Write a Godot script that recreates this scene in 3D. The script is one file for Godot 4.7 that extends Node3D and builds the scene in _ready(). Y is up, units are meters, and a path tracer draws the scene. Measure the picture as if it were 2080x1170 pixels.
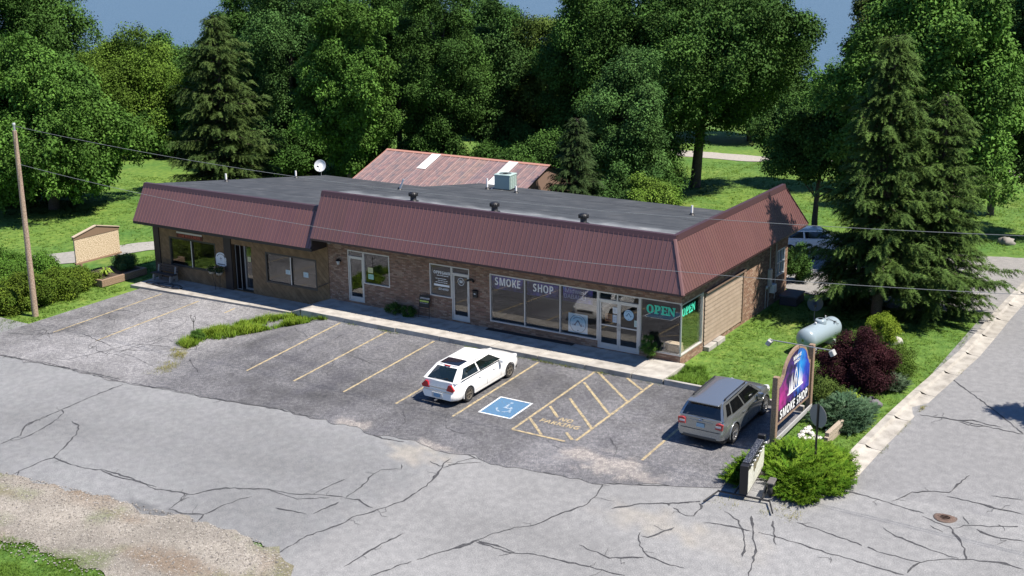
extends Node3D
# Roadside shop building by a lake. World: x along the shop front (right positive), z towards the road, y up, metres.

var M := {}
var taken := {}
var rg := RandomNumberGenerator.new()
const SUN := Vector3(0.510, 0.858, -0.060)

# ------------------------------------------------------------------ geometry builder
class B:
	var v := PackedVector3Array()
	var n := PackedVector3Array()
	var c := PackedColorArray()
	var col := Color(1, 1, 1)
	func tri_n(a: Vector3, b: Vector3, d: Vector3, na: Vector3, nb: Vector3, nd: Vector3) -> void:
		if (b - a).cross(d - a).dot(na + nb + nd) < 0.0:
			v.append(a); v.append(b); v.append(d)
			n.append(na); n.append(nb); n.append(nd)
		else:
			v.append(a); v.append(d); v.append(b)
			n.append(na); n.append(nd); n.append(nb)
		c.append(col); c.append(col); c.append(col)
	func tri(a: Vector3, b: Vector3, d: Vector3) -> void:
		var k := (b - a).cross(d - a).normalized()
		tri_n(a, b, d, k, k, k)
	func quad(a: Vector3, b: Vector3, d: Vector3, e: Vector3) -> void:
		tri(a, b, d); tri(a, d, e)
	func poly(p: PackedVector3Array) -> void:
		for i in range(1, p.size() - 1): tri(p[0], p[i], p[i + 1])
	func box(at: Vector3, s: Vector3, bs := Basis.IDENTITY) -> void:
		var x := bs.x * s.x * 0.5
		var y := bs.y * s.y * 0.5
		var z := bs.z * s.z * 0.5
		quad(at - x - y + z, at + x - y + z, at + x + y + z, at - x + y + z)
		quad(at + x - y - z, at - x - y - z, at - x + y - z, at + x + y - z)
		quad(at + x - y + z, at + x - y - z, at + x + y - z, at + x + y + z)
		quad(at - x - y - z, at - x - y + z, at - x + y + z, at - x + y - z)
		quad(at - x + y + z, at + x + y + z, at + x + y - z, at - x + y - z)
		quad(at - x - y - z, at + x - y - z, at + x - y + z, at - x - y + z)
	func bb(x0: float, x1: float, y0: float, y1: float, z0: float, z1: float) -> void:
		box(Vector3(x0 + x1, y0 + y1, z0 + z1) * 0.5, Vector3(x1 - x0, y1 - y0, z1 - z0))
	# box with chamfered edges round its local y axis and top
	func cbox(at: Vector3, s: Vector3, ch: float, bs := Basis.IDENTITY) -> void:
		var o := PackedVector2Array([Vector2(-s.x / 2 + ch, s.z / 2), Vector2(s.x / 2 - ch, s.z / 2), Vector2(s.x / 2, s.z / 2 - ch), Vector2(s.x / 2, -s.z / 2 + ch), Vector2(s.x / 2 - ch, -s.z / 2), Vector2(-s.x / 2 + ch, -s.z / 2), Vector2(-s.x / 2, -s.z / 2 + ch), Vector2(-s.x / 2, s.z / 2 - ch)])
		var lev := [[-s.y / 2, 1.0], [s.y / 2 - ch, 1.0], [s.y / 2, 0.0]]
		var rows := []
		for l in lev:
			var r := PackedVector3Array()
			for q in o:
				var f := Vector2(q.x, q.y)
				if l[1] == 0.0: f = Vector2(q.x * (1 - 2 * ch / s.x), q.y * (1 - 2 * ch / s.z))
				r.append(at + bs * Vector3(f.x, l[0], f.y))
			rows.append(r)
		for k in 2:
			for i in 8:
				var j := (i + 1) % 8
				quad(rows[k][i], rows[k][j], rows[k + 1][j], rows[k + 1][i])
		poly(rows[2])
		var rev := PackedVector3Array()
		for i in 8: rev.append(rows[0][7 - i])
		poly(rev)
	func tube(p: PackedVector3Array, r: PackedFloat32Array, sides := 6, caps := true) -> void:
		var rings := []
		var up := Vector3(0.13, 0.97, 0.21).normalized()
		for i in p.size():
			var t := (p[mini(i + 1, p.size() - 1)] - p[maxi(i - 1, 0)]).normalized()
			var a := t.cross(up)
			if a.length() < 0.05: a = t.cross(Vector3(1, 0, 0.1))
			a = a.normalized()
			var b := a.cross(t).normalized()
			var ring := PackedVector3Array()
			var nn := PackedVector3Array()
			for k in sides:
				var g := TAU * k / sides
				var d := a * cos(g) + b * sin(g)
				ring.append(p[i] + d * r[mini(i, r.size() - 1)])
				nn.append(d)
			rings.append([ring, nn])
		for i in p.size() - 1:
			for k in sides:
				var j := (k + 1) % sides
				var A = rings[i]
				var C = rings[i + 1]
				tri_n(A[0][k], C[0][k], C[0][j], A[1][k], C[1][k], C[1][j])
				tri_n(A[0][k], C[0][j], A[0][j], A[1][k], C[1][j], A[1][j])
		if caps:
			for e in [0, p.size() - 1]:
				for k in range(1, sides - 1):
					if e == 0: tri(rings[e][0][0], rings[e][0][k], rings[e][0][k + 1])
					else: tri(rings[e][0][0], rings[e][0][k + 1], rings[e][0][k])
	func rod(a: Vector3, b: Vector3, r: float, sides := 6, r2 := -1.0) -> void:
		tube(PackedVector3Array([a, b]), PackedFloat32Array([r, r if r2 < 0 else r2]), sides)
	# profile (radius, height along axis) turned about an axis
	func lathe(at: Vector3, axis: Vector3, prof: Array, sides := 16) -> void:
		var t := axis.normalized()
		var a := t.cross(Vector3(0.3, 0.2, 0.93)).normalized()
		var b := a.cross(t).normalized()
		var rows := []
		for q in prof:
			var r := PackedVector3Array()
			for k in sides:
				var g := TAU * k / sides
				r.append(at + t * float(q[1]) + (a * cos(g) + b * sin(g)) * float(q[0]))
			r.append(r[0])
			rows.append(r)
		grid(rows, true)
	# smooth surface through rows of points; normals averaged from neighbours
	func grid(rows: Array, closed := false, flip := false) -> void:
		var R := rows.size()
		var C: int = rows[0].size()
		var nn := []
		for i in R:
			var l := PackedVector3Array()
			for j in C:
				var j0 := j - 1
				var j1 := j + 1
				if closed:
					if j0 < 0: j0 = C - 2
					if j1 > C - 1: j1 = 1
				else:
					j0 = maxi(j0, 0); j1 = mini(j1, C - 1)
				var du: Vector3 = rows[i][j1] - rows[i][j0]
				var dv: Vector3 = rows[mini(i + 1, R - 1)][j] - rows[maxi(i - 1, 0)][j]
				var k := du.cross(dv)
				if k.length() < 1e-9: k = Vector3(0, 1e-3, 0)
				k = k.normalized()
				l.append(-k if flip else k)
			nn.append(l)
		for i in R - 1:
			for j in C - 1:
				if flip:
					tri_n(rows[i][j], rows[i + 1][j + 1], rows[i][j + 1], nn[i][j], nn[i + 1][j + 1], nn[i][j + 1])
					tri_n(rows[i][j], rows[i + 1][j], rows[i + 1][j + 1], nn[i][j], nn[i + 1][j], nn[i + 1][j + 1])
				else:
					tri_n(rows[i][j], rows[i][j + 1], rows[i + 1][j + 1], nn[i][j], nn[i][j + 1], nn[i + 1][j + 1])
					tri_n(rows[i][j], rows[i + 1][j + 1], rows[i + 1][j], nn[i][j], nn[i + 1][j + 1], nn[i + 1][j])
	# flat polygon (x,y) extruded from depth d0 to d1, mapped by a transform
	func prism(pl: PackedVector2Array, d0: float, d1: float, tf := Transform3D.IDENTITY) -> void:
		var p := pl
		if Geometry2D.is_polygon_clockwise(p):
			p = pl.duplicate(); p.reverse()
		var t := Geometry2D.triangulate_polygon(p)
		for i in range(0, t.size(), 3):
			var a := p[t[i]]
			var b := p[t[i + 1]]
			var d := p[t[i + 2]]
			if (b - a).cross(d - a) < 0:
				var s := b
				b = d; d = s
			tri(tf * Vector3(a.x, a.y, d1), tf * Vector3(b.x, b.y, d1), tf * Vector3(d.x, d.y, d1))
			tri(tf * Vector3(a.x, a.y, d0), tf * Vector3(d.x, d.y, d0), tf * Vector3(b.x, b.y, d0))
		for i in p.size():
			var a := p[i]
			var b := p[(i + 1) % p.size()]
			quad(tf * Vector3(a.x, a.y, d0), tf * Vector3(b.x, b.y, d0), tf * Vector3(b.x, b.y, d1), tf * Vector3(a.x, a.y, d1))
	func mesh(m: Material) -> ArrayMesh:
		var a := []
		a.resize(Mesh.ARRAY_MAX)
		a[Mesh.ARRAY_VERTEX] = v
		a[Mesh.ARRAY_NORMAL] = n
		if m.has_meta("gain"):
			# vertex colours hold at most 1: such materials carry a brighter texture and scaled-down tints
			var k: float = 1.0 / float(m.get_meta("gain"))
			for i in c.size(): c[i] = Color(c[i].r * k, c[i].g * k, c[i].b * k)
		a[Mesh.ARRAY_COLOR] = c
		var k := ArrayMesh.new()
		k.add_surface_from_arrays(Mesh.PRIMITIVE_TRIANGLES, a)
		k.surface_set_material(0, m)
		return k

# ------------------------------------------------------------------ nodes
func numbered(called: String) -> String:
	var k: int = taken.get(called, 0)
	taken[called] = k + 1
	return called if k == 0 else "%s_%03d" % [called, k]

func tag(o: Node, label: String, category: String, group := "") -> void:
	o.set_meta("label", label); o.set_meta("category", category)
	if group: o.set_meta("group", group)

func thing(called: String, label: String, category: String, at := Vector3.ZERO, turn := 0.0, group := "") -> Node3D:
	var o := Node3D.new()
	o.name = numbered(called)
	add_child(o)
	o.position = at; o.rotation.y = turn
	tag(o, label, category, group)
	return o

func part(called: String, b: B, m: Material, parent: Node, stuff := false) -> MeshInstance3D:
	var o := MeshInstance3D.new()
	o.mesh = b.mesh(m)
	o.name = called
	parent.add_child(o, true)
	if stuff: o.set_meta("kind", "stuff")
	return o

func part_mesh(called: String, k: Mesh, parent: Node, tf := Transform3D.IDENTITY) -> MeshInstance3D:
	var o := MeshInstance3D.new()
	o.mesh = k
	o.name = called
	parent.add_child(o, true)
	o.transform = tf
	return o

func setting(called: String, b: B, m: Material, label: String) -> MeshInstance3D:
	var o := MeshInstance3D.new()
	o.mesh = b.mesh(m)
	o.name = numbered(called)
	add_child(o)
	o.set_meta("kind", "structure"); o.set_meta("label", label)
	return o

func copies(called: String, k: Mesh, tfs: Array, cols: PackedColorArray, parent: Node) -> MultiMeshInstance3D:
	var m := MultiMesh.new()
	m.transform_format = MultiMesh.TRANSFORM_3D
	m.use_colors = true
	m.mesh = k
	m.instance_count = tfs.size()
	for i in tfs.size():
		m.set_instance_transform(i, tfs[i])
		m.set_instance_color(i, cols[i])
	var o := MultiMeshInstance3D.new()
	o.multimesh = m
	o.name = called
	parent.add_child(o, true)
	o.set_meta("kind", "stuff")
	return o

func letters(called: String, text: String, size: float, depth: float, m: Material, parent: Node, tf: Transform3D, font := "Droid Sans", squeeze := 1.0, bold := 400) -> MeshInstance3D:
	var k := TextMesh.new()
	var f := SystemFont.new()
	f.font_names = PackedStringArray([font])
	f.font_weight = bold
	k.font = f
	k.text = text
	k.font_size = 32
	k.pixel_size = size / 32.0
	k.depth = depth
	k.curve_step = 2.0
	k.material = m
	return part_mesh(called, k, parent, tf * Transform3D(Basis.from_scale(Vector3(squeeze, 1, 1)), Vector3.ZERO))

# ------------------------------------------------------------------ materials
func lin(r: float, g: float, b: float) -> Color:
	return Color(r, g, b).linear_to_srgb()

func mat(r: float, g: float, b: float, rough := 0.8, metal := 0.0) -> StandardMaterial3D:
	var m := StandardMaterial3D.new()
	m.albedo_color = lin(r, g, b)
	m.roughness = rough
	m.metallic = metal
	return m

func vmat(rough := 0.85) -> StandardMaterial3D:
	var m := mat(1, 1, 1, rough)
	m.vertex_color_use_as_albedo = true
	return m

func noise(freq: float, sd: int, oct := 1, kind := FastNoiseLite.TYPE_SIMPLEX_SMOOTH) -> FastNoiseLite:
	var f := FastNoiseLite.new()
	f.noise_type = kind
	f.seed = sd
	f.frequency = freq
	f.fractal_type = FastNoiseLite.FRACTAL_FBM if oct > 1 else FastNoiseLite.FRACTAL_NONE
	f.fractal_octaves = oct
	return f

# texture from two seamless noises run through a list of [position, linear colour]
func ntex(side: int, f1: FastNoiseLite, w1: float, f2: FastNoiseLite, w2: float, ramp: Array) -> ImageTexture:
	var g := Gradient.new()
	var off := PackedFloat32Array()
	var cs := PackedColorArray()
	for q in ramp:
		off.append(q[0]); cs.append(lin(q[1], q[2], q[3]))
	g.offsets = off; g.colors = cs
	var lut := PackedByteArray()
	for i in 256:
		var k := g.sample(i / 255.0)
		lut.append(k.r8); lut.append(k.g8); lut.append(k.b8)
	var a := f1.get_seamless_image(side, side).get_data()
	var b := f2.get_seamless_image(side, side).get_data()
	var out := PackedByteArray()
	out.resize(side * side * 3)
	for i in side * side:
		var t := clampi(int(128 + (a[i] - 128) * w1 + (b[i] - 128) * w2), 0, 255)
		out[i * 3] = lut[t * 3]; out[i * 3 + 1] = lut[t * 3 + 1]; out[i * 3 + 2] = lut[t * 3 + 2]
	var im := Image.create_from_data(side, side, false, Image.FORMAT_RGB8, out)
	return ImageTexture.create_from_image(im)

func surf(tex: Texture2D, metres: float, rough := 0.9, bump := 0.0, bf: FastNoiseLite = null, world := true) -> StandardMaterial3D:
	var m := StandardMaterial3D.new()
	m.albedo_texture = tex
	m.roughness = rough
	m.uv1_triplanar = true
	m.uv1_world_triplanar = world
	m.uv1_scale = Vector3.ONE / metres
	m.vertex_color_use_as_albedo = true
	if bump > 0.0:
		var im := bf.get_seamless_image(512, 512)
		im.convert(Image.FORMAT_RGBA8)
		im.bump_map_to_normal_map(bump)
		m.normal_enabled = true
		m.normal_texture = ImageTexture.create_from_image(im)
	return m

func boost(m: StandardMaterial3D, k: float) -> void:
	var im: Image = m.albedo_texture.get_image()
	var d := im.get_data()
	var lut := PackedByteArray()
	for i in 256:
		var v := Color(i / 255.0, 0, 0).srgb_to_linear().r * k
		lut.append(clampi(int(round(Color(minf(v, 1.0), 0, 0).linear_to_srgb().r * 255.0)), 0, 255))
	for i in d.size(): d[i] = lut[d[i]]
	m.albedo_texture = ImageTexture.create_from_image(Image.create_from_data(im.get_width(), im.get_height(), false, im.get_format(), d))
	m.set_meta("gain", k)

func glass_mat(r: float, g: float, b: float, a: float) -> StandardMaterial3D:
	var m := StandardMaterial3D.new()
	var k := lin(r, g, b)
	k.a = a
	m.albedo_color = k
	m.transparency = BaseMaterial3D.TRANSPARENCY_ALPHA
	m.roughness = 0.0
	m.metallic_specular = 1.0
	return m

# ------------------------------------------------------------------ terrain
func ss(a: float, b: float, x: float) -> float:
	var t := clampf((x - a) / (b - a), 0.0, 1.0)
	return t * t * (3.0 - 2.0 * t)

func h(x: float, z: float) -> float:
	var main := -0.12 - 0.05 * maxf(z, 0.0)
	if z > 22.0: main = -0.12 - 0.05 * 22.0 - 0.02 * (z - 22.0)
	var left := -0.60 - 0.012 * maxf(z, 0.0)
	if z > 11.0: left = lerpf(left, main, ss(11.0, 16.0, z))
	var y := lerpf(left, main, ss(-19.6, -17.2, x))
	if z < -14.0: y = maxf(y - 0.035 * (-14.0 - z), -9.0)
	return y

# a sheet that follows the ground between two edges z0(x) and z1(x) given as polylines [x, z]
func edge(pl: Array, x: float) -> float:
	if x <= pl[0][0]: return pl[0][1]
	for i in range(1, pl.size()):
		if x <= pl[i][0]: return lerpf(pl[i - 1][1], pl[i][1], (x - pl[i - 1][0]) / (pl[i][0] - pl[i - 1][0]))
	return pl[-1][1]

func sheet(x0: float, x1: float, dx: float, near: Array, far: Array, dz: float, lift: float, tint: Callable, rough_n := 0.0, rough_f := 0.0) -> B:
	var b := B.new()
	var nz := noise(0.9, 77, 3)
	var cols := int(ceil((x1 - x0) / dx))
	var zs_max := 0.0
	for i in cols + 1:
		var x := x0 + (x1 - x0) * i / cols
		zs_max = maxf(zs_max, edge(near, x) - edge(far, x))
	var rows := maxi(1, int(ceil(zs_max / dz)))
	var P := []
	var K := []
	for i in cols + 1:
		var x := x0 + (x1 - x0) * i / cols
		var a := edge(far, x) + nz.get_noise_2d(x, 3.0) * rough_f
		var d := edge(near, x) + nz.get_noise_2d(x, 40.0) * rough_n
		var l := PackedVector3Array()
		var kc := PackedColorArray()
		for j in rows + 1:
			var z := lerpf(a, d, float(j) / rows)
			l.append(Vector3(x, h(x, z) + lift, z))
			kc.append(tint.call(x, z))
		P.append(l); K.append(kc)
	for i in cols:
		for j in rows:
			var up := Vector3.UP
			var q := [P[i][j], P[i][j + 1], P[i + 1][j + 1], P[i + 1][j]]
			var kq := [K[i][j], K[i][j + 1], K[i + 1][j + 1], K[i + 1][j]]
			for t in [[0, 1, 2], [0, 2, 3]]:
				for e in [t[0], t[2], t[1]]:
					b.v.append(q[e]); b.n.append(up); b.c.append(kq[e])
	return b

const CRACKS := [
	[[-19.30, 18.72], [-19.27, 17.85], [-19.92, 17.05], [-19.92, 16.22], [-19.86, 15.46], [-19.50, 15.64], [-19.14, 16.41], [-18.97, 17.47], [-18.99, 18.16], [-19.38, 18.36]],
	[[-19.82, 17.23], [-19.89, 16.56], [-19.87, 15.83]],
	[[-19.86, 15.46], [-19.83, 14.10], [-19.73, 12.39]],
	[[-18.59, 16.00], [-17.99, 16.15], [-17.45, 16.67], [-16.88, 17.70], [-16.46, 18.54], [-16.63, 18.94], [-16.63, 19.85], [-16.67, 20.47]],
	[[-16.70, 19.79], [-16.20, 20.41]],
	[[-16.46, 18.54], [-15.03, 18.60], [-14.09, 18.40], [-13.16, 18.49], [-12.25, 18.39], [-11.16, 18.47], [-10.01, 18.22], [-9.67, 18.14], [-9.44, 17.64], [-9.07, 17.26], [-7.69, 16.65], [-6.80, 16.51], [-6.07, 16.20], [-5.00, 15.81]],
	[[-14.16, 18.34], [-13.27, 18.30], [-12.31, 18.33], [-11.26, 18.38]],
	[[-10.01, 18.22], [-9.73, 18.80], [-9.64, 19.28], [-9.01, 19.28], [-8.35, 19.02], [-8.11, 19.56], [-8.26, 19.81]],
	[[-9.88, 18.25], [-9.72, 18.70], [-9.69, 18.33]],
	[[-8.35, 19.02], [-8.21, 18.24], [-8.01, 17.61], [-7.79, 17.30]],
	[[-7.49, 16.69], [-6.33, 16.70], [-5.38, 16.10]],
	[[-6.07, 16.20], [-5.84, 14.78]],
	[[-6.54, 17.52], [-5.33, 17.34]],
	[[-5.14, 17.23], [-4.93, 16.18]],
	[[-4.47, 19.73], [-4.35, 18.42], [-3.86, 17.18], [-3.87, 16.79], [-3.51, 16.16], [-3.06, 15.11], [-3.03, 13.87], [-3.24, 12.78], [-3.51, 12.17], [-3.49, 11.73]],
	[[-4.93, 15.89], [-4.94, 14.97], [-5.18, 14.14], [-5.16, 13.63], [-4.58, 13.24], [-4.78, 12.93]],
	[[-4.93, 15.89], [-4.46, 15.76], [-3.68, 15.99]],
	[[-2.12, 19.30], [-2.06, 18.19], [-1.76, 16.83]],
	[[-1.08, 19.33], [-0.67, 18.38], [-0.10, 17.31], [0.45, 16.37], [0.68, 15.65], [1.16, 14.84], [1.64, 14.37], [1.92, 13.53], [2.41, 12.40], [2.39, 11.58], [2.18, 10.93]],
	[[0.54, 16.19], [1.81, 16.21], [2.52, 15.94], [3.35, 15.87], [4.40, 15.79], [5.50, 15.72]],
	[[0.56, 16.11], [1.23, 16.07], [1.91, 16.15], [1.65, 16.55]],
	[[3.26, 12.30], [3.93, 11.58], [5.30, 10.76]],
	[[4.78, 13.22], [4.91, 13.68], [5.34, 14.22], [5.64, 14.43], [6.39, 14.51], [6.87, 14.49]],
	[[4.88, 13.43], [5.09, 13.38], [5.56, 12.46]],
	[[3.44, 14.81], [4.64, 15.04], [5.52, 14.52]],
	[[4.66, 11.11], [5.46, 11.54], [5.67, 11.57]],
	[[-4.02, 12.27], [-3.50, 12.42], [-2.92, 11.86], [-2.37, 11.48]],
	[[-3.30, 12.48], [-3.04, 11.67], [-2.69, 11.23]],
	[[-4.30, 11.29], [-3.43, 11.10], [-2.65, 11.29], [-1.69, 11.29], [-0.50, 11.07], [0.21, 11.10], [1.33, 10.98], [2.18, 10.93], [2.84, 10.53], [3.56, 10.27], [4.81, 9.67]],
	[[-7.62, 11.39], [-6.69, 11.56], [-5.65, 11.37]],
	[[5.01, 10.89], [5.85, 10.30]],
	[[5.62, 10.62], [5.81, 10.92], [5.76, 11.47], [5.52, 11.60]],
	[[6.54, 10.72], [7.13, 11.10], [7.59, 11.72], [7.85, 12.30], [8.11, 13.08]],
	[[7.37, 10.60], [7.82, 11.60], [8.24, 12.44], [8.45, 13.12], [8.62, 14.01]],
	[[6.23, 11.72], [7.07, 11.51], [7.76, 11.51]],
	[[7.96, 11.46], [8.54, 11.51], [9.33, 11.55], [10.17, 11.67], [10.96, 11.69], [11.91, 11.78], [12.52, 11.82]],
	[[8.78, 10.34], [9.66, 10.48], [10.64, 10.66], [11.66, 10.92], [12.76, 10.87], [12.91, 10.68], [13.37, 10.34], [14.04, 10.04], [14.72, 9.81], [15.43, 9.85]],
	[[11.21, 9.39], [11.73, 9.72], [12.52, 9.94], [13.38, 10.15], [13.67, 10.15]],
	[[12.55, 11.65], [12.76, 10.87]],
	[[9.55, 7.57], [10.01, 7.60], [10.71, 7.69], [11.42, 7.83], [12.08, 7.86]],
	[[12.07, 8.06], [12.51, 8.32], [12.99, 8.37], [13.18, 8.69], [13.55, 9.20], [13.91, 10.11]],
	[[13.11, 8.43], [13.35, 8.11], [13.67, 7.94], [14.18, 7.72], [14.95, 7.31]],
	[[13.72, 8.16], [14.32, 8.37], [15.13, 8.23]],
	[[8.08, 10.59], [8.48, 11.48], [8.69, 11.96]],
	[[10.34, 11.86], [10.50, 12.17]],
	[[13.16, 7.53], [13.48, 7.92]],
	[[12.43, 8.61], [12.89, 8.79]],
]

const SIDE_CRACKS := [
	[[10.97, 7.59], [11.13, 7.20], [11.37, 6.66], [11.98, 6.24], [12.42, 6.10], [12.69, 4.56]],
	[[12.41, 6.41], [13.22, 6.41], [13.77, 6.48], [14.80, 6.52]],
	[[13.63, 5.72], [14.61, 5.53]],
	[[9.95, 0.44], [11.23, 0.29], [12.40, 0.36], [13.65, 0.45]],
	[[11.23, 0.29], [11.78, 0.05], [12.42, 0.18], [12.84, 0.18]],
	[[11.37, 0.39], [11.90, 0.54], [12.39, 0.33]],
	[[10.10, -4.07], [12.03, -1.67], [13.59, 0.40]],
]

const LOT_CRACKS := [
	[[-27.52, 12.67], [-23.57, 12.34], [-19.77, 12.25]],
	[[-19.59, 12.15], [-15.47, 11.81], [-12.19, 11.32], [-10.16, 11.32]],
	[[-27.55, 12.65], [-24.89, 12.33], [-20.27, 12.09]],
	[[-24.71, 12.23], [-24.00, 10.63], [-23.45, 8.55], [-21.56, 8.01]],
	[[-26.74, 8.74], [-23.89, 9.34]],
	[[-30.07, 10.44], [-28.66, 10.02], [-28.01, 9.27], [-27.92, 7.65]],
	[[-19.60, 8.80], [-17.80, 9.99]],
]

# ------------------------------------------------------------------ main
func _ready() -> void:
	rg.seed = 7
	var cam := Camera3D.new()
	cam.name = "camera"
	add_child(cam)
	cam.basis = Basis(Vector3.UP, 0.5636621) * Basis(Vector3.RIGHT, -0.2752871) * Basis(Vector3.BACK, -0.0091259)
	cam.position = Vector3(20.2204, 17.1193, 45.0533)
	cam.fov = 26.161
	cam.near = 0.5
	cam.far = 6000.0
	cam.current = true
	var sky := ProceduralSkyMaterial.new()
	sky.sky_top_color = Color(0.26, 0.42, 0.66)
	sky.sky_horizon_color = Color(0.66, 0.74, 0.82)
	sky.sky_curve = 0.16
	sky.ground_horizon_color = Color(0.45, 0.52, 0.56)
	sky.ground_bottom_color = Color(0.25, 0.28, 0.25)
	sky.sun_angle_max = 12.0
	sky.energy_multiplier = 0.8
	var env := Environment.new()
	env.background_mode = Environment.BG_SKY
	env.sky = Sky.new()
	env.sky.sky_material = sky
	env.tonemap_mode = Environment.TONE_MAPPER_LINEAR
	env.tonemap_exposure = 1.75
	env.sdfgi_enabled = true
	env.ssao_enabled = true
	env.ssil_enabled = true
	var we := WorldEnvironment.new()
	we.name = "world_environment"
	we.environment = env
	add_child(we)
	var sun := DirectionalLight3D.new()
	sun.name = "sun"
	add_child(sun)
	sun.look_at_from_position(SUN * 100.0, Vector3.ZERO, Vector3.UP)
	sun.light_energy = 1.55
	sun.light_color = Color(1.0, 0.965, 0.915)
	sun.light_angular_distance = 0.5
	sun.shadow_enabled = true
	make_materials()
	build_ground()
	build_shop()
	build_roof_things()
	build_shed()
	build_front_things()
	build_vehicles()
	build_corner()
	build_left_side()
	build_plants()
	build_wires()

func make_materials() -> void:
	var fine := noise(0.27, 3, 2)
	var mid := noise(0.035, 4, 3)
	M.road_tex = ntex(512, fine, 0.8, mid, 0.3, [[0.0, 0.11, 0.112, 0.114], [0.35, 0.185, 0.186, 0.187], [0.6, 0.235, 0.235, 0.233], [1.0, 0.38, 0.375, 0.365]])
	M.road = surf(M.road_tex, 7.0, 0.93)
	M.lot_tex = ntex(512, noise(0.25, 13, 2), 1.05, noise(0.05, 14, 3), 0.4, [[0.0, 0.04, 0.04, 0.046], [0.4, 0.108, 0.108, 0.114], [0.62, 0.155, 0.153, 0.155], [1.0, 0.36, 0.35, 0.34]])
	M.lot = surf(M.lot_tex, 6.3, 0.9)
	M.concrete = surf(ntex(256, noise(0.3, 23, 2), 0.6, noise(0.02, 24, 4), 0.9, [[0.0, 0.22, 0.208, 0.19], [0.45, 0.325, 0.31, 0.287], [1.0, 0.43, 0.415, 0.385]]), 4.0, 0.92)
	M.gravel = surf(ntex(512, noise(0.34, 33, 2), 1.2, noise(0.06, 34, 3), 0.4, [[0.0, 0.095, 0.086, 0.073], [0.4, 0.185, 0.168, 0.145], [0.65, 0.245, 0.225, 0.198], [1.0, 0.45, 0.43, 0.39]]), 6.0, 0.97)
	M.grass = surf(ntex(512, noise(0.22, 43, 3), 0.9, noise(0.025, 44, 4), 0.9, [[0.0, 0.048, 0.10, 0.012], [0.35, 0.070, 0.145, 0.016], [0.6, 0.088, 0.172, 0.020], [0.85, 0.125, 0.20, 0.030], [1.0, 0.19, 0.23, 0.06]]), 7.0, 0.95)
	M.paint = surf(ntex(512, noise(0.16, 53, 3), 1.4, noise(0.03, 54, 2), 0.8, [[0.0, 0.13, 0.12, 0.105], [0.33, 0.20, 0.17, 0.12], [0.5, 0.38, 0.30, 0.165], [1.0, 0.52, 0.42, 0.25]]), 3.1, 0.85)
	M.blue_paint = surf(ntex(512, noise(0.14, 63, 3), 1.2, noise(0.04, 64, 3), 0.7, [[0.0, 0.12, 0.14, 0.17], [0.3, 0.07, 0.15, 0.25], [0.7, 0.045, 0.15, 0.29], [1.0, 0.14, 0.26, 0.38]]), 2.3, 0.8)
	M.white_paint = surf(ntex(256, noise(0.2, 73, 3), 1.3, noise(0.05, 74, 2), 0.6, [[0.0, 0.2, 0.25, 0.3], [0.3, 0.55, 0.58, 0.6], [1.0, 0.85, 0.85, 0.84]]), 2.1, 0.8)
	M.faded_paint = surf(ntex(256, noise(0.12, 75, 3), 1.6, noise(0.04, 76, 2), 0.6, [[0.0, 0.06, 0.14, 0.24], [0.5, 0.10, 0.2, 0.32], [0.62, 0.36, 0.42, 0.48], [1.0, 0.6, 0.62, 0.64]]), 1.1, 0.8)
	M.tar = surf(ntex(256, noise(0.2, 83, 3), 1.0, noise(0.04, 84, 2), 0.6, [[0.0, 0.022, 0.022, 0.025], [0.6, 0.05, 0.05, 0.053], [1.0, 0.14, 0.14, 0.14]]), 1.7, 0.8)
	M.sheet_red = surf(ntex(256, noise(0.03, 93, 4), 0.5, noise(0.2, 94, 2), 0.2, [[0.0, 0.112, 0.053, 0.049], [0.5, 0.130, 0.061, 0.057], [1.0, 0.148, 0.070, 0.066]]), 5.0, 0.42)
	M.sheet_red.metallic_specular = 0.6
	M.trim_red = mat(0.055, 0.027, 0.030, 0.45)
	M.dark_trim = mat(0.028, 0.021, 0.020, 0.6)
	M.soffit = mat(0.06, 0.045, 0.038, 0.8)
	M.membrane = surf(ntex(512, noise(0.25, 103, 2), 0.7, noise(0.012, 104, 4), 1.2, [[0.0, 0.030, 0.034, 0.039], [0.45, 0.040, 0.045, 0.051], [0.75, 0.050, 0.055, 0.061], [1.0, 0.075, 0.078, 0.082]]), 9.0, 0.8)
	M.brick = surf(ntex(256, noise(0.2, 113, 3), 0.9, noise(0.05, 114, 2), 0.5, [[0.0, 0.6, 0.6, 0.6], [0.5, 0.9, 0.9, 0.9], [1.0, 1.0, 1.0, 1.0]]), 0.9, 0.92)
	M.mortar = surf(ntex(256, noise(0.2, 123, 3), 0.8, noise(0.04, 124, 2), 0.6, [[0.0, 0.17, 0.15, 0.125], [1.0, 0.36, 0.33, 0.29]]), 1.1, 0.95)
	M.wood_brown = surf(ntex(256, noise(0.18, 133, 3), 0.8, noise(0.02, 134, 3), 0.8, [[0.0, 0.13, 0.082, 0.042], [0.5, 0.19, 0.122, 0.064], [1.0, 0.25, 0.165, 0.09]]), 2.3, 0.85)
	M.lap = surf(ntex(256, noise(0.12, 143, 3), 0.7, noise(0.02, 144, 3), 0.7, [[0.0, 0.26, 0.20, 0.15], [0.5, 0.32, 0.248, 0.188], [1.0, 0.37, 0.295, 0.228]]), 3.0, 0.85)
	M.ply = surf(ntex(512, noise(0.05, 153, 4), 1.4, noise(0.3, 154, 2), 0.4, [[0.0, 0.26, 0.19, 0.11], [0.35, 0.46, 0.36, 0.23], [0.6, 0.60, 0.49, 0.34], [1.0, 0.70, 0.60, 0.44]]), 2.0, 0.85)
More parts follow.
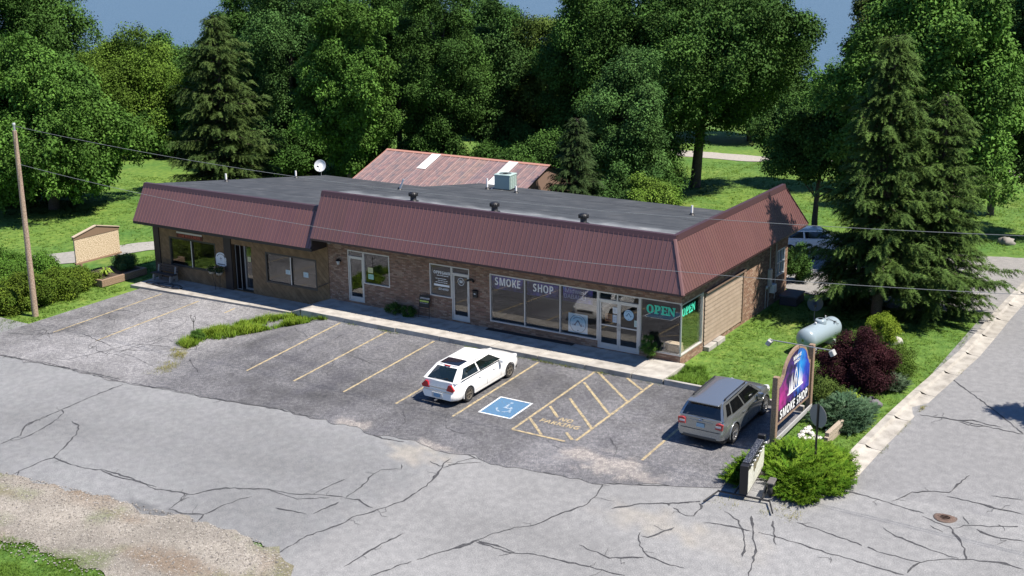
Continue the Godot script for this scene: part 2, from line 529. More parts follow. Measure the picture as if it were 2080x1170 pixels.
	M.post_wood = surf(ntex(256, noise(0.1, 163, 4), 1.1, noise(0.3, 164, 2), 0.5, [[0.0, 0.13, 0.085, 0.055], [0.5, 0.25, 0.17, 0.115], [1.0, 0.36, 0.26, 0.18]]), 1.6, 0.88, 0.0, null, false)
	M.pole_wood = surf(ntex(256, noise(0.06, 173, 4), 1.2, noise(0.25, 174, 2), 0.5, [[0.0, 0.17, 0.115, 0.08], [0.45, 0.33, 0.24, 0.175], [1.0, 0.50, 0.40, 0.31]]), 1.3, 0.9)
	M.old_wood = surf(ntex(256, noise(0.08, 183, 4), 1.2, noise(0.25, 184, 2), 0.5, [[0.0, 0.16, 0.12, 0.09], [0.5, 0.34, 0.28, 0.21], [1.0, 0.52, 0.45, 0.36]]), 1.1, 0.9)
	M.bark = surf(ntex(256, noise(0.12, 193, 4), 1.3, noise(0.03, 194, 2), 0.5, [[0.0, 0.035, 0.028, 0.022], [0.5, 0.085, 0.068, 0.055], [1.0, 0.17, 0.145, 0.12]]), 1.2, 0.95)
	for q in [[M.road, 2.4], [M.lot, 2.6], [M.membrane, 5.0], [M.gravel, 1.9], [M.grass, 2.0], [M.concrete, 1.3], [M.sheet_red, 1.25], [M.wood_brown, 1.2], [M.lap, 1.2]]: boost(q[0], q[1])
	M.alu = mat(0.56, 0.55, 0.53, 0.38, 0.25)
	M.alu_dark = mat(0.045, 0.042, 0.040, 0.4, 0.1)
	M.white = mat(0.78, 0.78, 0.77, 0.5)
	M.paper = mat(0.68, 0.69, 0.68, 0.8)
	M.black = mat(0.016, 0.016, 0.018, 0.5)
	M.rubber = mat(0.022, 0.022, 0.023, 0.85)
	M.grey_metal = mat(0.30, 0.31, 0.32, 0.45, 0.4)
	M.steel = mat(0.5, 0.5, 0.5, 0.35, 0.9)
	M.glass = glass_mat(0.04, 0.05, 0.05, 0.02)
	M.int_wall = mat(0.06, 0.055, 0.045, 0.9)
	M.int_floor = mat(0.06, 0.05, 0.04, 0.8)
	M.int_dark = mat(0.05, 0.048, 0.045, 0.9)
	M.counter = mat(0.13, 0.09, 0.06, 0.6)
	M.leaf = vmat(0.7)
	M.leaf.metallic_specular = 0.22
	M.leaf.backlight = Color(0.44, 0.55, 0.2)
	M.needle = vmat(0.75)
	M.needle.metallic_specular = 0.2
	M.needle.backlight = Color(0.22, 0.28, 0.12)
	M.blade = vmat(0.75)
	M.blade.metallic_specular = 0.25
	M.blade.backlight = Color(0.45, 0.5, 0.15)
	M.vcol = vmat(0.85)

# ------------------------------------------------------------------ ground, roads, paint
const LOT_EDGE := [[-30.6, 12.9], [-27.5, 12.67], [-23.6, 12.34], [-19.8, 12.25], [-15.5, 11.81], [-12.2, 11.32], [-10.2, 11.32], [-6.3, 11.32], [-4.0, 11.27], [-2.75, 11.27], [-1.7, 11.35], [-0.1, 11.2], [1.05, 11.1], [2.2, 10.93], [3.4, 10.4], [5.45, 9.5], [6.2, 9.1]]
const GRAVEL_EDGE := [[-70.0, 21.5], [-16.8, 20.57], [-15.2, 20.51], [-12.3, 19.97], [-10.7, 20.09], [-9.4, 19.82], [-8.5, 19.62], [-7.2, 19.82], [-5.5, 19.59], [-4.5, 19.75], [-3.2, 20.6], [-2.6, 22.5], [-2.2, 30.0], [60.0, 30.0]]

func kerb_x(z: float) -> float:
	return lerpf(8.62, 9.58, clampf((6.2 - z) / 14.2, 0.0, 1.0))

func blob(x: float, z: float, cx: float, cz: float, rx: float, rz: float, nz: FastNoiseLite) -> float:
	var d := sqrt(pow((x - cx) / rx, 2) + pow((z - cz) / rz, 2)) + nz.get_noise_2d(x * 1.6, z * 1.6) * 0.8 + nz.get_noise_2d(x * 5.0, z * 5.0) * 0.35
	return 1.0 - ss(0.45, 1.05, d)

func build_ground() -> void:
	var nz := noise(0.09, 5, 4)
	var n2 := noise(0.6, 6, 3)
	# --- lawn and terrain, one sheet out to the horizon
	var xs := PackedFloat32Array()
	var zs := PackedFloat32Array()
	for k in [-3000.0, -1500.0, -800.0, -400.0, -250.0, -180.0, -140.0]: xs.append(k)
	var q := -120.0
	while q < 40.0:
		xs.append(q)
		q += 2.0 if q < -62.0 or q > 14.0 else 0.8
	for k in [50.0, 70.0, 110.0, 200.0, 400.0, 900.0, 3000.0]: xs.append(k)
	for k in [-4000.0, -2000.0, -900.0, -500.0, -320.0, -240.0, -190.0, -160.0, -140.0, -125.0, -112.0, -104.0]: zs.append(k)
	q = -98.0
	while q < 34.0:
		zs.append(q)
		q += 2.0 if q < -40.0 else 0.8
	for k in [36.0, 45.0, 60.0, 100.0, 250.0, 800.0, 2500.0]: zs.append(k)
	var b := B.new()
	var pts := []
	var cl := []
	for x in xs:
		var l := PackedVector3Array()
		var kc := PackedColorArray()
		for z in zs:
			l.append(Vector3(x, h(x, z) - 0.035, z))
			var t := nz.get_noise_2d(x, z) * 0.9 + n2.get_noise_2d(x, z) * 0.5
			var k := Color(1.0 + t * 0.6, 1.0 + t * 0.28, 1.0 + t * 0.25)
			k = k.lerp(Color(1.7, 1.15, 1.5), clampf(nz.get_noise_2d(x * 2.2 + 70.0, z * 2.2) * 2.4 - 0.75, 0.0, 0.7))
			kc.append(k)
		pts.append(l); cl.append(kc)
	for i in xs.size() - 1:
		for j in zs.size() - 1:
			var p := [pts[i][j], pts[i][j + 1], pts[i + 1][j + 1], pts[i + 1][j]]
			var kk := [cl[i][j], cl[i][j + 1], cl[i + 1][j + 1], cl[i + 1][j]]
			for t in [[0, 1, 2], [0, 2, 3]]:
				for e in [t[0], t[2], t[1]]:
					b.v.append(p[e]); b.n.append(Vector3.UP); b.c.append(kk[e])
	setting("lawn_ground", b, M.grass, "green lawn around the shop running down towards the lake")
	# --- lake
	b = B.new()
	b.quad(Vector3(-6000, -4.2, -60), Vector3(6000, -4.2, -60), Vector3(6000, -4.2, -6000), Vector3(-6000, -4.2, -6000))
	var wm := mat(0.05, 0.098, 0.14, 0.28)
	var im := noise(0.03, 201, 4).get_seamless_image(512, 512)
	im.convert(Image.FORMAT_RGBA8)
	im.bump_map_to_normal_map(5.0)
	wm.normal_enabled = true
	wm.normal_texture = ImageTexture.create_from_image(im)
	wm.normal_scale = 0.7
	wm.uv1_triplanar = true
	wm.uv1_world_triplanar = true
	wm.uv1_scale = Vector3.ONE / 22.0
	setting("lake_water", b, wm, "blue rippled lake water seen beyond the tree tops")
	# --- road in front
	var road_tint := func(x: float, z: float) -> Color:
		var t := 1.0 + nz.get_noise_2d(x * 0.7, z * 1.4) * 0.22 + n2.get_noise_2d(x, z) * 0.08
		var k := Color(t, t, t)
		var newer := ss(-0.6, 0.6, (-3.6 + (z - 11.5) * -0.05) - x + n2.get_noise_2d(x, z))
		k = k.lerp(Color(t * 0.86, t * 0.872, t * 0.885), newer)
		var s := blob(x, z, 4.9, 12.4, 1.9, 0.7, n2) * 0.8 + blob(x, z, -5.0, 12.0, 1.3, 0.8, n2) + blob(x, z, 7.5, 12.6, 1.6, 1.0, n2) * 0.4
		k = k.lerp(Color(1.32, 1.22, 1.06), clampf(s, 0, 1) * 0.75)
		var o := blob(x, z, -10.3, 19.6, 1.5, 0.35, n2) + blob(x, z, 13.6, 7.9, 0.5, 0.22, n2)
		return k.lerp(Color(0.42, 0.43, 0.45), clampf(o, 0, 1) * 0.8)
	var rd := setting("road", sheet(-75, 62, 0.45, GRAVEL_EDGE, [[-75, 9.0], [-30.2, 9.0], [5.5, 7.2], [62, 7.2]], 0.45, 0.0, road_tint, 0.35, 0.0), M.road, "light grey cracked asphalt road in front of the car park")
	var side_tint := func(x: float, z: float) -> Color:
		var t := 0.93 + nz.get_noise_2d(x * 0.8, z * 0.8) * 0.16 + n2.get_noise_2d(x, z) * 0.05
		return Color(t, t, t * 1.01)
	b = sheet(9.2, 17.0, 0.6, [[9.2, 7.6], [17.0, 7.6]], [[9.2, -70.0], [17.0, -70.0]], 0.6, -0.008, side_tint)
	var sr := setting("side_road", b, M.road, "grey asphalt side road running along the concrete kerb")
	b = sheet(-5.5, 9.5, 0.5, [[-5.5, -16.0], [-1.5, -14.2], [0.2, -13.2], [5.6, -12.6], [7.0, -13.4], [9.5, -14.4]], [[-5.5, -23.5], [-2.4, -25.0], [6.0, -27.0], [9.5, -28.5]], 0.5, 0.0, func(x: float, z: float) -> Color: return side_tint.call(x, z).lerp(Color(1.25, 1.16, 1.05), 0.35), 0.4, 0.4)
	setting("back_drive", b, M.road, "pale asphalt drive behind the tall spruce and shop")
	# --- parking lot
	var lot_tint := func(x: float, z: float) -> Color:
		var t := 0.9 + nz.get_noise_2d(x * 1.3, z * 1.0) * 0.55 + n2.get_noise_2d(x * 1.4, z * 1.4) * 0.30
		var k := Color(t, t, t * 1.02)
		var lf := ss(-18.0, -20.5, x)
		k = k.lerp(Color(t * 1.42, t * 1.41, t * 1.39), lf)
		var u := absf(sin(x * 1.17 + 0.6 + nz.get_noise_2d(x, z) * 0.5))
		k = k.lerp(Color(0.66, 0.66, 0.72), ss(0.9, 1.0, u) * (0.35 + n2.get_noise_2d(x * 0.4, z) * 0.5) * (1.0 - lf))
		var s := blob(x, z, 1.9, 9.6, 1.9, 0.75, n2) + blob(x, z, -8.4, 11.0, 0.9, 0.35, n2) + blob(x, z, -4.6, 11.2, 0.8, 0.3, n2) + blob(x, z, 0.4, 9.0, 0.8, 0.4, n2)
		k = k.lerp(Color(2.3, 2.1, 1.85), clampf(s, 0, 1) * 0.66)
		var o := blob(x, z, -15.6, 6.9, 2.6, 0.45, n2) + blob(x, z, -11.9, 8.2, 0.6, 1.6, n2) + blob(x, z, -6.6, 6.2, 0.7, 0.9, n2) + blob(x, z, 3.8, 6.0, 0.6, 0.8, n2) + blob(x, z, -9.6, 5.0, 0.5, 1.8, n2) * 0.7
		k = k.lerp(Color(0.5, 0.5, 0.55), clampf(o, 0, 1) * 0.7 * (1.0 - lf))
		return k
	b = sheet(-30.3, 6.1, 0.3, LOT_EDGE, [[-30.3, 1.9], [-20.6, 1.2], [-19.4, 1.2], [-18.6, 2.0], [6.1, 2.0]], 0.3, 0.016, lot_tint, 0.3, 0.0)
	var lot := setting("parking_lot", b, M.lot, "dark worn asphalt car park with faded yellow bay lines")
	# --- painted bay lines
	var lines := [[-28.5, 2.2, -28.13, 9.3], [-25.82, 2.2, -25.33, 9.1], [-23.29, 2.2, -23.2, 3.0], [-16.34, 2.35, -16.06, 8.9], [-13.6, 2.35, -13.45, 8.85], [-10.93, 2.35, -10.83, 8.8], [-8.2, 2.4, -8.2, 8.76], [-5.44, 2.4, -5.5, 8.74], [2.62, 2.5, 2.57, 8.71]]
	for l in lines: stripe(lot, "bay_line", l[0], l[1], l[2], l[3], 0.105)
	for l in [[-2.8, 2.25, -2.83, 8.66], [-0.13, 2.3, -0.25, 8.4], [-2.7, 2.2, -0.24, 4.37], [-2.65, 3.46, -0.27, 5.79], [-2.35, 5.15, -0.24, 7.22], [-2.67, 6.15, -1.87, 6.93], [-2.76, 7.49, -1.62, 8.56], [-0.91, 7.96, -0.4, 8.41], [-1.32, 2.25, -0.23, 3.09], [-2.83, 8.66, -0.58, 8.64]]:
		stripe(lot, "hatch_line", l[0], l[1], l[2], l[3], 0.11, 0.004)
	# disabled bay square
	b = B.new()
	flat(b, [Vector2(-4.78, 7.86), Vector2(-3.44, 7.84), Vector2(-3.44, 6.32), Vector2(-4.83, 6.32)], 0.020)
	part("blue_square", b, M.blue_paint, lot)
	for l in [[-4.83, 7.9, -3.38, 7.88], [-3.41, 7.88, -3.41, 6.28], [-3.38, 6.28, -4.88, 6.28], [-4.85, 6.28, -4.82, 7.92]]: stripe(lot, "white_border", l[0], l[1], l[2], l[3], 0.075, 0.008, M.white_paint)
	b = B.new()
	var cc := Vector2(-4.12, 7.2)
	for k in 14:
		var a0 := deg_to_rad(-60.0 + k * 17.0)
		var a1 := deg_to_rad(-60.0 + (k + 1) * 17.0)
		if k == 3 or k == 8: continue
		flat(b, [cc + Vector2(cos(a0), sin(a0)) * 0.33, cc + Vector2(cos(a1), sin(a1)) * 0.33, cc + Vector2(cos(a1), sin(a1)) * 0.26, cc + Vector2(cos(a0), sin(a0)) * 0.26], 0.026)
	flat(b, [Vector2(-4.2, 6.75), Vector2(-4.1, 6.75), Vector2(-4.1, 7.12), Vector2(-4.2, 7.12)], 0.027)
	flat(b, [Vector2(-4.18, 7.05), Vector2(-3.86, 7.05), Vector2(-3.86, 7.13), Vector2(-4.18, 7.13)], 0.029)
	flat(b, [Vector2(-3.92, 7.08), Vector2(-3.84, 7.06), Vector2(-3.7, 7.4), Vector2(-3.78, 7.43)], 0.031)
	flat(b, [Vector2(-4.22, 6.55), Vector2(-4.08, 6.55), Vector2(-4.08, 6.68), Vector2(-4.22, 6.68)], 0.026)
	part("wheelchair_symbol", b, M.faded_paint, lot)
	var flatten := func(x: float, z: float) -> Transform3D: return Transform3D(Basis(Vector3.RIGHT, -PI / 2 + 0.05), Vector3(x, h(x, z) + 0.022, z))
	letters("lettering", "NO", 0.40, 0.004, M.paint, lot, flatten.call(-1.45, 7.02), "Droid Sans", 1.0, 700)
	letters("lettering", "PARKING", 0.40, 0.004, M.paint, lot, flatten.call(-1.5, 7.42), "Droid Sans", 0.98, 700)
	# --- cracks filled with tar
	var cr := B.new()
	for pl in CRACKS: ribbon(cr, pl, 0.0, 1.0)
	part("crack_sealant", cr, M.tar, rd, true)
	cr = B.new()
	for pl in SIDE_CRACKS: ribbon(cr, pl, 0.0, 0.8)
	part("crack_sealant", cr, M.tar, sr, true)
	cr = B.new()
	for pl in LOT_CRACKS: ribbon(cr, pl, 0.018, 0.6)
	part("crack", cr, M.tar, lot, true)
	# fine cracks in the old left lot and front lot
	cr = B.new()
	rg.seed = 55
	for k in 34:
		var p := Vector2(rg.randf_range(-29.5, -21.5), rg.randf_range(3.0, 11.8))
		if k > 22: p = Vector2(rg.randf_range(-17.0, 4.0), rg.randf_range(3.0, 10.4))
		var pl := [[p.x, p.y]]
		var a := rg.randf() * TAU
		for s in rg.randi_range(3, 6):
			a += rg.randf_range(-0.7, 0.7)
			p += Vector2(cos(a), sin(a)) * rg.randf_range(0.3, 0.8)
			if p.y > 2.6 and p.y < 11.0 and p.x > -30: pl.append([p.x, p.y])
		if pl.size() > 2: ribbon(cr, pl, 0.020, 0.35)
	part("crack", cr, M.tar, lot, true)
	# --- manhole
	var mh := thing("manhole_cover", "round rusty iron manhole cover set in the road", "manhole cover", Vector3(12.72, h(12.72, 7.85), 7.85))
	b = B.new()
	b.lathe(Vector3(0, -0.02, 0), Vector3.UP, [[0.36, 0.0], [0.36, 0.028], [0.315, 0.03], [0.31, 0.02]], 24)
	part("ring", b, mat(0.10, 0.07, 0.055, 0.7), mh)
	b = B.new()
	b.lathe(Vector3(0, -0.02, 0), Vector3.UP, [[0.305, 0.0], [0.305, 0.03], [0.0, 0.031]], 24)
	for k in 5:
		b.bb(-0.24 + absf(k - 2.0) * 0.05, 0.24 - absf(k - 2.0) * 0.05, 0.0, 0.018, -0.2 + k * 0.1 - 0.012, -0.2 + k * 0.1 + 0.012)
	part("lid", b, surf(ntex(128, noise(0.1, 211, 3), 1.2, noise(0.3, 212, 2), 0.4, [[0.0, 0.07, 0.045, 0.035], [0.5, 0.13, 0.085, 0.065], [1.0, 0.19, 0.13, 0.10]]), 0.8, 0.8), mh)
	# --- gravel shoulder
	var gr_tint := func(x: float, z: float) -> Color:
		var t := 1.05 + nz.get_noise_2d(x * 2.0, z * 2.5) * 0.45 + n2.get_noise_2d(x, z) * 0.25
		var k := Color(t, t * 0.99, t * 0.97)
		k = k.lerp(Color(0.82, 0.66, 0.52), clampf(nz.get_noise_2d(x * 1.2 + 9.0, z * 4.0) * 2.0, 0.0, 0.8))
		var g := clampf(nz.get_noise_2d(x * 3.1 + 40.0, z * 3.1) * 2.2 - 0.35 + ss(22.0, 23.6, z) * 0.3, 0.0, 1.0)
		return k.lerp(Color(0.42, 0.62, 0.18), g * 0.75)
	b = sheet(-70, -2.3, 0.4, [[-70, 25.0], [-13.0, 23.5], [-11.8, 23.2], [-10.5, 23.1], [-9.0, 23.2], [-8.0, 23.4], [-5.0, 25.0], [-2.2, 29.0]], [[-70, 21.2], [-16.8, 20.25], [-12.3, 19.75], [-10.7, 19.8], [-8.5, 19.4], [-5.5, 19.4], [-4.5, 19.6], [-3.2, 20.4], [-2.3, 24.0]], 0.35, 0.012, gr_tint, 0.5, 0.45)
	var gs := setting("gravel_shoulder", b, M.gravel, "tan gravel shoulder along the near edge of the road")
	rg.seed = 91
	var stone := B.new()
	stone.lathe(Vector3.ZERO, Vector3.UP, [[0.0, -0.3], [0.8, -0.2], [1.0, 0.2], [0.6, 0.55], [0.0, 0.6]], 6)
	var tf := []
	var kc := PackedColorArray()
	for k in 5200:
		var x := rg.randf_range(-18.0, -2.6)
		var z := edge([[-18, 20.3], [-12.3, 19.7], [-8.5, 19.4], [-5.5, 19.4], [-4.5, 19.6], [-3.2, 20.4], [-2.3, 24.0]], x) + pow(rg.randf(), 1.3) * 4.2
		var s := rg.randf_range(0.012, 0.035) * (1.0 if rg.randf() < 0.96 else 1.6)
		tf.append(Transform3D(Basis(Vector3.UP, rg.randf() * TAU).scaled(Vector3(s, s * 0.7, s * rg.randf_range(0.7, 1.2))), Vector3(x, h(x, z) + 0.018, z)))
		var g := rg.randf_range(0.14, 0.42)
		kc.append(Color(g, g * 0.92, g * 0.83))
	var go := copies("stones", stone.mesh(M.vcol), tf, kc, gs)
	go.set_meta("kind", "stuff")
	# --- sidewalks
	build_sidewalks()
	# --- kerb along the side road
	var kb := Node3D.new()
	kb.name = "kerb"
	add_child(kb)
	kb.set_meta("kind", "structure"); kb.set_meta("label", "pale concrete kerb and gutter beside the side road")
	var z0 := 7.0
	while z0 > -62.0:
		var z1 := z0 - 2.9
		var sec := B.new()
		var pr := [[0.0, -0.1], [0.0, 0.12], [0.26, 0.125], [0.33, 0.03], [0.84, 0.008], [0.84, -0.1]]
		var rows := [[], []]
		for e in 2:
			var z := z0 - 0.012 if e == 0 else z1 + 0.012
			for p in pr: rows[e].append(Vector3(kerb_x(z) + p[0], h(9, z) + p[1], z))
		for i in pr.size() - 1:
			sec.quad(rows[0][i], rows[0][i + 1], rows[1][i + 1], rows[1][i])
		var t := rg.randf_range(0.9, 1.12)
		for i in sec.c.size(): sec.c[i] = Color(t, t * 0.98, t * 0.93)
		sec.poly(PackedVector3Array([rows[0][5], rows[0][4], rows[0][3], rows[0][2], rows[0][1], rows[0][0]]))
		part("kerb_section", sec, M.concrete, kb)
		z0 = z1
	# --- paths
	b = sheet(-75, -33.0, 0.7, [[-75, 11.5], [-43.0, 4.3], [-40.6, 3.1], [-37.9, 0.4], [-36.5, -4.0], [-33.0, -7.5]], [[-75, 7.5], [-44.0, 3.1], [-42.2, 1.9], [-40.1, -1.6], [-38.0, -5.8], [-33.0, -10.0]], 0.5, 0.0, func(x: float, z: float) -> Color:
		var t := 1.2 + nz.get_noise_2d(x, z) * 0.2
		return Color(t * 1.05, t, t * 0.92), 0.3, 0.3)
	setting("side_path", b, M.road, "pale gravel path behind the blank plywood sign")
	b = sheet(-34, 6.0, 1.0, [[-34, -57.5], [-23.3, -58.0], [-12.7, -58.7], [6, -59.8]], [[-34, -61.0], [-24.9, -61.7], [-13.5, -62.5], [6, -63.5]], 0.8, 0.0, func(_x: float, _z: float) -> Color: return Color(1.5, 1.38, 1.22), 0.3, 0.3)
	setting("far_path", b, M.road, "pale far lane under the big oak by the lake")

func flat(b: B, p: Array, lift: float) -> void:
	var q := PackedVector3Array()
	for k in p: q.append(Vector3(k.x, h(k.x, k.y) + lift, k.y))
	b.poly(q)
	if (q[1] - q[0]).cross(q[2] - q[0]).y < 0:
		var m := b.v.size() - (q.size() - 2) * 3
		for i in range(m, b.v.size(), 3):
			var t := b.v[i + 1]
			b.v[i + 1] = b.v[i + 2]; b.v[i + 2] = t
			for e in 3: b.n[i + e] = -b.n[i + e]

func stripe(parent: Node, called: String, x0: float, z0: float, x1: float, z1: float, w: float, add := 0.0, m: Material = null) -> void:
	var b := B.new()
	var a := Vector2(x0, z0)
	var d := Vector2(x1, z1) - a
	var t := d.normalized()
	var s := Vector2(-t.y, t.x) * w * 0.5
	var k := maxi(1, int(d.length() / 0.35))
	for i in k:
		var p := a + d * (float(i) / k)
		var q := a + d * (float(i + 1) / k)
		var j0 := 1.0 + 0.12 * sin(i * 2.3 + x0)
		var j1 := 1.0 + 0.12 * sin((i + 1) * 2.3 + x0)
		flat(b, [p - s * j0, p + s * j0, q + s * j1, q - s * j1], 0.021 + add)
	part(called, b, m if m else M.paint, parent)

func ribbon(b: B, pl: Array, lift: float, wide: float) -> void:
	var pts := PackedVector2Array()
	for i in pl.size() - 1:
		var a := Vector2(pl[i][0], pl[i][1])
		var d := Vector2(pl[i + 1][0], pl[i + 1][1])
		var k := maxi(1, int(a.distance_to(d) / 0.16))
		for j in k: pts.append(a.lerp(d, float(j) / k))
	pts.append(Vector2(pl[-1][0], pl[-1][1]))
	var L := PackedVector2Array()
	var R := PackedVector2Array()
	for i in pts.size():
		var t := (pts[mini(i + 1, pts.size() - 1)] - pts[maxi(i - 1, 0)]).normalized()
		var s := Vector2(-t.y, t.x)
		var w := wide * rg.randf_range(0.011, 0.029) * (1.0 + 0.8 * maxf(0.0, sin(pts[i].x * 2.3 + pts[i].y * 3.1)))
		if rg.randf() < 0.05: w *= 1.7
		if i == 0 or i == pts.size() - 1: w *= 0.3
		var c := pts[i] + s * rg.randf_range(-0.035, 0.035)
		L.append(c - s * w); R.append(c + s * w)
	for i in pts.size() - 1:
		if rg.randf() < 0.012: continue
		flat(b, [L[i], R[i], R[i + 1], L[i + 1]], lift + 0.006)
		if rg.randf() < 0.05:
			var d := (R[i] - L[i]).normalized() * (1.0 if rg.randf() < 0.5 else -1.0)
			var e := pts[i]
			for k in rg.randi_range(2, 4):
				var t := (d + Vector2(rg.randfn(), rg.randfn()) * 0.6).normalized() * rg.randf_range(0.10, 0.22)
				var o := t.orthogonal().normalized() * 0.009
				flat(b, [e - o, e + o, e + t + o * 0.6, e + t - o * 0.6], lift + 0.0075)
				e += t

func build_sidewalks() -> void:
	var w := Node3D.new()
	w.name = "sidewalk"
	add_child(w)
	w.set_meta("kind", "structure"); w.set_meta("label", "raised concrete sidewalk along the brick shop front")
	rg.seed = 21
	var xs := [-18.92, -16.2, -13.2, -10.75, -8.0, -5.6, -3.3, -1.15, 0.26]
	for i in xs.size() - 1:
		var b := B.new()
		var t := rg.randf_range(0.92, 1.1)
		b.col = Color(t, t * 0.985, t * 0.96)
		var dz := rg.randf_range(-0.02, 0.02)
		b.cbox(Vector3((xs[i] + xs[i + 1]) / 2, -0.2 + rg.randf_range(-0.008, 0.006), 1.105 + dz / 2), Vector3(xs[i + 1] - xs[i] - 0.022, 0.4, 2.21 + dz), 0.012)
		part("concrete_slab", b, M.concrete, w)
	# ramp down to the lower left walk
	var rp := B.new()
	var e := [Vector3(-20.15, -0.47, 0.0), Vector3(-20.15, -0.47, 1.55), Vector3(-18.95, -0.012, 2.2), Vector3(-18.95, -0.012, 0.0)]
	rp.quad(e[0], e[1], e[2], e[3])
	rp.quad(e[1], e[1] - Vector3(0, 0.4, 0), e[2] - Vector3(0, 0.6, 0), e[2])
	rp.quad(e[0] - Vector3(0, 0.3, 0), e[1] - Vector3(0, 0.3, 0), e[1], e[0])
	part("ramp", rp, M.concrete, w)
	# kerb strip beside the lawn right of the walk
	var kb := B.new()
	kb.cbox(Vector3(3.2, -0.14, 2.13), Vector3(5.8, 0.3, 0.14), 0.015)
	part("edging", kb, M.concrete, w)
	var w2 := Node3D.new()
	w2.name = "lower_sidewalk"
	add_child(w2)
	w2.set_meta("kind", "structure"); w2.set_meta("label", "lower concrete walk along the brown wood front")
	xs = [-31.0, -28.3, -25.7, -23.0, -20.17]
	for i in xs.size() - 1:
		var t := rg.randf_range(0.9, 1.05)
		var b := B.new()
		b.col = Color(t, t * 0.985, t * 0.96)
		var za := lerpf(2.1, 1.55, (xs[i] + 31.0) / 10.85)
		var zb := lerpf(2.1, 1.55, (xs[i + 1] + 31.0) / 10.85)
		b.prism(PackedVector2Array([Vector2(xs[i] + 0.01, 0), Vector2(xs[i + 1] - 0.01, 0), Vector2(xs[i + 1] - 0.01, -zb), Vector2(xs[i] + 0.01, -za)]), -0.85, -0.50 + rg.randf_range(-0.006, 0.004), Transform3D(Basis(Vector3.RIGHT, -PI / 2), Vector3.ZERO))
		part("concrete_slab", b, M.concrete, w2)

# rectangles left of [x0,x1]x[y0,y1] after the openings are taken out
func cut(x0: float, x1: float, y0: float, y1: float, ops: Array) -> Array:
	var xs := [x0, x1]
	for o in ops:
		for k in [o[0], o[1]]:
			if k > x0 and k < x1: xs.append(k)
	xs.sort()
	var out := []
	for i in xs.size() - 1:
		var a: float = xs[i]
		var d: float = xs[i + 1]
		if d - a < 0.001: continue
		var m := (a + d) / 2
		var spans := [[y0, y1]]
		for o in ops:
			if m > o[0] and m < o[1]:
				var nx := []
				for s in spans:
					if o[2] >= s[1] or o[3] <= s[0]: nx.append(s)
					else:
						if o[2] > s[0]: nx.append([s[0], o[2]])
						if o[3] < s[1]: nx.append([o[3], s[1]])
				spans = nx
		for s in spans: out.append([a, d, s[0], s[1]])
	return out

const FRONT := [[-17.68, -16.72, 0.10, 2.66], [-16.72, -15.14, 1.08, 2.66], [-12.79, -11.54, 1.08, 2.63], [-11.54, -10.56, 0.08, 2.63], [-9.45, -3.9, 0.33, 2.58], [-3.9, -1.9, 0.03, 2.57], [-1.9, 0.2, 0.27, 2.58]]
const SIDE := [[-0.2, 2.22, 0.26, 2.52], [11.05, 12.1, 1.1, 2.42]]
const LEFT := [[-30.07, -26.62, 0.24, 1.86], [-25.45, -24.08, -0.46, 1.98], [-23.12, -19.70, 0.26, 1.87]]

func bricks(x0: float, x1: float, y0: float, y1: float, ops: Array, tf: Transform3D, big: Callable, shop: Node, many: B) -> void:
	var row := 0
	var y := y0
	var shades := [Color(0.30, 0.185, 0.125), Color(0.26, 0.155, 0.105), Color(0.34, 0.225, 0.16), Color(0.22, 0.135, 0.095), Color(0.29, 0.165, 0.115), Color(0.37, 0.26, 0.19)]
	while y < y1 - 0.03:
		var x := x0 - (0.105 if row % 2 else 0.0)
		while x < x1:
			var spans := cut(maxf(x, x0), minf(x + 0.2, x1), y, y + 0.063, ops)
			var k := rg.randi() % 6
			for s in spans:
				if s[1] - s[0] < 0.02 or s[3] - s[2] < 0.03: continue
				var at := Vector3((s[0] + s[1]) / 2, (s[2] + s[3]) / 2, -0.028 + rg.randf_range(-0.0015, 0.0015))
				var sz := Vector3(s[1] - s[0], s[3] - s[2], 0.056)
				if brick_left > 0 and sz.x > 0.19 and sz.y > 0.06 and big.call(at):
					brick_left -= 1
					var key := "brick%d" % k
					if not M.has(key):
						var one := B.new()
						one.col = shades[k]
						one.box(Vector3.ZERO, Vector3(0.2, 0.063, 0.056))
						M[key] = one.mesh(M.brick)
					part_mesh("brick", M[key], shop, tf * Transform3D(Basis.IDENTITY, at))
				else:
					many.col = shades[k] * rg.randf_range(0.85, 1.12)
					many.box(tf * at, sz, tf.basis)
			x += 0.21
		y += 0.0735
		row += 1

var brick_left := 300

func frame_rect(b: B, x0: float, x1: float, y0: float, y1: float, w: float, z0: float, z1: float) -> void:
	b.bb(x0, x1, y0, y0 + w, z0, z1)
	b.bb(x0, x1, y1 - w, y1, z0, z1)
	b.bb(x0, x0 + w, y0 + w, y1 - w, z0 + 0.002, z1 - 0.002)
	b.bb(x1 - w, x1, y0 + w, y1 - w, z0 + 0.002, z1 - 0.002)

func pane(parent: Node, x0: float, x1: float, y0: float, y1: float, z: float) -> void:
	var b := B.new()
	for k in [0.0, -0.005, -0.02]: b.quad(Vector3(x0, y0, z + k), Vector3(x1, y0, z + k), Vector3(x1, y1, z + k), Vector3(x0, y1, z + k))
	part("pane", b, M.glass, parent)

func window(shop: Node, x0: float, x1: float, y0: float, y1: float, mull: Array, m: Material, w := 0.05, called := "window") -> MeshInstance3D:
	var b := B.new()
	frame_rect(b, x0 + 0.004, x1 - 0.004, y0 + 0.004, y1 - 0.004, w, -0.10, 0.012)
	for k in mull: b.bb(k - w / 2, k + w / 2, y0 + w, y1 - w, -0.095, 0.008)
	var f := part(called, b, m, shop)
	var xs := [x0 + w] + mull + [x1 - w]
	for i in xs.size() - 1: pane(f, xs[i] + (w / 2 if i > 0 else 0.0), xs[i + 1] - (w / 2 if i < xs.size() - 2 else 0.0), y0 + w, y1 - w, -0.045)
	return f

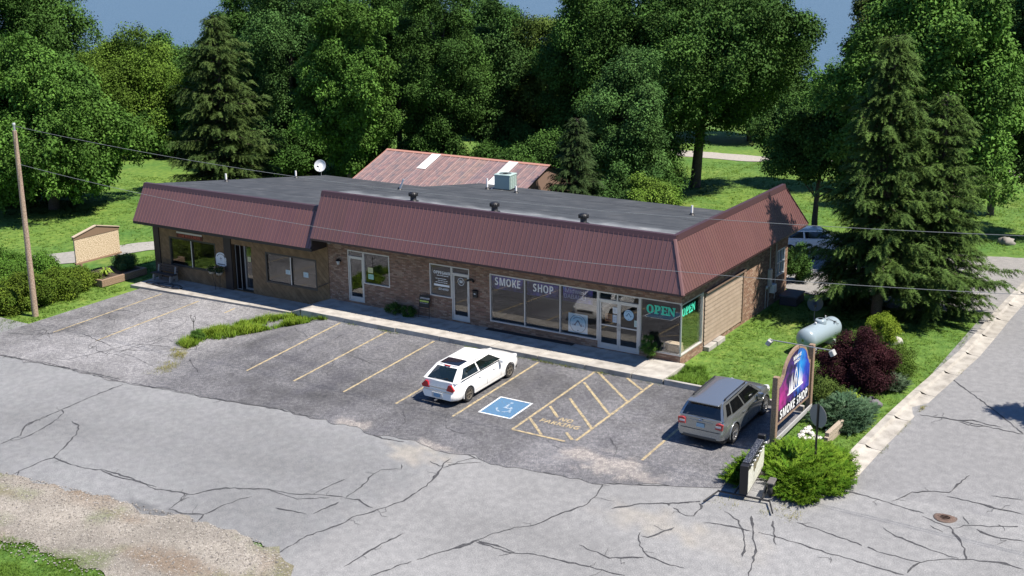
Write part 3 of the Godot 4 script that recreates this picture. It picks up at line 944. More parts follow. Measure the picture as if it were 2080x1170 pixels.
func glass_door(shop: Node, x0: float, x1: float, y0: float, y1: float, m: Material, handle_right: bool, bar: bool) -> MeshInstance3D:
	var b := B.new()
	frame_rect(b, x0, x1, y0, y1, 0.075, -0.075, -0.02)
	b.bb(x0 + 0.075, x1 - 0.075, y0 + 0.075, y0 + 0.19, -0.072, -0.023)
	if bar: b.bb(x0 + 0.075, x1 - 0.075, y0 + 0.98, y0 + 1.03, -0.070, -0.024)
	var d := part("door", b, m, shop)
	pane(d, x0 + 0.07, x1 - 0.07, y0 + 0.19, y1 - 0.07, -0.05)
	b = B.new()
	var hx := x1 - 0.045 if handle_right else x0 + 0.045
	b.rod(Vector3(hx, y0 + 0.85, 0.03), Vector3(hx, y0 + 1.15, 0.03), 0.014)
	b.rod(Vector3(hx, y0 + 0.88, -0.02), Vector3(hx, y0 + 0.88, 0.03), 0.01)
	b.rod(Vector3(hx, y0 + 1.12, -0.02), Vector3(hx, y0 + 1.12, 0.03), 0.01)
	part("handle", b, M.alu, d)
	return d

func sheet_roof(shop: Node, base: Vector3, dir: Vector3, up: Vector3, out: Vector3, s0: float, s1: float, tend: Callable) -> void:
	var s := s0
	while s < s1 - 0.02:
		var b := B.new()
		var e := minf(s + 0.91, s1)
		var t := rg.randf_range(0.95, 1.05)
		b.col = Color(t, t * rg.randf_range(0.98, 1.03), t * rg.randf_range(0.98, 1.03))
		var cols := [[s, 0.0]]
		for r in 4:
			var k := s + r * 0.2275
			for p in [[0.192, 0.0], [0.201, 0.02], [0.217, 0.02], [0.226, 0.0]]:
				if k + p[0] < e: cols.append([k + p[0], p[1]])
		cols.append([e, 0.0])
		var rev := dir.cross(up).dot(out) < 0
		for i in cols.size() - 1:
			var a: float = tend.call(cols[i][0])
			var d: float = tend.call(cols[i + 1][0])
			var p0: Vector3 = base + dir * cols[i][0] + out * cols[i][1]
			var p1: Vector3 = base + dir * cols[i + 1][0] + out * cols[i + 1][1]
			if a <= 0.0 and d <= 0.0: continue
			if rev: b.quad(p1, p0, p0 + up * maxf(a, 0), p1 + up * maxf(d, 0))
			else: b.quad(p0, p1, p1 + up * maxf(d, 0), p0 + up * maxf(a, 0))
		if b.v.size() > 0: part("metal_panel", b, M.sheet_red, shop)
		s += 0.9101

func build_shop() -> void:
	var shop := thing("shop_building", "long low brick and wood shop building with dark red metal mansard roof", "building", Vector3.ZERO)
	rg.seed = 31
	# --- main brick walls: mortar core, bricks in front of it
	var core := B.new()
	for r in cut(-18.9, -0.012, -0.4, 3.35, FRONT): core.bb(r[0], r[1], r[2], r[3], -0.24, -0.012)
	part("front_wall", core, M.mortar, shop)
	var stf := Transform3D(Basis(Vector3.UP, PI / 2), Vector3.ZERO)   # local x -> -z, local z -> +x
	core = B.new()
	for r in cut(0.03, 12.5, -0.4, 3.35, SIDE): core.box(stf * Vector3((r[0] + r[1]) / 2, (r[2] + r[3]) / 2, -0.126), Vector3(r[1] - r[0], r[3] - r[2], 0.228), stf.basis)
	part("side_wall", core, M.mortar, shop)
	core = B.new()
	core.bb(-18.9, -0.3, -0.6, 3.35, -12.49, -12.25)
	core.bb(-31.2, -18.9, -0.9, 2.6, -13.6, -13.4)
	core.bb(-31.19, -30.95, -0.9, 2.75, -13.4, -0.2)
	core.bb(-19.0, -18.9, 2.0, 3.4, -12.2, -0.2)
	part("back_wall", core, M.wood_brown, shop)
	var many := B.new()
	var sops := SIDE + [[2.3, 6.66, 0.06, 2.5]]
	bricks(0.0, 12.5, -0.3, 3.35, sops, stf, func(p: Vector3) -> bool: return p.x > 6.66 and p.x < 9.2 and p.y > 0.1 and p.y < 2.2, shop, many)
	bricks(-18.9, 0.0, -0.3, 3.35, FRONT, Transform3D.IDENTITY, func(_p: Vector3) -> bool: return false, shop, many)
	part("bricks", many, M.brick, shop, true)
	# --- glazing of the brick front
	var tr := 2.28
	window(shop, -16.72, -15.14, 1.08, 2.66, [], M.alu)
	var f := B.new()
	frame_rect(f, -17.676, -16.724, 0.104, 2.656, 0.045, -0.10, 0.012)
	f.bb(-17.63, -16.77, tr + 0.03, tr + 0.09, -0.095, 0.01)
	var fr := part("door_frame", f, M.alu, shop)
	pane(fr, -17.63, -16.77, tr + 0.09, 2.61, -0.045)
	glass_door(shop, -17.625, -16.775, 0.15, tr + 0.028, M.alu, true, false)
	window(shop, -12.79, -11.54, 1.08, 2.63, [], M.alu)
	f = B.new()
	frame_rect(f, -11.536, -10.564, 0.084, 2.626, 0.045, -0.10, 0.012)
	f.bb(-11.49, -10.61, tr, tr + 0.06, -0.095, 0.01)
	fr = part("door_frame", f, M.alu, shop)
	pane(fr, -11.49, -10.61, tr + 0.06, 2.58, -0.045)
	glass_door(shop, -11.485, -10.615, 0.13, tr - 0.002, M.alu, true, false)
	window(shop, -9.45, -3.9, 0.33, 2.58, [-7.6, -5.78], M.alu)
	f = B.new()
	frame_rect(f, -3.896, -1.904, 0.034, 2.566, 0.06, -0.10, 0.012)
	f.bb(-3.836, -1.964, 2.17, 2.235, -0.095, 0.01)
	f.bb(-3.0, -2.94, 2.235, 2.506, -0.09, 0.005)
	fr = part("door_frame", f, M.alu, shop)
	pane(fr, -3.836, -3.0, 2.235, 2.506, -0.045)
	pane(fr, -2.94, -1.964, 2.235, 2.506, -0.045)
	glass_door(shop, -3.83, -2.905, 0.075, 2.165, M.alu, true, true)
	glass_door(shop, -2.895, -1.97, 0.075, 2.165, M.alu, false, true)
	# corner window, both faces, metal corner post
	f = B.new()
	f.bb(-1.896, -1.85, 0.274, 2.576, -0.10, 0.012)
	f.bb(-1.85, -0.03, 0.274, 0.32, -0.10, 0.012)
	f.bb(-1.85, -0.03, 2.53, 2.576, -0.10, 0.012)
	fr = part("window", f, M.alu, shop)
	pane(fr, -1.85, -0.03, 0.32, 2.53, -0.045)
	f = B.new()
	f.bb(-0.035, 0.022, 0.262, 2.6, -0.035, 0.022)
	part("corner_post", f, mat(0.42, 0.46, 0.45, 0.35, 0.3), shop)
	f = B.new()
	f.bb(-0.10, 0.012, 0.264, 0.31, -2.21, -0.04)
	f.bb(-0.10, 0.012, 2.47, 2.516, -2.21, -0.04)
	f.bb(-0.10, 0.012, 0.31, 2.47, -2.21, -2.16)
	fr = part("window", f, M.alu, shop)
	var gp := B.new()
	for k in [-0.045, -0.05, -0.065, -0.07]: gp.quad(Vector3(k, 0.31, -0.04), Vector3(k, 0.31, -2.16), Vector3(k, 2.47, -2.16), Vector3(k, 2.47, -0.04))
	part("pane", gp, M.glass, fr)
	# small rear side window with white-blue frame and bars
	f = B.new()
	var wz := Transform3D(Basis(Vector3.UP, PI / 2), Vector3.ZERO)
	for r in [[11.054, 12.096, 1.104, 1.16], [11.054, 12.096, 2.36, 2.416], [11.054, 11.11, 1.16, 2.36], [12.04, 12.096, 1.16, 2.36], [11.36, 11.40, 1.16, 2.36], [11.74, 11.78, 1.16, 2.36], [11.11, 12.04, 1.74, 1.79]]:
		f.box(wz * Vector3((r[0] + r[1]) / 2, (r[2] + r[3]) / 2, -0.03), Vector3(r[1] - r[0], r[3] - r[2], 0.07), wz.basis)
	fr = part("window", f, mat(0.55, 0.62, 0.66, 0.5), shop)
	gp = B.new()
	gp.quad(Vector3(-0.05, 1.16, -11.11), Vector3(-0.05, 1.16, -12.04), Vector3(-0.05, 2.36, -12.04), Vector3(-0.05, 2.36, -11.11))
	part("pane", gp, M.glass, fr)
	# --- boarded side opening: lapped boards with a brown header and jamb
	for k in 12:
		var y := 0.08 + k * 0.197
		var b := B.new()
		var t := rg.randf_range(0.95, 1.05)
		b.col = Color(t, t, t)
		b.quad(Vector3(0.045, y, -2.36), Vector3(0.045, y, -6.56), Vector3(0.018, y + 0.2, -6.56), Vector3(0.018, y + 0.2, -2.36))
		b.quad(Vector3(0.045, y, -6.56), Vector3(0.045, y, -2.36), Vector3(0.0, y, -2.36), Vector3(0.0, y, -6.56))
		part("lap_board", b, M.lap, shop)
	f = B.new()
	f.bb(-0.02, 0.15, 2.44, 2.50, -6.72, -2.3)
	f.bb(-0.02, 0.07, 0.06, 2.44, -6.66, -6.57)
	part("header_trim", f, mat(0.14, 0.095, 0.07, 0.8), shop)
	# --- left wood wing
	f = B.new()
	for r in cut(-31.2, -18.92, -0.9, 2.85, LEFT): f.bb(r[0], r[1], r[2], r[3], -0.22, -0.02)
	part("wing_wall", f, mat(0.07, 0.045, 0.025, 0.9), shop)
	var strip := 0.205
	var pitch := (strip + 0.010) * sqrt(2.0)
	var rects := cut(-30.78, -18.93, -0.5, 2.80, LEFT + [[-26.0, -25.45, -0.6, 2.9]])
	var walls := []
	for r in rects: walls.append(PackedVector2Array([Vector2(r[0], r[2]), Vector2(r[1], r[2]), Vector2(r[1], r[3]), Vector2(r[0], r[3])]))
	var x := -36.0
	while x < -18.5:
		var bp := PackedVector2Array([Vector2(x, 3.0), Vector2(x + strip * sqrt(2.0), 3.0), Vector2(x + strip * sqrt(2.0) + 3.6, -0.6), Vector2(x + 3.6, -0.6)])
		for wl in walls:
			for pc in Geometry2D.intersect_polygons(bp, wl):
				if pc.size() < 3 or absf(area(pc)) < 0.004: continue
				var b := B.new()
				var t := rg.randf_range(0.86, 1.12)
				b.col = Color(t, t, t)
				b.prism(pc, -0.02, rg.randf_range(-0.001, 0.002))
				part("siding_board", b, M.wood_brown, shop)
		x += pitch
	f = B.new()
	f.bb(-31.22, -30.8, -0.5, 2.8, -0.06, 0.05)
	f.bb(-25.98, -25.47, -0.5, 2.8, -0.06, 0.05)
	part("corner_board", f, M.dark_trim, shop)
	window(shop, -30.07, -26.62, 0.24, 1.86, [-28.4], M.alu_dark, 0.09)
	window(shop, -23.12, -19.70, 0.26, 1.87, [-21.4], M.alu_dark, 0.09)
	f = B.new()
	f.bb(-28.43, -28.37, 0.33, 1.77, 0.009, 0.02)
	f.bb(-21.43, -21.37, 0.35, 1.78, 0.009, 0.02)
	part("mullion_strip", f, M.alu, shop)
	# recessed entrance
	f = B.new()
	f.bb(-25.45, -25.40, -0.5, 1.98, -0.75, -0.22)
	f.bb(-24.13, -24.08, -0.5, 1.98, -0.75, -0.22)
	f.bb(-25.40, -24.95, -0.5, 1.98, -0.78, -0.70)
	part("entry_recess", f, M.dark_trim, shop)
	var dd := B.new()
	frame_rect(dd, -24.95, -24.13, -0.46, 1.96, 0.09, -0.42, -0.36)
	var dr := part("door", dd, M.grey_metal, shop)
	pane(dr, -24.86, -24.22, -0.37, 1.87, -0.39)
	dd = B.new()
	frame_rect(dd, -25.38, -25.02, -0.46, 1.94, 0.03, -0.20, -0.17)
	part("screen_door", dd, M.grey_metal, shop)
	# --- mansard sheets
	var UF := Vector3(0, 2.0, -0.99)
	var nf := Vector3(0, 0.99, 2.0).normalized()
	sheet_roof(shop, Vector3(0, 3.3, 1.15), Vector3(1, 0, 0), UF, nf, -19.0, 0.56, func(s: float) -> float: return minf(1.0, (0.56 - s) / 0.86))
	var US := Vector3(-0.86, 2.0, 0)
	var ns := Vector3(2.0, 0.86, 0).normalized()
	sheet_roof(shop, Vector3(0.56, 3.3, 0), Vector3(0, 0, -1), US, ns, -1.15, 13.75, func(s: float) -> float: return clampf(minf((s + 1.15) / 0.99, (13.75 - s) / 1.25), 0.0, 1.0))
	var UL := Vector3(0, 1.74, -0.96)
	sheet_roof(shop, Vector3(0, 2.77, 1.15), Vector3(1, 0, 0), UL, Vector3(0, 0.96, 1.74).normalized(), -31.45, -19.03, func(_s: float) -> float: return 1.0)
	# caps, drip edges, hips
	f = B.new()
	var cp := PackedVector2Array([Vector2(0.215, 5.22), Vector2(0.115, 5.44), Vector2(-0.10, 5.44), Vector2(-0.10, 5.20)])
	f.prism(to_zy(cp), -19.02, -0.28, Transform3D(Basis(Vector3.FORWARD, Vector3.UP, Vector3.RIGHT), Vector3.ZERO))
	part("ridge_cap", f, M.trim_red, shop)
	f = B.new()
	f.prism(PackedVector2Array([Vector2(-0.235, 5.21), Vector2(-0.30, 5.435), Vector2(-0.47, 5.435), Vector2(-0.47, 5.19)]), -12.5, 0.11)
	part("ridge_cap", f, M.trim_red, shop)
	f = B.new()
	var cl := PackedVector2Array([Vector2(0.245, 4.44), Vector2(0.15, 4.66), Vector2(-0.05, 4.66), Vector2(-0.05, 4.42)])
	f.prism(to_zy(cl), -31.48, -19.03, Transform3D(Basis(Vector3.FORWARD, Vector3.UP, Vector3.RIGHT), Vector3.ZERO))
	part("ridge_cap", f, M.trim_red, shop)
	f = B.new()
	hip(f, Vector3(0.575, 3.29, 1.165), Vector3(-0.30, 5.30, 0.17), Vector3(0.5, 0.35, 0.5))
	part("hip_cap", f, M.sheet_red, shop)
	f = B.new()
	hip(f, Vector3(0.57, 3.29, -13.75), Vector3(-0.30, 5.30, -12.5), Vector3(0.5, 0.35, -0.5))
	part("hip_cap", f, M.trim_red, shop)
	f = B.new()
	f.bb(-19.0, 0.53, 3.20, 3.297, 1.08, 1.13)
	f.bb(0.48, 0.53, 3.202, 3.296, -13.7, 1.08)
	part("drip_edge", f, M.trim_red, shop)
	f = B.new()
	f.bb(-31.45, -18.97, 2.62, 2.768, 1.07, 1.135)
	f.bb(-19.02, -18.97, 2.622, 3.2, 0.0, 1.07)
	part("drip_edge", f, M.dark_trim, shop)
	f = B.new()
	f.bb(-18.95, 0.50, 3.24, 3.26, -0.01, 1.07)
	f.bb(0.0, 0.48, 3.238, 3.258, -12.6, -0.01)
	f.bb(-31.43, -19.03, 2.66, 2.68, 0.0, 1.06)
	part("soffit", f, M.soffit, shop)
	# end plates behind the mansards
	f = B.new()
	f.tri(Vector3(-19.0, 3.3, 1.15), Vector3(-19.0, 5.3, 0.16), Vector3(-19.0, 3.3, 0.0))
	f.quad(Vector3(-19.0, 3.3, 0.0), Vector3(-19.0, 5.3, 0.16), Vector3(-19.0, 5.3, -0.1), Vector3(-19.0, 3.3, -0.1))
	f.tri(Vector3(-31.45, 2.77, 1.15), Vector3(-31.45, 4.51, 0.19), Vector3(-31.45, 2.77, 0.0))
	f.quad(Vector3(-31.45, 2.77, 0.0), Vector3(-31.45, 4.51, 0.19), Vector3(-31.45, 4.5, -0.04), Vector3(-31.45, 2.77, -0.04))
	f.quad(Vector3(-0.45, 3.3, -12.5), Vector3(-0.45, 3.3, -0.05), Vector3(-0.45, 5.3, -0.05), Vector3(-0.45, 5.3, -12.5))
	f.quad(Vector3(0.5, 3.3, -13.7), Vector3(-0.45, 3.3, -13.0), Vector3(-0.45, 5.3, -12.45), Vector3(-0.32, 5.3, -12.5))
	part("end_plate", f, M.sheet_red, shop)
	# --- flat roofs falling to the back
	var nz := noise(0.35, 8, 4)
	var tint_main := func(px: float, pz: float) -> Color:
		var t := 1.0 + nz.get_noise_2d(px * 0.6, pz * 0.8) * 0.10
		var k := Color(t, t, t)
		var g := clampf(ss(-3.2, -0.6, pz + nz.get_noise_2d(px, pz) * 1.4) + nz.get_noise_2d(px * 3.0, pz * 3.0) * 0.5, 0.0, 1.0) * ss(-3.6, -1.5, pz)
		return k.lerp(Color(4.8, 4.6, 4.3), g * 0.8)
	part("roof_membrane", roof_sheet(-18.97, -0.44, -13.65, -0.04, 5.34, 0.135, tint_main), M.membrane, shop)
	var tint_left := func(px: float, pz: float) -> Color:
		var t := 1.0 + nz.get_noise_2d(px * 0.6 + 50.0, pz * 0.8) * 0.10
		return Color(t, t, t * 1.02)
	part("roof_membrane", roof_sheet(-31.45, -18.9, -14.6, 0.0, 4.58, 0.131, tint_left), M.membrane, shop)
	f = B.new()
	for q in [-3.6, -7.2, -10.6]:
		for i in 12:
			var xa := -18.9 + i * 1.53
			f.box(Vector3(xa + 0.77, 5.34 + 0.135 * q + 0.006, q), Vector3(1.53, 0.008, 0.07), Basis(Vector3.RIGHT, -0.134))
	for q in [-3.4, -6.6, -10.0]: f.box(Vector3(-25.2, 4.58 + 0.131 * q + 0.006, q), Vector3(12.4, 0.008, 0.06), Basis(Vector3.RIGHT, -0.130))
	f.box(Vector3(-5.9, 5.34 - 0.135 * 9.0 + 0.008, -9.0), Vector3(0.05, 0.008, 8.8), Basis(Vector3.RIGHT, -0.134))
	part("membrane_seam", f, mat(0.085, 0.09, 0.096, 0.7), shop)
	# --- interiors
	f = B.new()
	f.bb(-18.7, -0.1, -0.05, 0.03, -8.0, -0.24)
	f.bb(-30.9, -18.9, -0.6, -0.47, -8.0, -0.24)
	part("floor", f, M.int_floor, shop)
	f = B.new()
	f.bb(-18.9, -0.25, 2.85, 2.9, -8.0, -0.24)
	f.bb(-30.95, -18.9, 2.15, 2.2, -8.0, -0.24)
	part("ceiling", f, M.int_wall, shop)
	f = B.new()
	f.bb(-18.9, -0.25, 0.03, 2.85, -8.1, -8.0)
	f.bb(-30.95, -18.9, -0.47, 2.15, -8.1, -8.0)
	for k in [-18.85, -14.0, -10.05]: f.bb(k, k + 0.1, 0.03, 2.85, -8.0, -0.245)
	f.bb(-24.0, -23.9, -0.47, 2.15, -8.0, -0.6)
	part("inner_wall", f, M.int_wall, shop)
	shop_signs(shop)

func to_zy(p: PackedVector2Array) -> PackedVector2Array:
	var o := PackedVector2Array()
	for k in p: o.append(Vector2(-k.x, k.y))
	return o

func area(p: PackedVector2Array) -> float:
	var s := 0.0
	for i in p.size():
		var a := p[i]
		var b := p[(i + 1) % p.size()]
		s += a.x * b.y - a.y * b.x
	return s * 0.5

func hip(b: B, p: Vector3, q: Vector3, out: Vector3) -> void:
	var t := (q - p).normalized()
	var o := (out - t * out.dot(t)).normalized()
	var s := t.cross(o).normalized() * 0.075
	var l := o * 0.03
	for k in [[p - s, p + l, q + l, q - s], [p + l, p + s, q + s, q + l]]:
		if (k[1] - k[0]).cross(k[2] - k[0]).dot(out) < 0: b.quad(k[0], k[3], k[2], k[1])
		else: b.quad(k[0], k[1], k[2], k[3])

func roof_sheet(x0: float, x1: float, z0: float, z1: float, y: float, slope: float, tint: Callable) -> B:
	var b := B.new()
	var nx := int((x1 - x0) / 0.4)
	var nzz := int((z1 - z0) / 0.4)
	var up := Vector3(0, 1, -slope).normalized()
	for i in nx:
		for j in nzz:
			var p := []
			for e in [[0, 0], [0, 1], [1, 1], [1, 0]]:
				var x := lerpf(x0, x1, float(i + e[0]) / nx)
				var z := lerpf(z0, z1, float(j + e[1]) / nzz)
				p.append([Vector3(x, y + slope * z, z), tint.call(x, z)])
			for t in [[0, 2, 1], [0, 3, 2]]:
				for e in t:
					b.v.append(p[e][0]); b.n.append(up); b.c.append(p[e][1])
	b.col = Color(0.8, 0.8, 0.8)
	var a := y + slope * z0
	b.quad(Vector3(x1, a - 0.3, z0), Vector3(x0, a - 0.3, z0), Vector3(x0, a, z0), Vector3(x1, a, z0))
	b.quad(Vector3(x0, a - 0.3, z0), Vector3(x0, y + slope * z1 - 0.3, z1), Vector3(x0, y + slope * z1, z1), Vector3(x0, a, z0))
	return b

# lettering and prints fixed to the shop windows and walls
func shop_signs(shop: Node) -> void:
	var white_print := mat(0.82, 0.84, 0.85, 0.6)
	var green_print := mat(0.06, 0.62, 0.42, 0.5)
	var face := func(x: float, y: float, z: float) -> Transform3D: return Transform3D(Basis.IDENTITY, Vector3(x, y, z))
	# dark blue-purple window banners with white lettering
	var banner := surf(ntex(256, noise(0.012, 221, 3), 1.6, noise(0.05, 222, 3), 0.5, [[0.0, 0.02, 0.015, 0.05], [0.4, 0.03, 0.03, 0.12], [0.65, 0.05, 0.05, 0.25], [0.85, 0.10, 0.03, 0.18], [1.0, 0.05, 0.12, 0.4]]), 2.6, 0.7)
	for r in [[-9.38, -7.72, 1.88, 2.50], [-7.5, -5.9, 1.86, 2.48], [-5.68, -4.2, 1.86, 2.5]]:
		var s := thing("window_banner", ["dark blue window banner reading SMOKE beside the mailbox end", "dark purple window banner reading SHOP in the middle pane", "dark blue window banner reading Midwest next to double doors"][int((r[0] + 9.4) / 1.85)], "banner", Vector3(r[0], r[2], -0.076), 0.0, "banners in the shop window")
		var b := B.new()
		b.bb(0, r[1] - r[0], 0, r[3] - r[2], -0.006, 0.0)
		part("sheet", b, banner, s)
		var w: float = r[1] - r[0]
		if r[0] < -9: letters("lettering", "SMOKE", 0.50, 0.004, white_print, s, face.call(w / 2 + 0.02, 0.36, 0.004), "Droid Sans", 0.82, 700)
		elif r[0] < -7: letters("lettering", "SHOP", 0.50, 0.004, white_print, s, face.call(w / 2 + 0.02, 0.36, 0.004), "Droid Sans", 0.82, 700)
		else:
			letters("lettering", "Midwest", 0.26, 0.004, mat(0.33, 0.36, 0.5, 0.6), s, face.call(w / 2 - 0.1, 0.48, 0.004), "Droid Sans", 1.1)
			letters("lettering", "DABADU", 0.26, 0.004, mat(0.3, 0.33, 0.48, 0.6), s, face.call(w / 2 - 0.15, 0.22, 0.004), "Droid Sans", 1.1)
	# round mountain-and-pine emblem poster
	var ps := thing("window_poster", "pale square poster with a round pine emblem low in the shop window", "poster", Vector3(-4.92, 0.9, -0.078))
	var b := B.new()
	b.bb(-0.48, 0.48, -0.42, 0.45, -0.006, 0.0)
	part("sheet", b, mat(0.42, 0.55, 0.62, 0.7), ps)
	emblem(ps, 0.41, mat(0.33, 0.52, 0.64, 0.7), mat(0.03, 0.06, 0.13, 0.7), 0.002)
	var dc := thing("door_sticker", "round pale blue pine emblem sticker on the double door", "sticker", Vector3(-2.44, 1.68, -0.044))
	emblem(dc, 0.245, mat(0.40, 0.58, 0.70, 0.7), mat(0.04, 0.10, 0.22, 0.7), 0.001)
	# papers on glass
	var notes := [[-3.2, -2.98, 1.66, 1.94, 0, "white notice taped high beside the double door handle"], [-3.2, -3.0, 1.26, 1.6, 1, "pale notice taped just above the push bar of double doors"], [-2.17, -1.99, 1.22, 1.5, 2, "white and green card low on the right-hand shop door"], [-16.48, -16.17, 1.66, 1.92, 3, "pale yellow paper on the window by the first glass door"], [-16.47, -16.15, 1.34, 1.59, 4, "pale green paper below a yellow one on shop window"], [-21.80, -21.5, 0.86, 1.08, 5, "white paper beside the white mullion of wood-front window"], [-20.62, -20.3, 0.86, 1.12, 5, "white paper near the right edge of wood-front window"], [-24.72, -24.5, 1.05, 1.3, 3, "small cream paper on the door of the wood front"]]
	var pm := [M.paper, mat(0.5, 0.55, 0.6, 0.8), mat(0.5, 0.6, 0.55, 0.8), mat(0.62, 0.62, 0.33, 0.8), mat(0.35, 0.6, 0.48, 0.8), mat(0.55, 0.66, 0.68, 0.8)]
	for n in notes:
		var z := -0.026 if n[0] > -4 else (-0.034 if n[0] > -20 else -0.036)
		if n[0] < -24: z = -0.378
		var o := thing("taped_paper", n[5], "paper", Vector3(n[0], n[2], z), 0.0, "papers taped to the shop glass")
		b = B.new()
		b.bb(0, n[1] - n[0], 0, n[3] - n[2], -0.003, 0.0)
		part("sheet", b, pm[n[4]], o)
		b = B.new()
		for k in 3: b.bb(0.04, (n[1] - n[0]) * rg.randf_range(0.6, 0.85), (n[3] - n[2]) * (0.25 + k * 0.2), (n[3] - n[2]) * (0.25 + k * 0.2) + 0.012, 0.0, 0.001)
		part("print", b, mat(0.2, 0.2, 0.22, 0.8), o)
	var bx := thing("help_sign", "brown cardboard sign standing behind the double door glass", "sign", Vector3(-3.43, 1.24, -0.09))
	b = B.new()
	b.bb(-0.17, 0.17, 0, 0.36, -0.02, 0.0)
	part("board", b, mat(0.33, 0.17, 0.08, 0.8), bx)
	b = B.new()
	b.bb(-0.12, 0.12, 0.25, 0.29, 0.0, 0.002)
	b.bb(-0.12, 0.12, 0.19, 0.22, 0.0, 0.002)
	b.bb(-0.12, 0.12, 0.05, 0.14, 0.0, 0.002)
	part("print", b, mat(0.12, 0.05, 0.03, 0.8), bx)
	# green OPEN letters on both corner panes
	var op := thing("open_lettering", "green OPEN lettering on the front corner window", "lettering", Vector3(-0.95, 1.98, -0.030))
	for k in 4: letters("letters", "OPEN", 0.47, 0.004, green_print, op, face.call([-0.014, 0.014, 0.0, 0.0][k], 0.14 + [0.0, 0.0, 0.012, -0.012][k], k * 0.0015), "Droid Serif", 1.0, 700)
	op = thing("open_lettering", "green OPEN lettering on the corner window facing the lawn", "lettering", Vector3(-0.030, 1.98, -0.78), PI / 2)
	for k in 4: letters("letters", "OPEN", 0.47, 0.004, green_print, op, face.call([-0.014, 0.014, 0.0, 0.0][k], 0.14 + [0.0, 0.0, 0.012, -0.012][k], k * 0.0015), "Droid Serif", 1.0, 700)
	# second unit: white window print
	var wp := thing("window_lettering", "white OPPEGAARD window print with a phone line", "lettering", Vector3(-12.1, 1.2, -0.036))
	letters("letters", "OPPEGAARD", 0.20, 0.003, white_print, wp, face.call(0.05, 1.03, 0), "Droid Sans", 0.92, 700)
	b = B.new()
	for l in [[-0.30, 0.35, 0.88, 0.03], [-0.38, 0.25, 0.73, 0.025], [-0.25, 0.3, 0.64, 0.025], [-0.38, 0.28, 0.55, 0.025]]:
		var x: float = l[0]
		while x < l[1]:
			var e := minf(x + rg.randf_range(0.05, 0.14), l[1])
			b.bb(x, e, l[2], l[2] + l[3], 0.0, 0.002)
			x = e + 0.022
	b.bb(-0.47, 0.40, 0.38, 0.475, 0.0, 0.002)
	part("print", b, white_print, wp)
	letters("letters", "671-0153", 0.14, 0.003, white_print, wp, face.call(0.06, 0.25, 0), "Droid Sans", 0.95, 700)
	var rs := thing("door_sticker", "faint round white badge on the second glass door", "sticker", Vector3(-11.05, 1.95, -0.044))
	b = B.new()
	for k in 20:
		var a := TAU * k / 20
		var d := TAU * (k + 1) / 20
		b.quad(Vector3(cos(a) * 0.16, sin(a) * 0.16, 0), Vector3(cos(a) * 0.18, sin(a) * 0.18, 0), Vector3(cos(d) * 0.18, sin(d) * 0.18, 0), Vector3(cos(d) * 0.16, sin(d) * 0.16, 0))
	part("ring", b, white_print, rs)
	letters("letters", "M", 0.2, 0.002, white_print, rs, face.call(0, 0, 0), "Droid Sans", 1.0, 700)
	# wood front signs
	var ws := thing("wall_sign", "dark red wooden FOR WELLNESS board over the wood-front window", "sign", Vector3(-28.45, 1.90, 0.02))
	b = B.new()
	b.bb(-0.95, 0.95, 0.0, 0.21, 0.0, 0.03)
	part("board", b, mat(0.10, 0.022, 0.014, 0.7), ws)
	letters("lettering", "FOR WELLNESS", 0.19, 0.004, mat(0.42, 0.09, 0.05, 0.7), ws, face.call(0, 0.105, 0.032), "Droid Serif", 1.05, 700)
	b = B.new()
	b.bb(-0.95, 0.93, 0.215, 0.31, 0.0, 0.028)
	part("top_strip", b, mat(0.55, 0.53, 0.46, 0.8), ws)
	var ar := thing("wall_sign", "white arch-topped sign beside the wood-front window", "sign", Vector3(-26.22, 0.70, 0.02))
	b = B.new()
	var arch := PackedVector2Array([Vector2(-0.36, 0.06), Vector2(-0.2, 0.0), Vector2(0.2, 0.0), Vector2(0.36, 0.06), Vector2(0.38, 0.44)])
	for k in 9: arch.append(Vector2(cos(PI * k / 8.0) * 0.36, 0.48 + sin(PI * k / 8.0) * 0.26))
	arch.append(Vector2(-0.38, 0.44))
	b.prism(arch, 0.0, 0.03)
	part("board", b, mat(0.62, 0.66, 0.70, 0.7), ar)
	b = B.new()
	for k in 8:
		var a := PI * (0.14 + 0.72 * k / 7.0)
		b.box(Vector3(cos(a) * 0.27, 0.45 + sin(a) * 0.2, 0.032), Vector3(0.06, 0.035, 0.004), Basis(Vector3.BACK, a - PI / 2))
	for k in 6: b.bb(-0.26 + k * 0.09, -0.19 + k * 0.09, 0.07, 0.13, 0.03, 0.034)
	b.bb(-0.01, 0.01, 0.3, 0.5, 0.03, 0.034)
	b.bb(-0.08, 0.08, 0.4, 0.42, 0.03, 0.035)
	part("print", b, mat(0.06, 0.07, 0.09, 0.8), ar)
	# furniture inside the smoke shop
	var ct := thing("shop_counter", "long brown counter inside the smoke shop window", "counter", Vector3(-7.0, 0.03, -3.0))
	b = B.new()
	b.bb(-1.9, 1.9, 0, 0.9, -0.3, 0.3)
	part("body", b, M.counter, ct)
	b = B.new()
	b.bb(-1.95, 1.95, 0.9, 0.95, -0.35, 0.35)
	part("top", b, mat(0.2, 0.18, 0.15, 0.4), ct)
	var st := thing("shop_stool", "pale wooden step stool inside the corner window", "stool", Vector3(-0.75, 0.03, -0.95))
	b = B.new()
	b.bb(-0.35, 0.35, 0.42, 0.46, -0.2, 0.2)
	part("seat", b, mat(0.6, 0.5, 0.36, 0.7), st)
	for s in [-1, 1]:
		b = B.new()
		b.box(Vector3(s * 0.36, 0.21, 0), Vector3(0.05, 0.45, 0.36), Basis(Vector3.BACK, s * 0.22))
		part("leg", b, mat(0.6, 0.5, 0.36, 0.7), st)

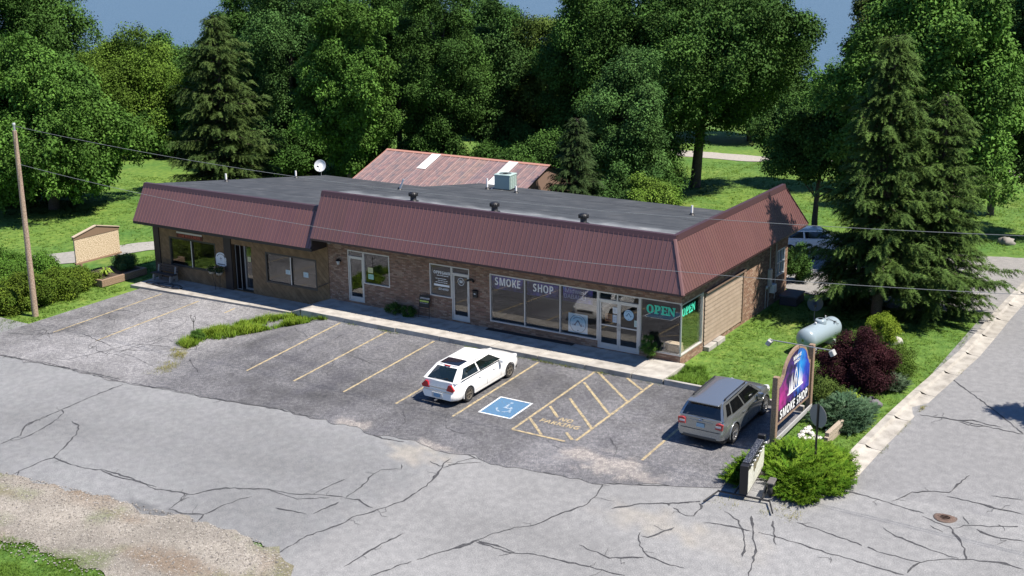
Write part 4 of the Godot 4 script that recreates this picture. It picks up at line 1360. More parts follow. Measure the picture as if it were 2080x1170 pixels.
func emblem(parent: Node, r: float, bg: Material, ink: Material, z: float) -> void:
	var b := B.new()
	var c := PackedVector2Array()
	for k in 32: c.append(Vector2(cos(TAU * k / 32), sin(TAU * k / 32)) * r)
	b.prism(c, z, z + 0.003)
	part("disc", b, bg, parent)
	b = B.new()
	for k in 32:
		var a := TAU * k / 32
		var d := TAU * (k + 1) / 32
		b.prism(PackedVector2Array([Vector2(cos(a), sin(a)) * r * 0.95, Vector2(cos(a), sin(a)) * r, Vector2(cos(d), sin(d)) * r, Vector2(cos(d), sin(d)) * r * 0.95]), z + 0.003, z + 0.006)
	part("ring", b, ink, parent)
	b = B.new()
	var peak := [[-0.42, -0.22], [0.0, 0.38], [0.42, -0.3]]
	for i in 2:
		var p := Vector2(peak[i][0], peak[i][1]) * r
		var q := Vector2(peak[i + 1][0], peak[i + 1][1]) * r
		var s := (q - p).normalized().orthogonal() * r * 0.055
		b.prism(PackedVector2Array([p - s, q - s, q + s, p + s]), z + 0.003, z + 0.006 + i * 0.001)
	for t in [[-0.62, 0.16], [-0.46, 0.3], [0.46, 0.32], [0.64, 0.18], [-0.3, 0.42]]:
		b.prism(PackedVector2Array([Vector2(t[0] - 0.05, -0.22) * r, Vector2(t[0] + 0.05, -0.22) * r, Vector2(t[0], -0.2 + t[1]) * r]), z + 0.003, z + 0.005)
	for k in 9:
		var a := PI * (0.25 + 0.5 * k / 8.0)
		b.box(Vector3(cos(a) * r * 0.72, sin(a) * r * 0.72, z + 0.004), Vector3(r * 0.075, r * 0.12, 0.003), Basis(Vector3.BACK, a - PI / 2))
	b.bb(-0.08 * r, 0.08 * r, -0.78 * r, -0.68 * r, z + 0.003, z + 0.005)
	part("print", b, ink, parent)

func main_roof_y(z: float) -> float: return 5.34 + 0.135 * z
func left_roof_y(z: float) -> float: return 4.58 + 0.131 * z

func build_roof_things() -> void:
	var names := ["left", "middle", "right"]
	var vp := [[-14.42, -1.1], [-9.75, -0.95], [-5.05, -0.75]]
	for i in 3:
		var lab: String = ["black turbine roof vent nearest the low wood wing", "black turbine roof vent between the two others on the roof", "black turbine roof vent nearest the corner of the red roof"][i]
		var v := thing("turbine_vent", lab, "roof vent", Vector3(vp[i][0], main_roof_y(vp[i][1]) - 0.02, vp[i][1]), 0.0, "turbine vents on the flat roof")
		var b := B.new()
		b.lathe(Vector3.ZERO, Vector3.UP, [[0.26, 0.0], [0.26, 0.03], [0.15, 0.05], [0.14, 0.24]], 16)
		part("neck", b, M.black, v)
		b = B.new()
		b.lathe(Vector3(0, 0.24, 0), Vector3.UP, [[0.14, 0.0], [0.2, 0.03], [0.215, 0.10], [0.2, 0.16], [0.13, 0.2]], 16)
		part("head", b, M.black, v)
		b = B.new()
		for k in 16:
			var a := TAU * k / 16
			b.box(Vector3(cos(a) * 0.212, 0.34, sin(a) * 0.212), Vector3(0.035, 0.15, 0.006), Basis(Vector3.UP, -a + 0.7))
		part("vanes", b, mat(0.03, 0.03, 0.032, 0.35, 0.5), v)
		b = B.new()
		b.lathe(Vector3(0, 0.43, 0), Vector3.UP, [[0.15, 0.0], [0.15, 0.025], [0.05, 0.04], [0.0, 0.045]], 14)
		part("cap", b, M.black, v)
	# white plumbing pipes
	var pipes := [[-30.75, left_roof_y(-5.2), -5.2, 0.42, 0.0, "white vent pipe near the outer end of the low roof"], [-30.9, left_roof_y(-11.2), -11.2, 0.4, 0.0, "white vent pipe beside the roof satellite dish"], [-18.3, main_roof_y(-5.1), -5.1, 0.62, -0.45, "leaning white vent pipe at the step between the roofs"], [-16.5, main_roof_y(-10.6), -10.6, 0.58, 0.0, "tall white vent pipe left of the roof air conditioner"], [-14.52, main_roof_y(-10.4), -10.4, 0.36, 0.0, "short white vent pipe in front of the air conditioner"], [-3.87, main_roof_y(-9.5), -9.5, 0.46, 0.0, "lone white vent pipe near the red parapet"]]
	for p in pipes:
		var o := thing("vent_pipe", p[5], "vent pipe", Vector3(p[0], p[1] - 0.02, p[2]), 0.0, "white vent pipes on the roof")
		var b := B.new()
		b.lathe(Vector3.ZERO, Vector3.UP, [[0.16, 0.0], [0.15, 0.03], [0.08, 0.10], [0.075, 0.14]], 12)
		part("boot", b, M.black, o)
		b = B.new()
		var d := Vector3(sin(-p[4]), cos(p[4]), 0.0)
		b.lathe(d * 0.05, d, [[0.055, 0.0], [0.055, p[3]], [0.04, p[3]], [0.04, p[3] - 0.1]], 12)
		part("pipe", b, M.white, o)
	# air conditioner
	var ac := thing("air_conditioner", "pale green rooftop air conditioner with louvred sides", "air conditioner", Vector3(-15.95, main_roof_y(-11.6), -11.6), 0.10)
	var green := mat(0.30, 0.40, 0.37, 0.5)
	var b := B.new()
	b.cbox(Vector3(0, 0.47, 0), Vector3(0.95, 0.74, 0.85), 0.02)
	part("body", b, green, ac)
	b = B.new()
	b.cbox(Vector3(0, 0.87, 0), Vector3(1.0, 0.06, 0.9), 0.02)
	part("lid", b, mat(0.36, 0.47, 0.44, 0.5), ac)
	b = B.new()
	b.lathe(Vector3(0, 0.9, 0), Vector3.UP, [[0.34, 0.0], [0.34, 0.015], [0.3, 0.012], [0.3, 0.004], [0.0, 0.006]], 20)
	part("fan_guard", b, mat(0.10, 0.12, 0.12, 0.5), ac)
	for k in 9:
		b = B.new()
		b.bb(0.476, 0.492, 0.14 + k * 0.076, 0.175 + k * 0.076, -0.36, 0.36)
		part("louvre", b, mat(0.40, 0.50, 0.46, 0.5), ac)
	b = B.new()
	for k in 4: b.bb(0.494, 0.5, 0.12, 0.83, -0.38 + k * 0.245, -0.35 + k * 0.245)
	part("side_bars", b, green, ac)
	b = B.new()
	b.bb(-0.5, 0.5, 0.0, 0.1, -0.35, -0.27)
	b.bb(-0.5, 0.5, 0.0, 0.1, 0.27, 0.35)
	part("skid", b, M.dark_trim, ac)
	b = B.new()
	b.tube(PackedVector3Array([Vector3(-0.48, 0.2, 0.2), Vector3(-0.6, 0.1, 0.25), Vector3(-0.68, 0.05, 0.4), Vector3(-0.5, 0.04, 0.55), Vector3(-0.2, 0.04, 0.6), Vector3(0.1, 0.04, 0.52)]), PackedFloat32Array([0.035]), 7)
	part("refrigerant_line", b, mat(0.45, 0.46, 0.47, 0.5), ac)
	# satellite dish
	dish("white satellite dish at the far edge of the low roof", Vector3(-31.3, left_roof_y(-14.0), -14.0), Vector3(0.35, 0.30, 0.9), 0.38, mat(0.66, 0.68, 0.70, 0.5), 0.62)
	dish("dark grey satellite dish on a short mast behind the gas tank", Vector3(2.7, h(2.7, -8.9), -8.9), Vector3(0.35, 0.25, 0.9), 0.36, mat(0.07, 0.085, 0.10, 0.5), 0.85)

func dish(label: String, at: Vector3, dir: Vector3, r: float, m: Material, mast: float) -> void:
	var d := thing("satellite_dish", label, "satellite dish", at)
	var t := dir.normalized()
	var b := B.new()
	b.rod(Vector3.ZERO, Vector3(0, mast, 0), 0.022, 8)
	part("mast", b, M.grey_metal, d)
	var c := Vector3(0, mast, 0) + t * 0.08
	b = B.new()
	b.lathe(c, t, [[0.0, 0.0], [r * 0.5, 0.02], [r * 0.85, 0.065], [r, 0.095], [r * 1.01, 0.085], [r * 0.85, 0.05], [r * 0.5, 0.005], [0.0, -0.015]], 22)
	part("reflector", b, m, d)
	b = B.new()
	b.rod(c - Vector3(0, r, 0) * 0.9 + t * 0.05, c + t * 0.5 - Vector3(0, 0.12, 0), 0.014, 6)
	part("arm", b, M.grey_metal, d)
	b = B.new()
	b.cbox(c + t * 0.5 - Vector3(0, 0.10, 0), Vector3(0.09, 0.07, 0.12), 0.01)
	part("feed_horn", b, M.black, d)

func build_shed() -> void:
	var s := thing("metal_roof_shed", "long shed with rust-red ribbed metal roof and white roof lights behind the shop", "shed", Vector3(-29.2, -0.9, -18.2))
	rg.seed = 41
	var rust := surf(ntex(512, noise(0.018, 231, 4), 1.5, noise(0.09, 232, 3), 0.7, [[0.0, 0.125, 0.105, 0.112], [0.35, 0.165, 0.118, 0.117], [0.6, 0.21, 0.132, 0.122], [1.0, 0.26, 0.16, 0.145]]), 5.0, 0.6)
	boost(rust, 1.25)
	var R := 4.9   # ridge height above the shed floor
	var sl := 0.37
	var x := 0.0
	var k := 0
	while x < 12.1:
		for side in [1, -1]:
			var b := B.new()
			var t := rg.randf_range(0.92, 1.08)
			b.col = Color(t, t * rg.randf_range(0.97, 1.04), t * rg.randf_range(0.97, 1.08))
			var run := 3.9
			var white: bool = side == 1 and ((x > 3.05 and x < 3.7) or (x > 9.1 and x < 9.8))
			var cols := [[0.0, 0.0], [0.035, 0.03], [0.07, 0.03], [0.105, 0.0], [0.22, 0.0], [0.235, 0.012], [0.25, 0.0], [0.45, 0.0], [0.465, 0.012], [0.48, 0.0], [0.716, 0.0]]
			var z0 := 0.0
			for i in cols.size() - 1:
				var a: float = x + cols[i][0]
				var d: float = x + cols[i + 1][0]
				var ya: float = cols[i][1]
				var yd: float = cols[i + 1][1]
				var n1 := Vector3(a, R + ya, z0)
				var n2 := Vector3(d, R + yd, z0)
				var f1 := Vector3(a, R + ya - sl * run, side * run)
				var f2 := Vector3(d, R + yd - sl * run, side * run)
				if side == 1: b.quad(f1, f2, n2, n1)
				else: b.quad(f2, f1, n1, n2)
			part("metal_panel", b, rust, s)
			if white:
				var w := B.new()
				var len: float = 1.75 if x < 5 else 2.9
				for i in 3:
					var a := x + 0.02 + i * 0.23
					w.quad(Vector3(a, R + 0.04 - sl * (len + 0.06), len + 0.06), Vector3(a + 0.225, R + 0.04 - sl * (len + 0.06), len + 0.06), Vector3(a + 0.225, R + 0.04 - sl * 0.06, 0.06), Vector3(a, R + 0.04 - sl * 0.06, 0.06))
				part("roof_light", w, mat(0.70, 0.71, 0.68, 0.5), s)
		x += 0.718
		k += 1
	var c := B.new()
	c.quad(Vector3(-0.05, R - 0.03, 0.16), Vector3(x + 0.05, R - 0.03, 0.16), Vector3(x + 0.05, R + 0.05, 0), Vector3(-0.05, R + 0.05, 0))
	c.quad(Vector3(x + 0.05, R - 0.03, -0.16), Vector3(-0.05, R - 0.03, -0.16), Vector3(-0.05, R + 0.05, 0), Vector3(x + 0.05, R + 0.05, 0))
	part("ridge_cap", c, mat(0.40, 0.20, 0.15, 0.6), s)
	c = B.new()
	c.box(Vector3(-0.02, R - 0.06 - sl * 1.95, 1.95), Vector3(0.05, 0.16, 4.1), Basis(Vector3.RIGHT, atan(sl)))
	part("verge_board", c, mat(0.42, 0.21, 0.16, 0.6), s)
	c = B.new()
	c.bb(0.2, x - 0.2, 0.0, R - sl * 3.6 - 0.1, 3.4, 3.6)
	c.bb(0.2, x - 0.2, 0.0, R - sl * 3.6 - 0.1, -3.6, -3.4)
	c.prism(PackedVector2Array([Vector2(-3.4, 0), Vector2(3.4, 0), Vector2(3.4, R - sl * 3.4 - 0.1), Vector2(0, R - 0.1), Vector2(-3.4, R - sl * 3.4 - 0.1)]), 0.2, 0.35, Transform3D(Basis(Vector3.FORWARD, Vector3.UP, Vector3.RIGHT), Vector3.ZERO))
	c.prism(PackedVector2Array([Vector2(-3.4, 0), Vector2(3.4, 0), Vector2(3.4, R - sl * 3.4 - 0.1), Vector2(0, R - 0.1), Vector2(-3.4, R - sl * 3.4 - 0.1)]), x - 0.35, x - 0.2, Transform3D(Basis(Vector3.FORWARD, Vector3.UP, Vector3.RIGHT), Vector3.ZERO))
	part("wall", c, mat(0.2, 0.13, 0.1, 0.85), s)

func build_front_things() -> void:
	rg.seed = 61
	# wall lamp
	var l := thing("wall_lamp", "black lantern wall lamp on the brick by the first glass door", "lamp", Vector3(-18.15, 1.92, 0.0))
	var b := B.new()
	b.lathe(Vector3(0, 0.12, 0), Vector3.BACK, [[0.0, 0.0], [0.06, 0.0], [0.055, 0.02], [0.0, 0.025]], 10)
	b.tube(PackedVector3Array([Vector3(0, 0.12, 0.02), Vector3(0, 0.26, 0.08), Vector3(0, 0.28, 0.15), Vector3(0, 0.22, 0.17)]), PackedFloat32Array([0.013]), 6)
	part("bracket", b, M.black, l)
	b = B.new()
	b.lathe(Vector3(0, 0.16, 0.17), Vector3.UP, [[0.14, 0.0], [0.1, 0.05], [0.02, 0.1], [0.0, 0.11]], 8)
	part("cap", b, M.black, l)
	b = B.new()
	b.lathe(Vector3(0, -0.03, 0.17), Vector3.UP, [[0.0, 0.0], [0.06, 0.0], [0.10, 0.17], [0.0, 0.18]], 6)
	part("glass", b, mat(0.5, 0.52, 0.5, 0.2), l)
	# floodlight / camera by second door
	var c := thing("security_light", "small black twin security light on the brick beside the second door", "security light", Vector3(-10.42, 2.15, 0.0))
	b = B.new()
	b.bb(-0.05, 0.05, -0.05, 0.05, 0.0, 0.05)
	part("base", b, M.black, c)
	for s in [-1, 1]:
		b = B.new()
		b.lathe(Vector3(s * 0.04, 0, 0.05), Vector3(s * 0.9, -0.25, 0.5), [[0.0, 0.0], [0.04, 0.02], [0.055, 0.17], [0.0, 0.16]], 9)
		part("lamp_head", b, M.black, c)
	var mb := thing("mailbox", "black wall mailbox on the brick between second door and big window", "mailbox", Vector3(-10.2, 1.34, 0.0))
	b = B.new()
	b.cbox(Vector3(0, 0.17, 0.06), Vector3(0.25, 0.3, 0.11), 0.02)
	part("box", b, M.black, mb)
	b = B.new()
	b.box(Vector3(0, 0.335, 0.068), Vector3(0.27, 0.02, 0.14), Basis(Vector3.RIGHT, 0.2))
	part("lid", b, M.black, mb)
	b = B.new()
	b.bb(-0.05, 0.05, 0.17, 0.21, 0.116, 0.12)
	part("label_plate", b, M.paper, mb)
	# sidewalk sign in a wire frame
	var y := thing("sidewalk_sign", "black metal-framed sidewalk sign with a lime band below the second window", "sign", Vector3(-13.0, 0.0, 0.22), 0.03)
	for s in [-1, 1]:
		b = B.new()
		b.rod(Vector3(s * 0.31, 0, 0.05), Vector3(s * 0.26, 1.12, -0.08), 0.013)
		part("leg", b, M.black, y)
	b = B.new()
	b.rod(Vector3(-0.29, 0.42, 0.0), Vector3(0.29, 0.42, 0.0), 0.01)
	b.rod(Vector3(-0.31, 0.03, 0.05), Vector3(0.31, 0.03, 0.05), 0.01)
	part("crossbar", b, M.black, y)
	var lean := Basis(Vector3.RIGHT, -0.115)
	b = B.new()
	b.box(Vector3(0, 0.78, -0.035), Vector3(0.52, 0.56, 0.02), lean)
	part("panel", b, mat(0.012, 0.013, 0.014, 0.6), y)
	b = B.new()
	b.box(Vector3(0, 0.79, -0.022), Vector3(0.5, 0.075, 0.006), lean)
	part("lime_band", b, mat(0.42, 0.52, 0.10, 0.6), y)
	letters("lettering", "OPPEGAARD", 0.11, 0.003, mat(0.6, 0.6, 0.6, 0.6), y, Transform3D(lean, Vector3(0.03, 0.93, -0.036)), "Droid Sans", 0.85, 700)
	b = B.new()
	for k in 5: b.box(Vector3(-0.18 + k * 0.085, 0.70, -0.014), Vector3(0.06, 0.022, 0.004), lean)
	part("print", b, mat(0.45, 0.45, 0.45, 0.6), y)
	# handrail stub on the wood wall
	var hr := thing("handrail", "short dark handrail fixed to the wood wall above the ramp", "handrail", Vector3(-19.2, 0.5, 0.0))
	b = B.new()
	b.rod(Vector3(-0.42, 0.0, 0.09), Vector3(0.3, 0.32, 0.09), 0.02)
	part("rail", b, M.dark_trim, hr)
	for s in [-0.3, 0.2]:
		b = B.new()
		b.rod(Vector3(s, 0.06 + (s + 0.3) * 0.44, 0.0), Vector3(s, 0.06 + (s + 0.3) * 0.44, 0.09), 0.012)
		part("bracket", b, M.dark_trim, hr)
	# soffit box
	var sb := thing("soffit_speaker", "small grey box under the eave where brick meets wood", "box", Vector3(-18.7, 2.85, 0.0))
	b = B.new()
	b.cbox(Vector3(0, 0.14, 0.09), Vector3(0.2, 0.26, 0.18), 0.015)
	part("case", b, mat(0.34, 0.33, 0.32, 0.6), sb)
	b = B.new()
	b.bb(-0.06, 0.06, 0.05, 0.2, 0.18, 0.184)
	part("grille", b, M.dark_trim, sb)
	# door mat strip below the big window
	var mt := thing("drain_mat", "long dark rubber strip on the walk below the big window", "mat", Vector3(-7.9, 0.002, 0.32))
	b = B.new()
	b.bb(-1.6, 2.9, 0.0, 0.018, -0.28, 0.0)
	part("strip", b, M.rubber, mt)
	# bench
	var bn := thing("garden_bench", "dark slatted bench with concrete ends against the wood wall", "bench", Vector3(-30.0, -0.5, 0.55), 0.02)
	for s in [-1, 1]:
		b = B.new()
		b.prism(PackedVector2Array([Vector2(-0.3, 0.0), Vector2(-0.16, 0.0), Vector2(-0.12, 0.2), Vector2(0.1, 0.2), Vector2(0.16, 0.0), Vector2(0.3, 0.0), Vector2(0.24, 0.36), Vector2(-0.12, 0.38), Vector2(-0.2, 0.8), Vector2(-0.3, 0.8), Vector2(-0.26, 0.3)]), s * 0.62 - 0.05, s * 0.62 + 0.05, Transform3D(Basis(Vector3.BACK, Vector3.UP, Vector3.LEFT), Vector3.ZERO))
		part("end_frame", b, mat(0.26, 0.25, 0.235, 0.9), bn)
	for k in 3:
		b = B.new()
		b.cbox(Vector3(0, 0.41, -0.06 + k * 0.14), Vector3(1.6, 0.045, 0.12), 0.008)
		part("seat_slat", b, mat(0.05, 0.036, 0.03, 0.8), bn)
	for k in 3:
		b = B.new()
		b.box(Vector3(0, 0.55 + k * 0.135, -0.175 - k * 0.025), Vector3(1.6, 0.115, 0.04), Basis(Vector3.RIGHT, -0.2))
		part("back_slat", b, mat(0.055, 0.04, 0.034, 0.8), bn)
	# garden hose coils
	var hs := thing("garden_hose", "black garden hose looped on the walk by the bench", "hose", Vector3(-29.3, -0.485, 1.25))
	b = B.new()
	var pts := PackedVector3Array()
	for k in 70:
		var a := k * 0.31
		var r := 0.75 + 0.35 * sin(k * 0.11) + 0.1 * sin(k * 0.9)
		pts.append(Vector3(cos(a) * r * 1.25 + k * 0.004, 0.0 + 0.012 * (k % 3), sin(a) * r * 0.34))
	b.tube(pts, PackedFloat32Array([0.017]), 5)
	part("loop", b, M.black, hs)
	# flower stand
	var fs := thing("plant_stand", "dark plant stand with pale pots by the wood-front door", "plant stand", Vector3(-26.35, -0.5, 0.35))
	for s in [-0.3, 0.0, 0.3]:
		b = B.new()
		b.rod(Vector3(s * 0.5, 0, 0.12 if s == 0 else -0.05), Vector3(s, 0.85, 0), 0.012)
		part("leg", b, M.black, fs)
	for s in [-0.27, 0.27]:
		b = B.new()
		b.lathe(Vector3(s, 0.82, 0.02), Vector3.UP, [[0.0, 0.0], [0.13, 0.0], [0.2, 0.13], [0.17, 0.13], [0.0, 0.1]], 12)
		part("pot", b, mat(0.40, 0.38, 0.33, 0.8), fs)
	var tf := []
	var kc := PackedColorArray()
	for k in 60:
		var s := -0.27 if k % 2 else 0.27
		var sc := rg.randf_range(0.22, 0.4)
		tf.append(Transform3D(Basis.from_euler(Vector3(rg.randf() * 6, rg.randf() * 6, rg.randf() * 6)).scaled(Vector3.ONE * sc), Vector3(s + rg.randf_range(-0.22, 0.22), 1.0 + rg.randf_range(-0.12, 0.2), rg.randf_range(-0.15, 0.2))))
		kc.append(Color(0.03, 0.06, 0.02) * rg.randf_range(0.6, 1.3))
	copies("foliage", leaf_clump(3, 14, 0.4, 0.2), tf, kc, fs)
	# meters and conduits on the side wall
	var em := thing("electric_meter", "grey electric panel and white meter box on the sunlit brick side wall", "electric meter", Vector3(0.0, 0.2, -9.95))
	b = B.new()
	b.cbox(Vector3(0.08, 1.15, 0.0), Vector3(0.15, 0.85, 0.28), 0.015)
	part("panel_box", b, mat(0.42, 0.41, 0.38, 0.5), em)
	b = B.new()
	b.cbox(Vector3(0.13, 0.55, -0.35), Vector3(0.24, 0.42, 0.38), 0.02)
	part("meter_box", b, mat(0.66, 0.67, 0.66, 0.5), em)
	b = B.new()
	b.lathe(Vector3(0.06, 0.75, 0.42), Vector3.RIGHT, [[0.0, 0.0], [0.09, 0.0], [0.09, 0.07], [0.06, 0.1], [0.0, 0.1]], 14)
	part("meter_dial", b, mat(0.5, 0.52, 0.52, 0.4), em)
	b = B.new()
	b.rod(Vector3(0.05, 1.57, 0.0), Vector3(0.05, 2.95, 0.0), 0.025)
	b.rod(Vector3(0.05, -0.3, 0.42), Vector3(0.05, 0.7, 0.42), 0.02)
	b.rod(Vector3(0.05, -0.3, 0.05), Vector3(0.05, 0.75, 0.05), 0.02)
	b.rod(Vector3(0.05, -0.1, -0.8), Vector3(0.05, 2.8, -0.8), 0.03)
	part("conduit", b, mat(0.45, 0.42, 0.38, 0.6), em)
	# low dark box by the side wall
	var tb := thing("storage_bin", "low dark blue bin with a grey lid by the rear side wall", "bin", Vector3(0.75, h(0.7, -11.3), -11.3), 0.05)
	b = B.new()
	b.cbox(Vector3(0, 0.2, 0), Vector3(0.85, 0.42, 1.3), 0.03)
	part("body", b, mat(0.03, 0.035, 0.05, 0.6), tb)
	b = B.new()
	b.cbox(Vector3(0, 0.44, 0), Vector3(0.92, 0.06, 1.38), 0.02)
	part("lid", b, mat(0.07, 0.08, 0.10, 0.5), tb)
	# concrete footing blocks along the side wall
	for k in 2:
		var fb := thing("footing_block", ["pale concrete block at the corner of the boarded side wall", "pale concrete block next along the boarded side wall"][k], "block", Vector3(0.16, h(0, -2) - 0.02, -2.75 - k * 0.95))
		b = B.new()
		b.cbox(Vector3(0, 0.1, 0), Vector3(0.28, 0.2, 0.85), 0.02)
		part("block", b, M.concrete, fb)

# ------------------------------------------------------------------ vehicles
func pl(tab: Array, x: float) -> float:
	if x <= tab[0][0]: return tab[0][1]
	for i in range(1, tab.size()):
		if x <= tab[i][0]:
			var t: float = (x - tab[i - 1][0]) / (tab[i][0] - tab[i - 1][0])
			return lerpf(tab[i - 1][1], tab[i][1], t)
	return tab[-1][1]

# bilinear patch with a bulge
func bp(c: Array, u: float, v: float, bulge: Vector3) -> Vector3:
	var a: Vector3 = c[0].lerp(c[1], u)
	var d: Vector3 = c[3].lerp(c[2], u)
	return a.lerp(d, v) + bulge * (4.0 * u * (1.0 - u)) + bulge * (1.2 * v * (1.0 - v))

func patch(b: B, c: Array, u0: float, u1: float, v0: float, v1: float, bulge: Vector3, out: Vector3, lift := 0.0, n := 5) -> void:
	var rows := []
	var g: Vector3 = (c[1] - c[0]).cross(c[3] - c[0]).normalized()
	if g.dot(out) < 0: g = -g
	for i in n + 1:
		var r := PackedVector3Array()
		for j in n + 1: r.append(bp(c, lerpf(u0, u1, float(j) / n), lerpf(v0, v1, float(i) / n), bulge) + g * lift)
		rows.append(r)
	b.grid(rows, false, (rows[0][n] - rows[0][0]).cross(rows[n][0] - rows[0][0]).dot(out) < 0)

# frame of a patch with windows taken out; returns nothing, glass added as parts
func glazed(o: Node, c: Array, wins: Array, bulge: Vector3, out: Vector3, m: Material, gm: Material, called := "side_window") -> void:
	var b := B.new()
	var prev := 0.0
	for w in wins:
		patch(b, c, prev, w[0], 0, 1, bulge, out, 0.0, 2)
		patch(b, c, w[0], w[1], 0, w[2], bulge, out, 0.0, 2)
		patch(b, c, w[0], w[1], w[3], 1, bulge, out, 0.0, 2)
		prev = w[1]
		var g := B.new()
		patch(g, c, w[0] - 0.002, w[1] + 0.002, w[2] - 0.01, w[3] + 0.01, bulge, out, -0.012, 4)
		part(called, g, gm, o)
	patch(b, c, prev, 1, 0, 1, bulge, out, 0.0, 2)
	part("pillars", b, m, o)

func vehicle(label: String, cat: String, called: String, at: Vector3, turn: float, pitch: float, cfg: Dictionary) -> Node3D:
	var o := thing(called, label, cat, at)
	o.rotation = Vector3(0, turn, 0)
	o.basis = Basis(Vector3.UP, turn) * Basis(Vector3.BACK, pitch)
	var paint: Material = cfg.paint
	var L: float = cfg.L
	var hw: float = cfg.W / 2.0
	var R: float = cfg.R
	var ax: Array = cfg.axles
	# body skin: stations along the length, section from sill to the middle of the deck
	var fr := [0.0, 0.10, 0.22, 0.36, 0.5, 0.62, 0.73, 0.82, 0.9, 0.96, 1.0]
	var st := PackedFloat32Array()
	var s := 0.0
	while s < 1.0001:
		st.append(s); s += 1.0 / 96.0
	for side in [1, -1]:
		var P := []
		for q in st:
			var w: float = hw * pl(cfg.plan, q)
			var yb: float = pl(cfg.sill, q)
			var yt: float = pl(cfg.deck, q)
			var row := PackedVector3Array()
			for f in fr:
				var y: float = lerpf(yb, yt, f)
				var k: float = pl([[0.0, 0.93], [0.10, 0.975], [0.3, 0.995], [0.5, 1.0], [0.66, 0.992], [0.85, 0.965], [1.0, 0.915]], f)
				var xr: float = pl(cfg.rear, y)
				var xf: float = pl(cfg.nose, y)
				row.append(Vector3(lerpf(xr, xf, q), y, side * w * k))
			var ce: float = cfg.crown
			for e in [[0.82, 0.35], [0.55, 0.75], [0.28, 0.94], [0.0, 1.0]]:
				var xr: float = pl(cfg.rear, yt)
				var xf: float = pl(cfg.nose, yt)
				row.append(Vector3(lerpf(xr, xf, q), yt + ce * e[1], side * w * 0.915 * e[0]))
			P.append(row)
		var C: int = P[0].size()
		# open the wheel arches: pull points inside the arch onto its rim
		var arch := []
		for i in P.size():
			var al := PackedByteArray()
			for j in C:
				var p: Vector3 = P[i][j]
				var hit := 0
				for a in ax:
					var d := Vector2(p.x - a, p.y - R)
					if d.length() < R * 1.16 and j < fr.size() - 2: hit = 1
				al.append(hit)
			arch.append(al)
		for i in P.size():
			for j in C:
				if arch[i][j]: continue
				var near := false
				for e in [[-1, 0], [1, 0], [0, -1], [0, 1], [-1, -1], [1, 1], [-1, 1], [1, -1]]:
					var ii := clampi(i + e[0], 0, P.size() - 1)
					var jj := clampi(j + e[1], 0, C - 1)
					if arch[ii][jj]: near = true
				if near:
					var p: Vector3 = P[i][j]
					for a in ax:
						var d := Vector2(p.x - a, p.y - R)
						if d.length() < R * 1.55 and d.length() > 0.01:
							d = d.normalized() * R * 1.16
							if d.y + R > P[i][0].y: P[i][j] = Vector3(a + d.x, R + d.y, p.z)
		var b := B.new()
		var nn := []
		for i in P.size():
			var l := PackedVector3Array()
			for j in C:
				var du: Vector3 = P[mini(i + 1, P.size() - 1)][j] - P[maxi(i - 1, 0)][j]
				var dv: Vector3 = P[i][mini(j + 1, C - 1)] - P[i][maxi(j - 1, 0)]
				var g := du.cross(dv).normalized()
				if g.dot(Vector3(0, 0.3, side)) < 0: g = -g
				if j == C - 1: g = (g + Vector3(g.x, g.y, -g.z)).normalized()
				l.append(g)
			nn.append(l)
		for i in P.size() - 1:
			for j in C - 1:
				if j >= fr.size() - 1 and P[i][j].x > cfg.glass.r0 + 0.03 and P[i + 1][j].x < cfg.glass.f0 - 0.04: continue
				if arch[i][j] + arch[i + 1][j] + arch[i][j + 1] + arch[i + 1][j + 1] > 0: continue
				var q4 := [[i, j], [i + 1, j], [i + 1, j + 1], [i, j + 1]]
				if side < 0: q4 = [[i, j + 1], [i + 1, j + 1], [i + 1, j], [i, j]]
				for t in [[0, 1, 2], [0, 2, 3]]:
					var A = q4[t[0]]
					var D = q4[t[1]]
					var E = q4[t[2]]
					b.tri_n(P[A[0]][A[1]], P[D[0]][D[1]], P[E[0]][E[1]], nn[A[0]][A[1]], nn[D[0]][D[1]], nn[E[0]][E[1]])
		# end caps
		for e in [0, P.size() - 1]:
			for j in C - 1:
				var p0: Vector3 = P[e][j]
				var p1: Vector3 = P[e][j + 1]
				var m0 := Vector3(p0.x, p0.y, 0)
				var m1 := Vector3(p1.x, p1.y, 0)
				var n1 := Vector3(-1, 0.12, 0).normalized() if e == 0 else Vector3(1, 0.12, 0).normalized()
				b.tri_n(p0, p1, m1, n1, n1, n1)
				b.tri_n(p0, m1, m0, n1, n1, n1)
		part("body_side", b, paint, o)
	# wheel wells and floor
	var b := B.new()
	b.bb(L * 0.06, L * 0.94, 0.20, 0.3, -hw * 0.86, hw * 0.86)
	for a in ax:
		for sd in [-1, 1]:
			b.box(Vector3(a, R + 0.08, sd * hw * 0.66), Vector3(R * 2.1, R * 1.6, 0.08))
	part("underbody", b, M.black, o)
	# greenhouse
	var g: Dictionary = cfg.glass
	var bl := [Vector3(g.r0, g.y0, -g.w0), Vector3(g.f0, g.y0f, -g.w0), Vector3(g.f1, g.y1f, -g.w1), Vector3(g.r1, g.y1, -g.w1)]
	var br := []
	for p in bl: br.append(Vector3(p.x, p.y, -p.z))
	glazed(o, br, cfg.wins, Vector3(0, 0, 0.035), Vector3(0, 0, 1), paint, cfg.tint)
	glazed(o, bl, cfg.wins, Vector3(0, 0, -0.035), Vector3(0, 0, -1), paint, cfg.tint)
	glazed(o, [bl[0], br[0], br[3], bl[3]], [cfg.rear_win], Vector3(-0.05, 0, 0), Vector3(-1, 0.4, 0), paint, cfg.tint_rear, "rear_window")
	glazed(o, [bl[1], br[1], br[2], bl[2]], [[0.05, 0.95, 0.04, 0.95]], Vector3(0.06, 0, 0), Vector3(1, 0.6, 0), paint, cfg.tint, "windscreen")
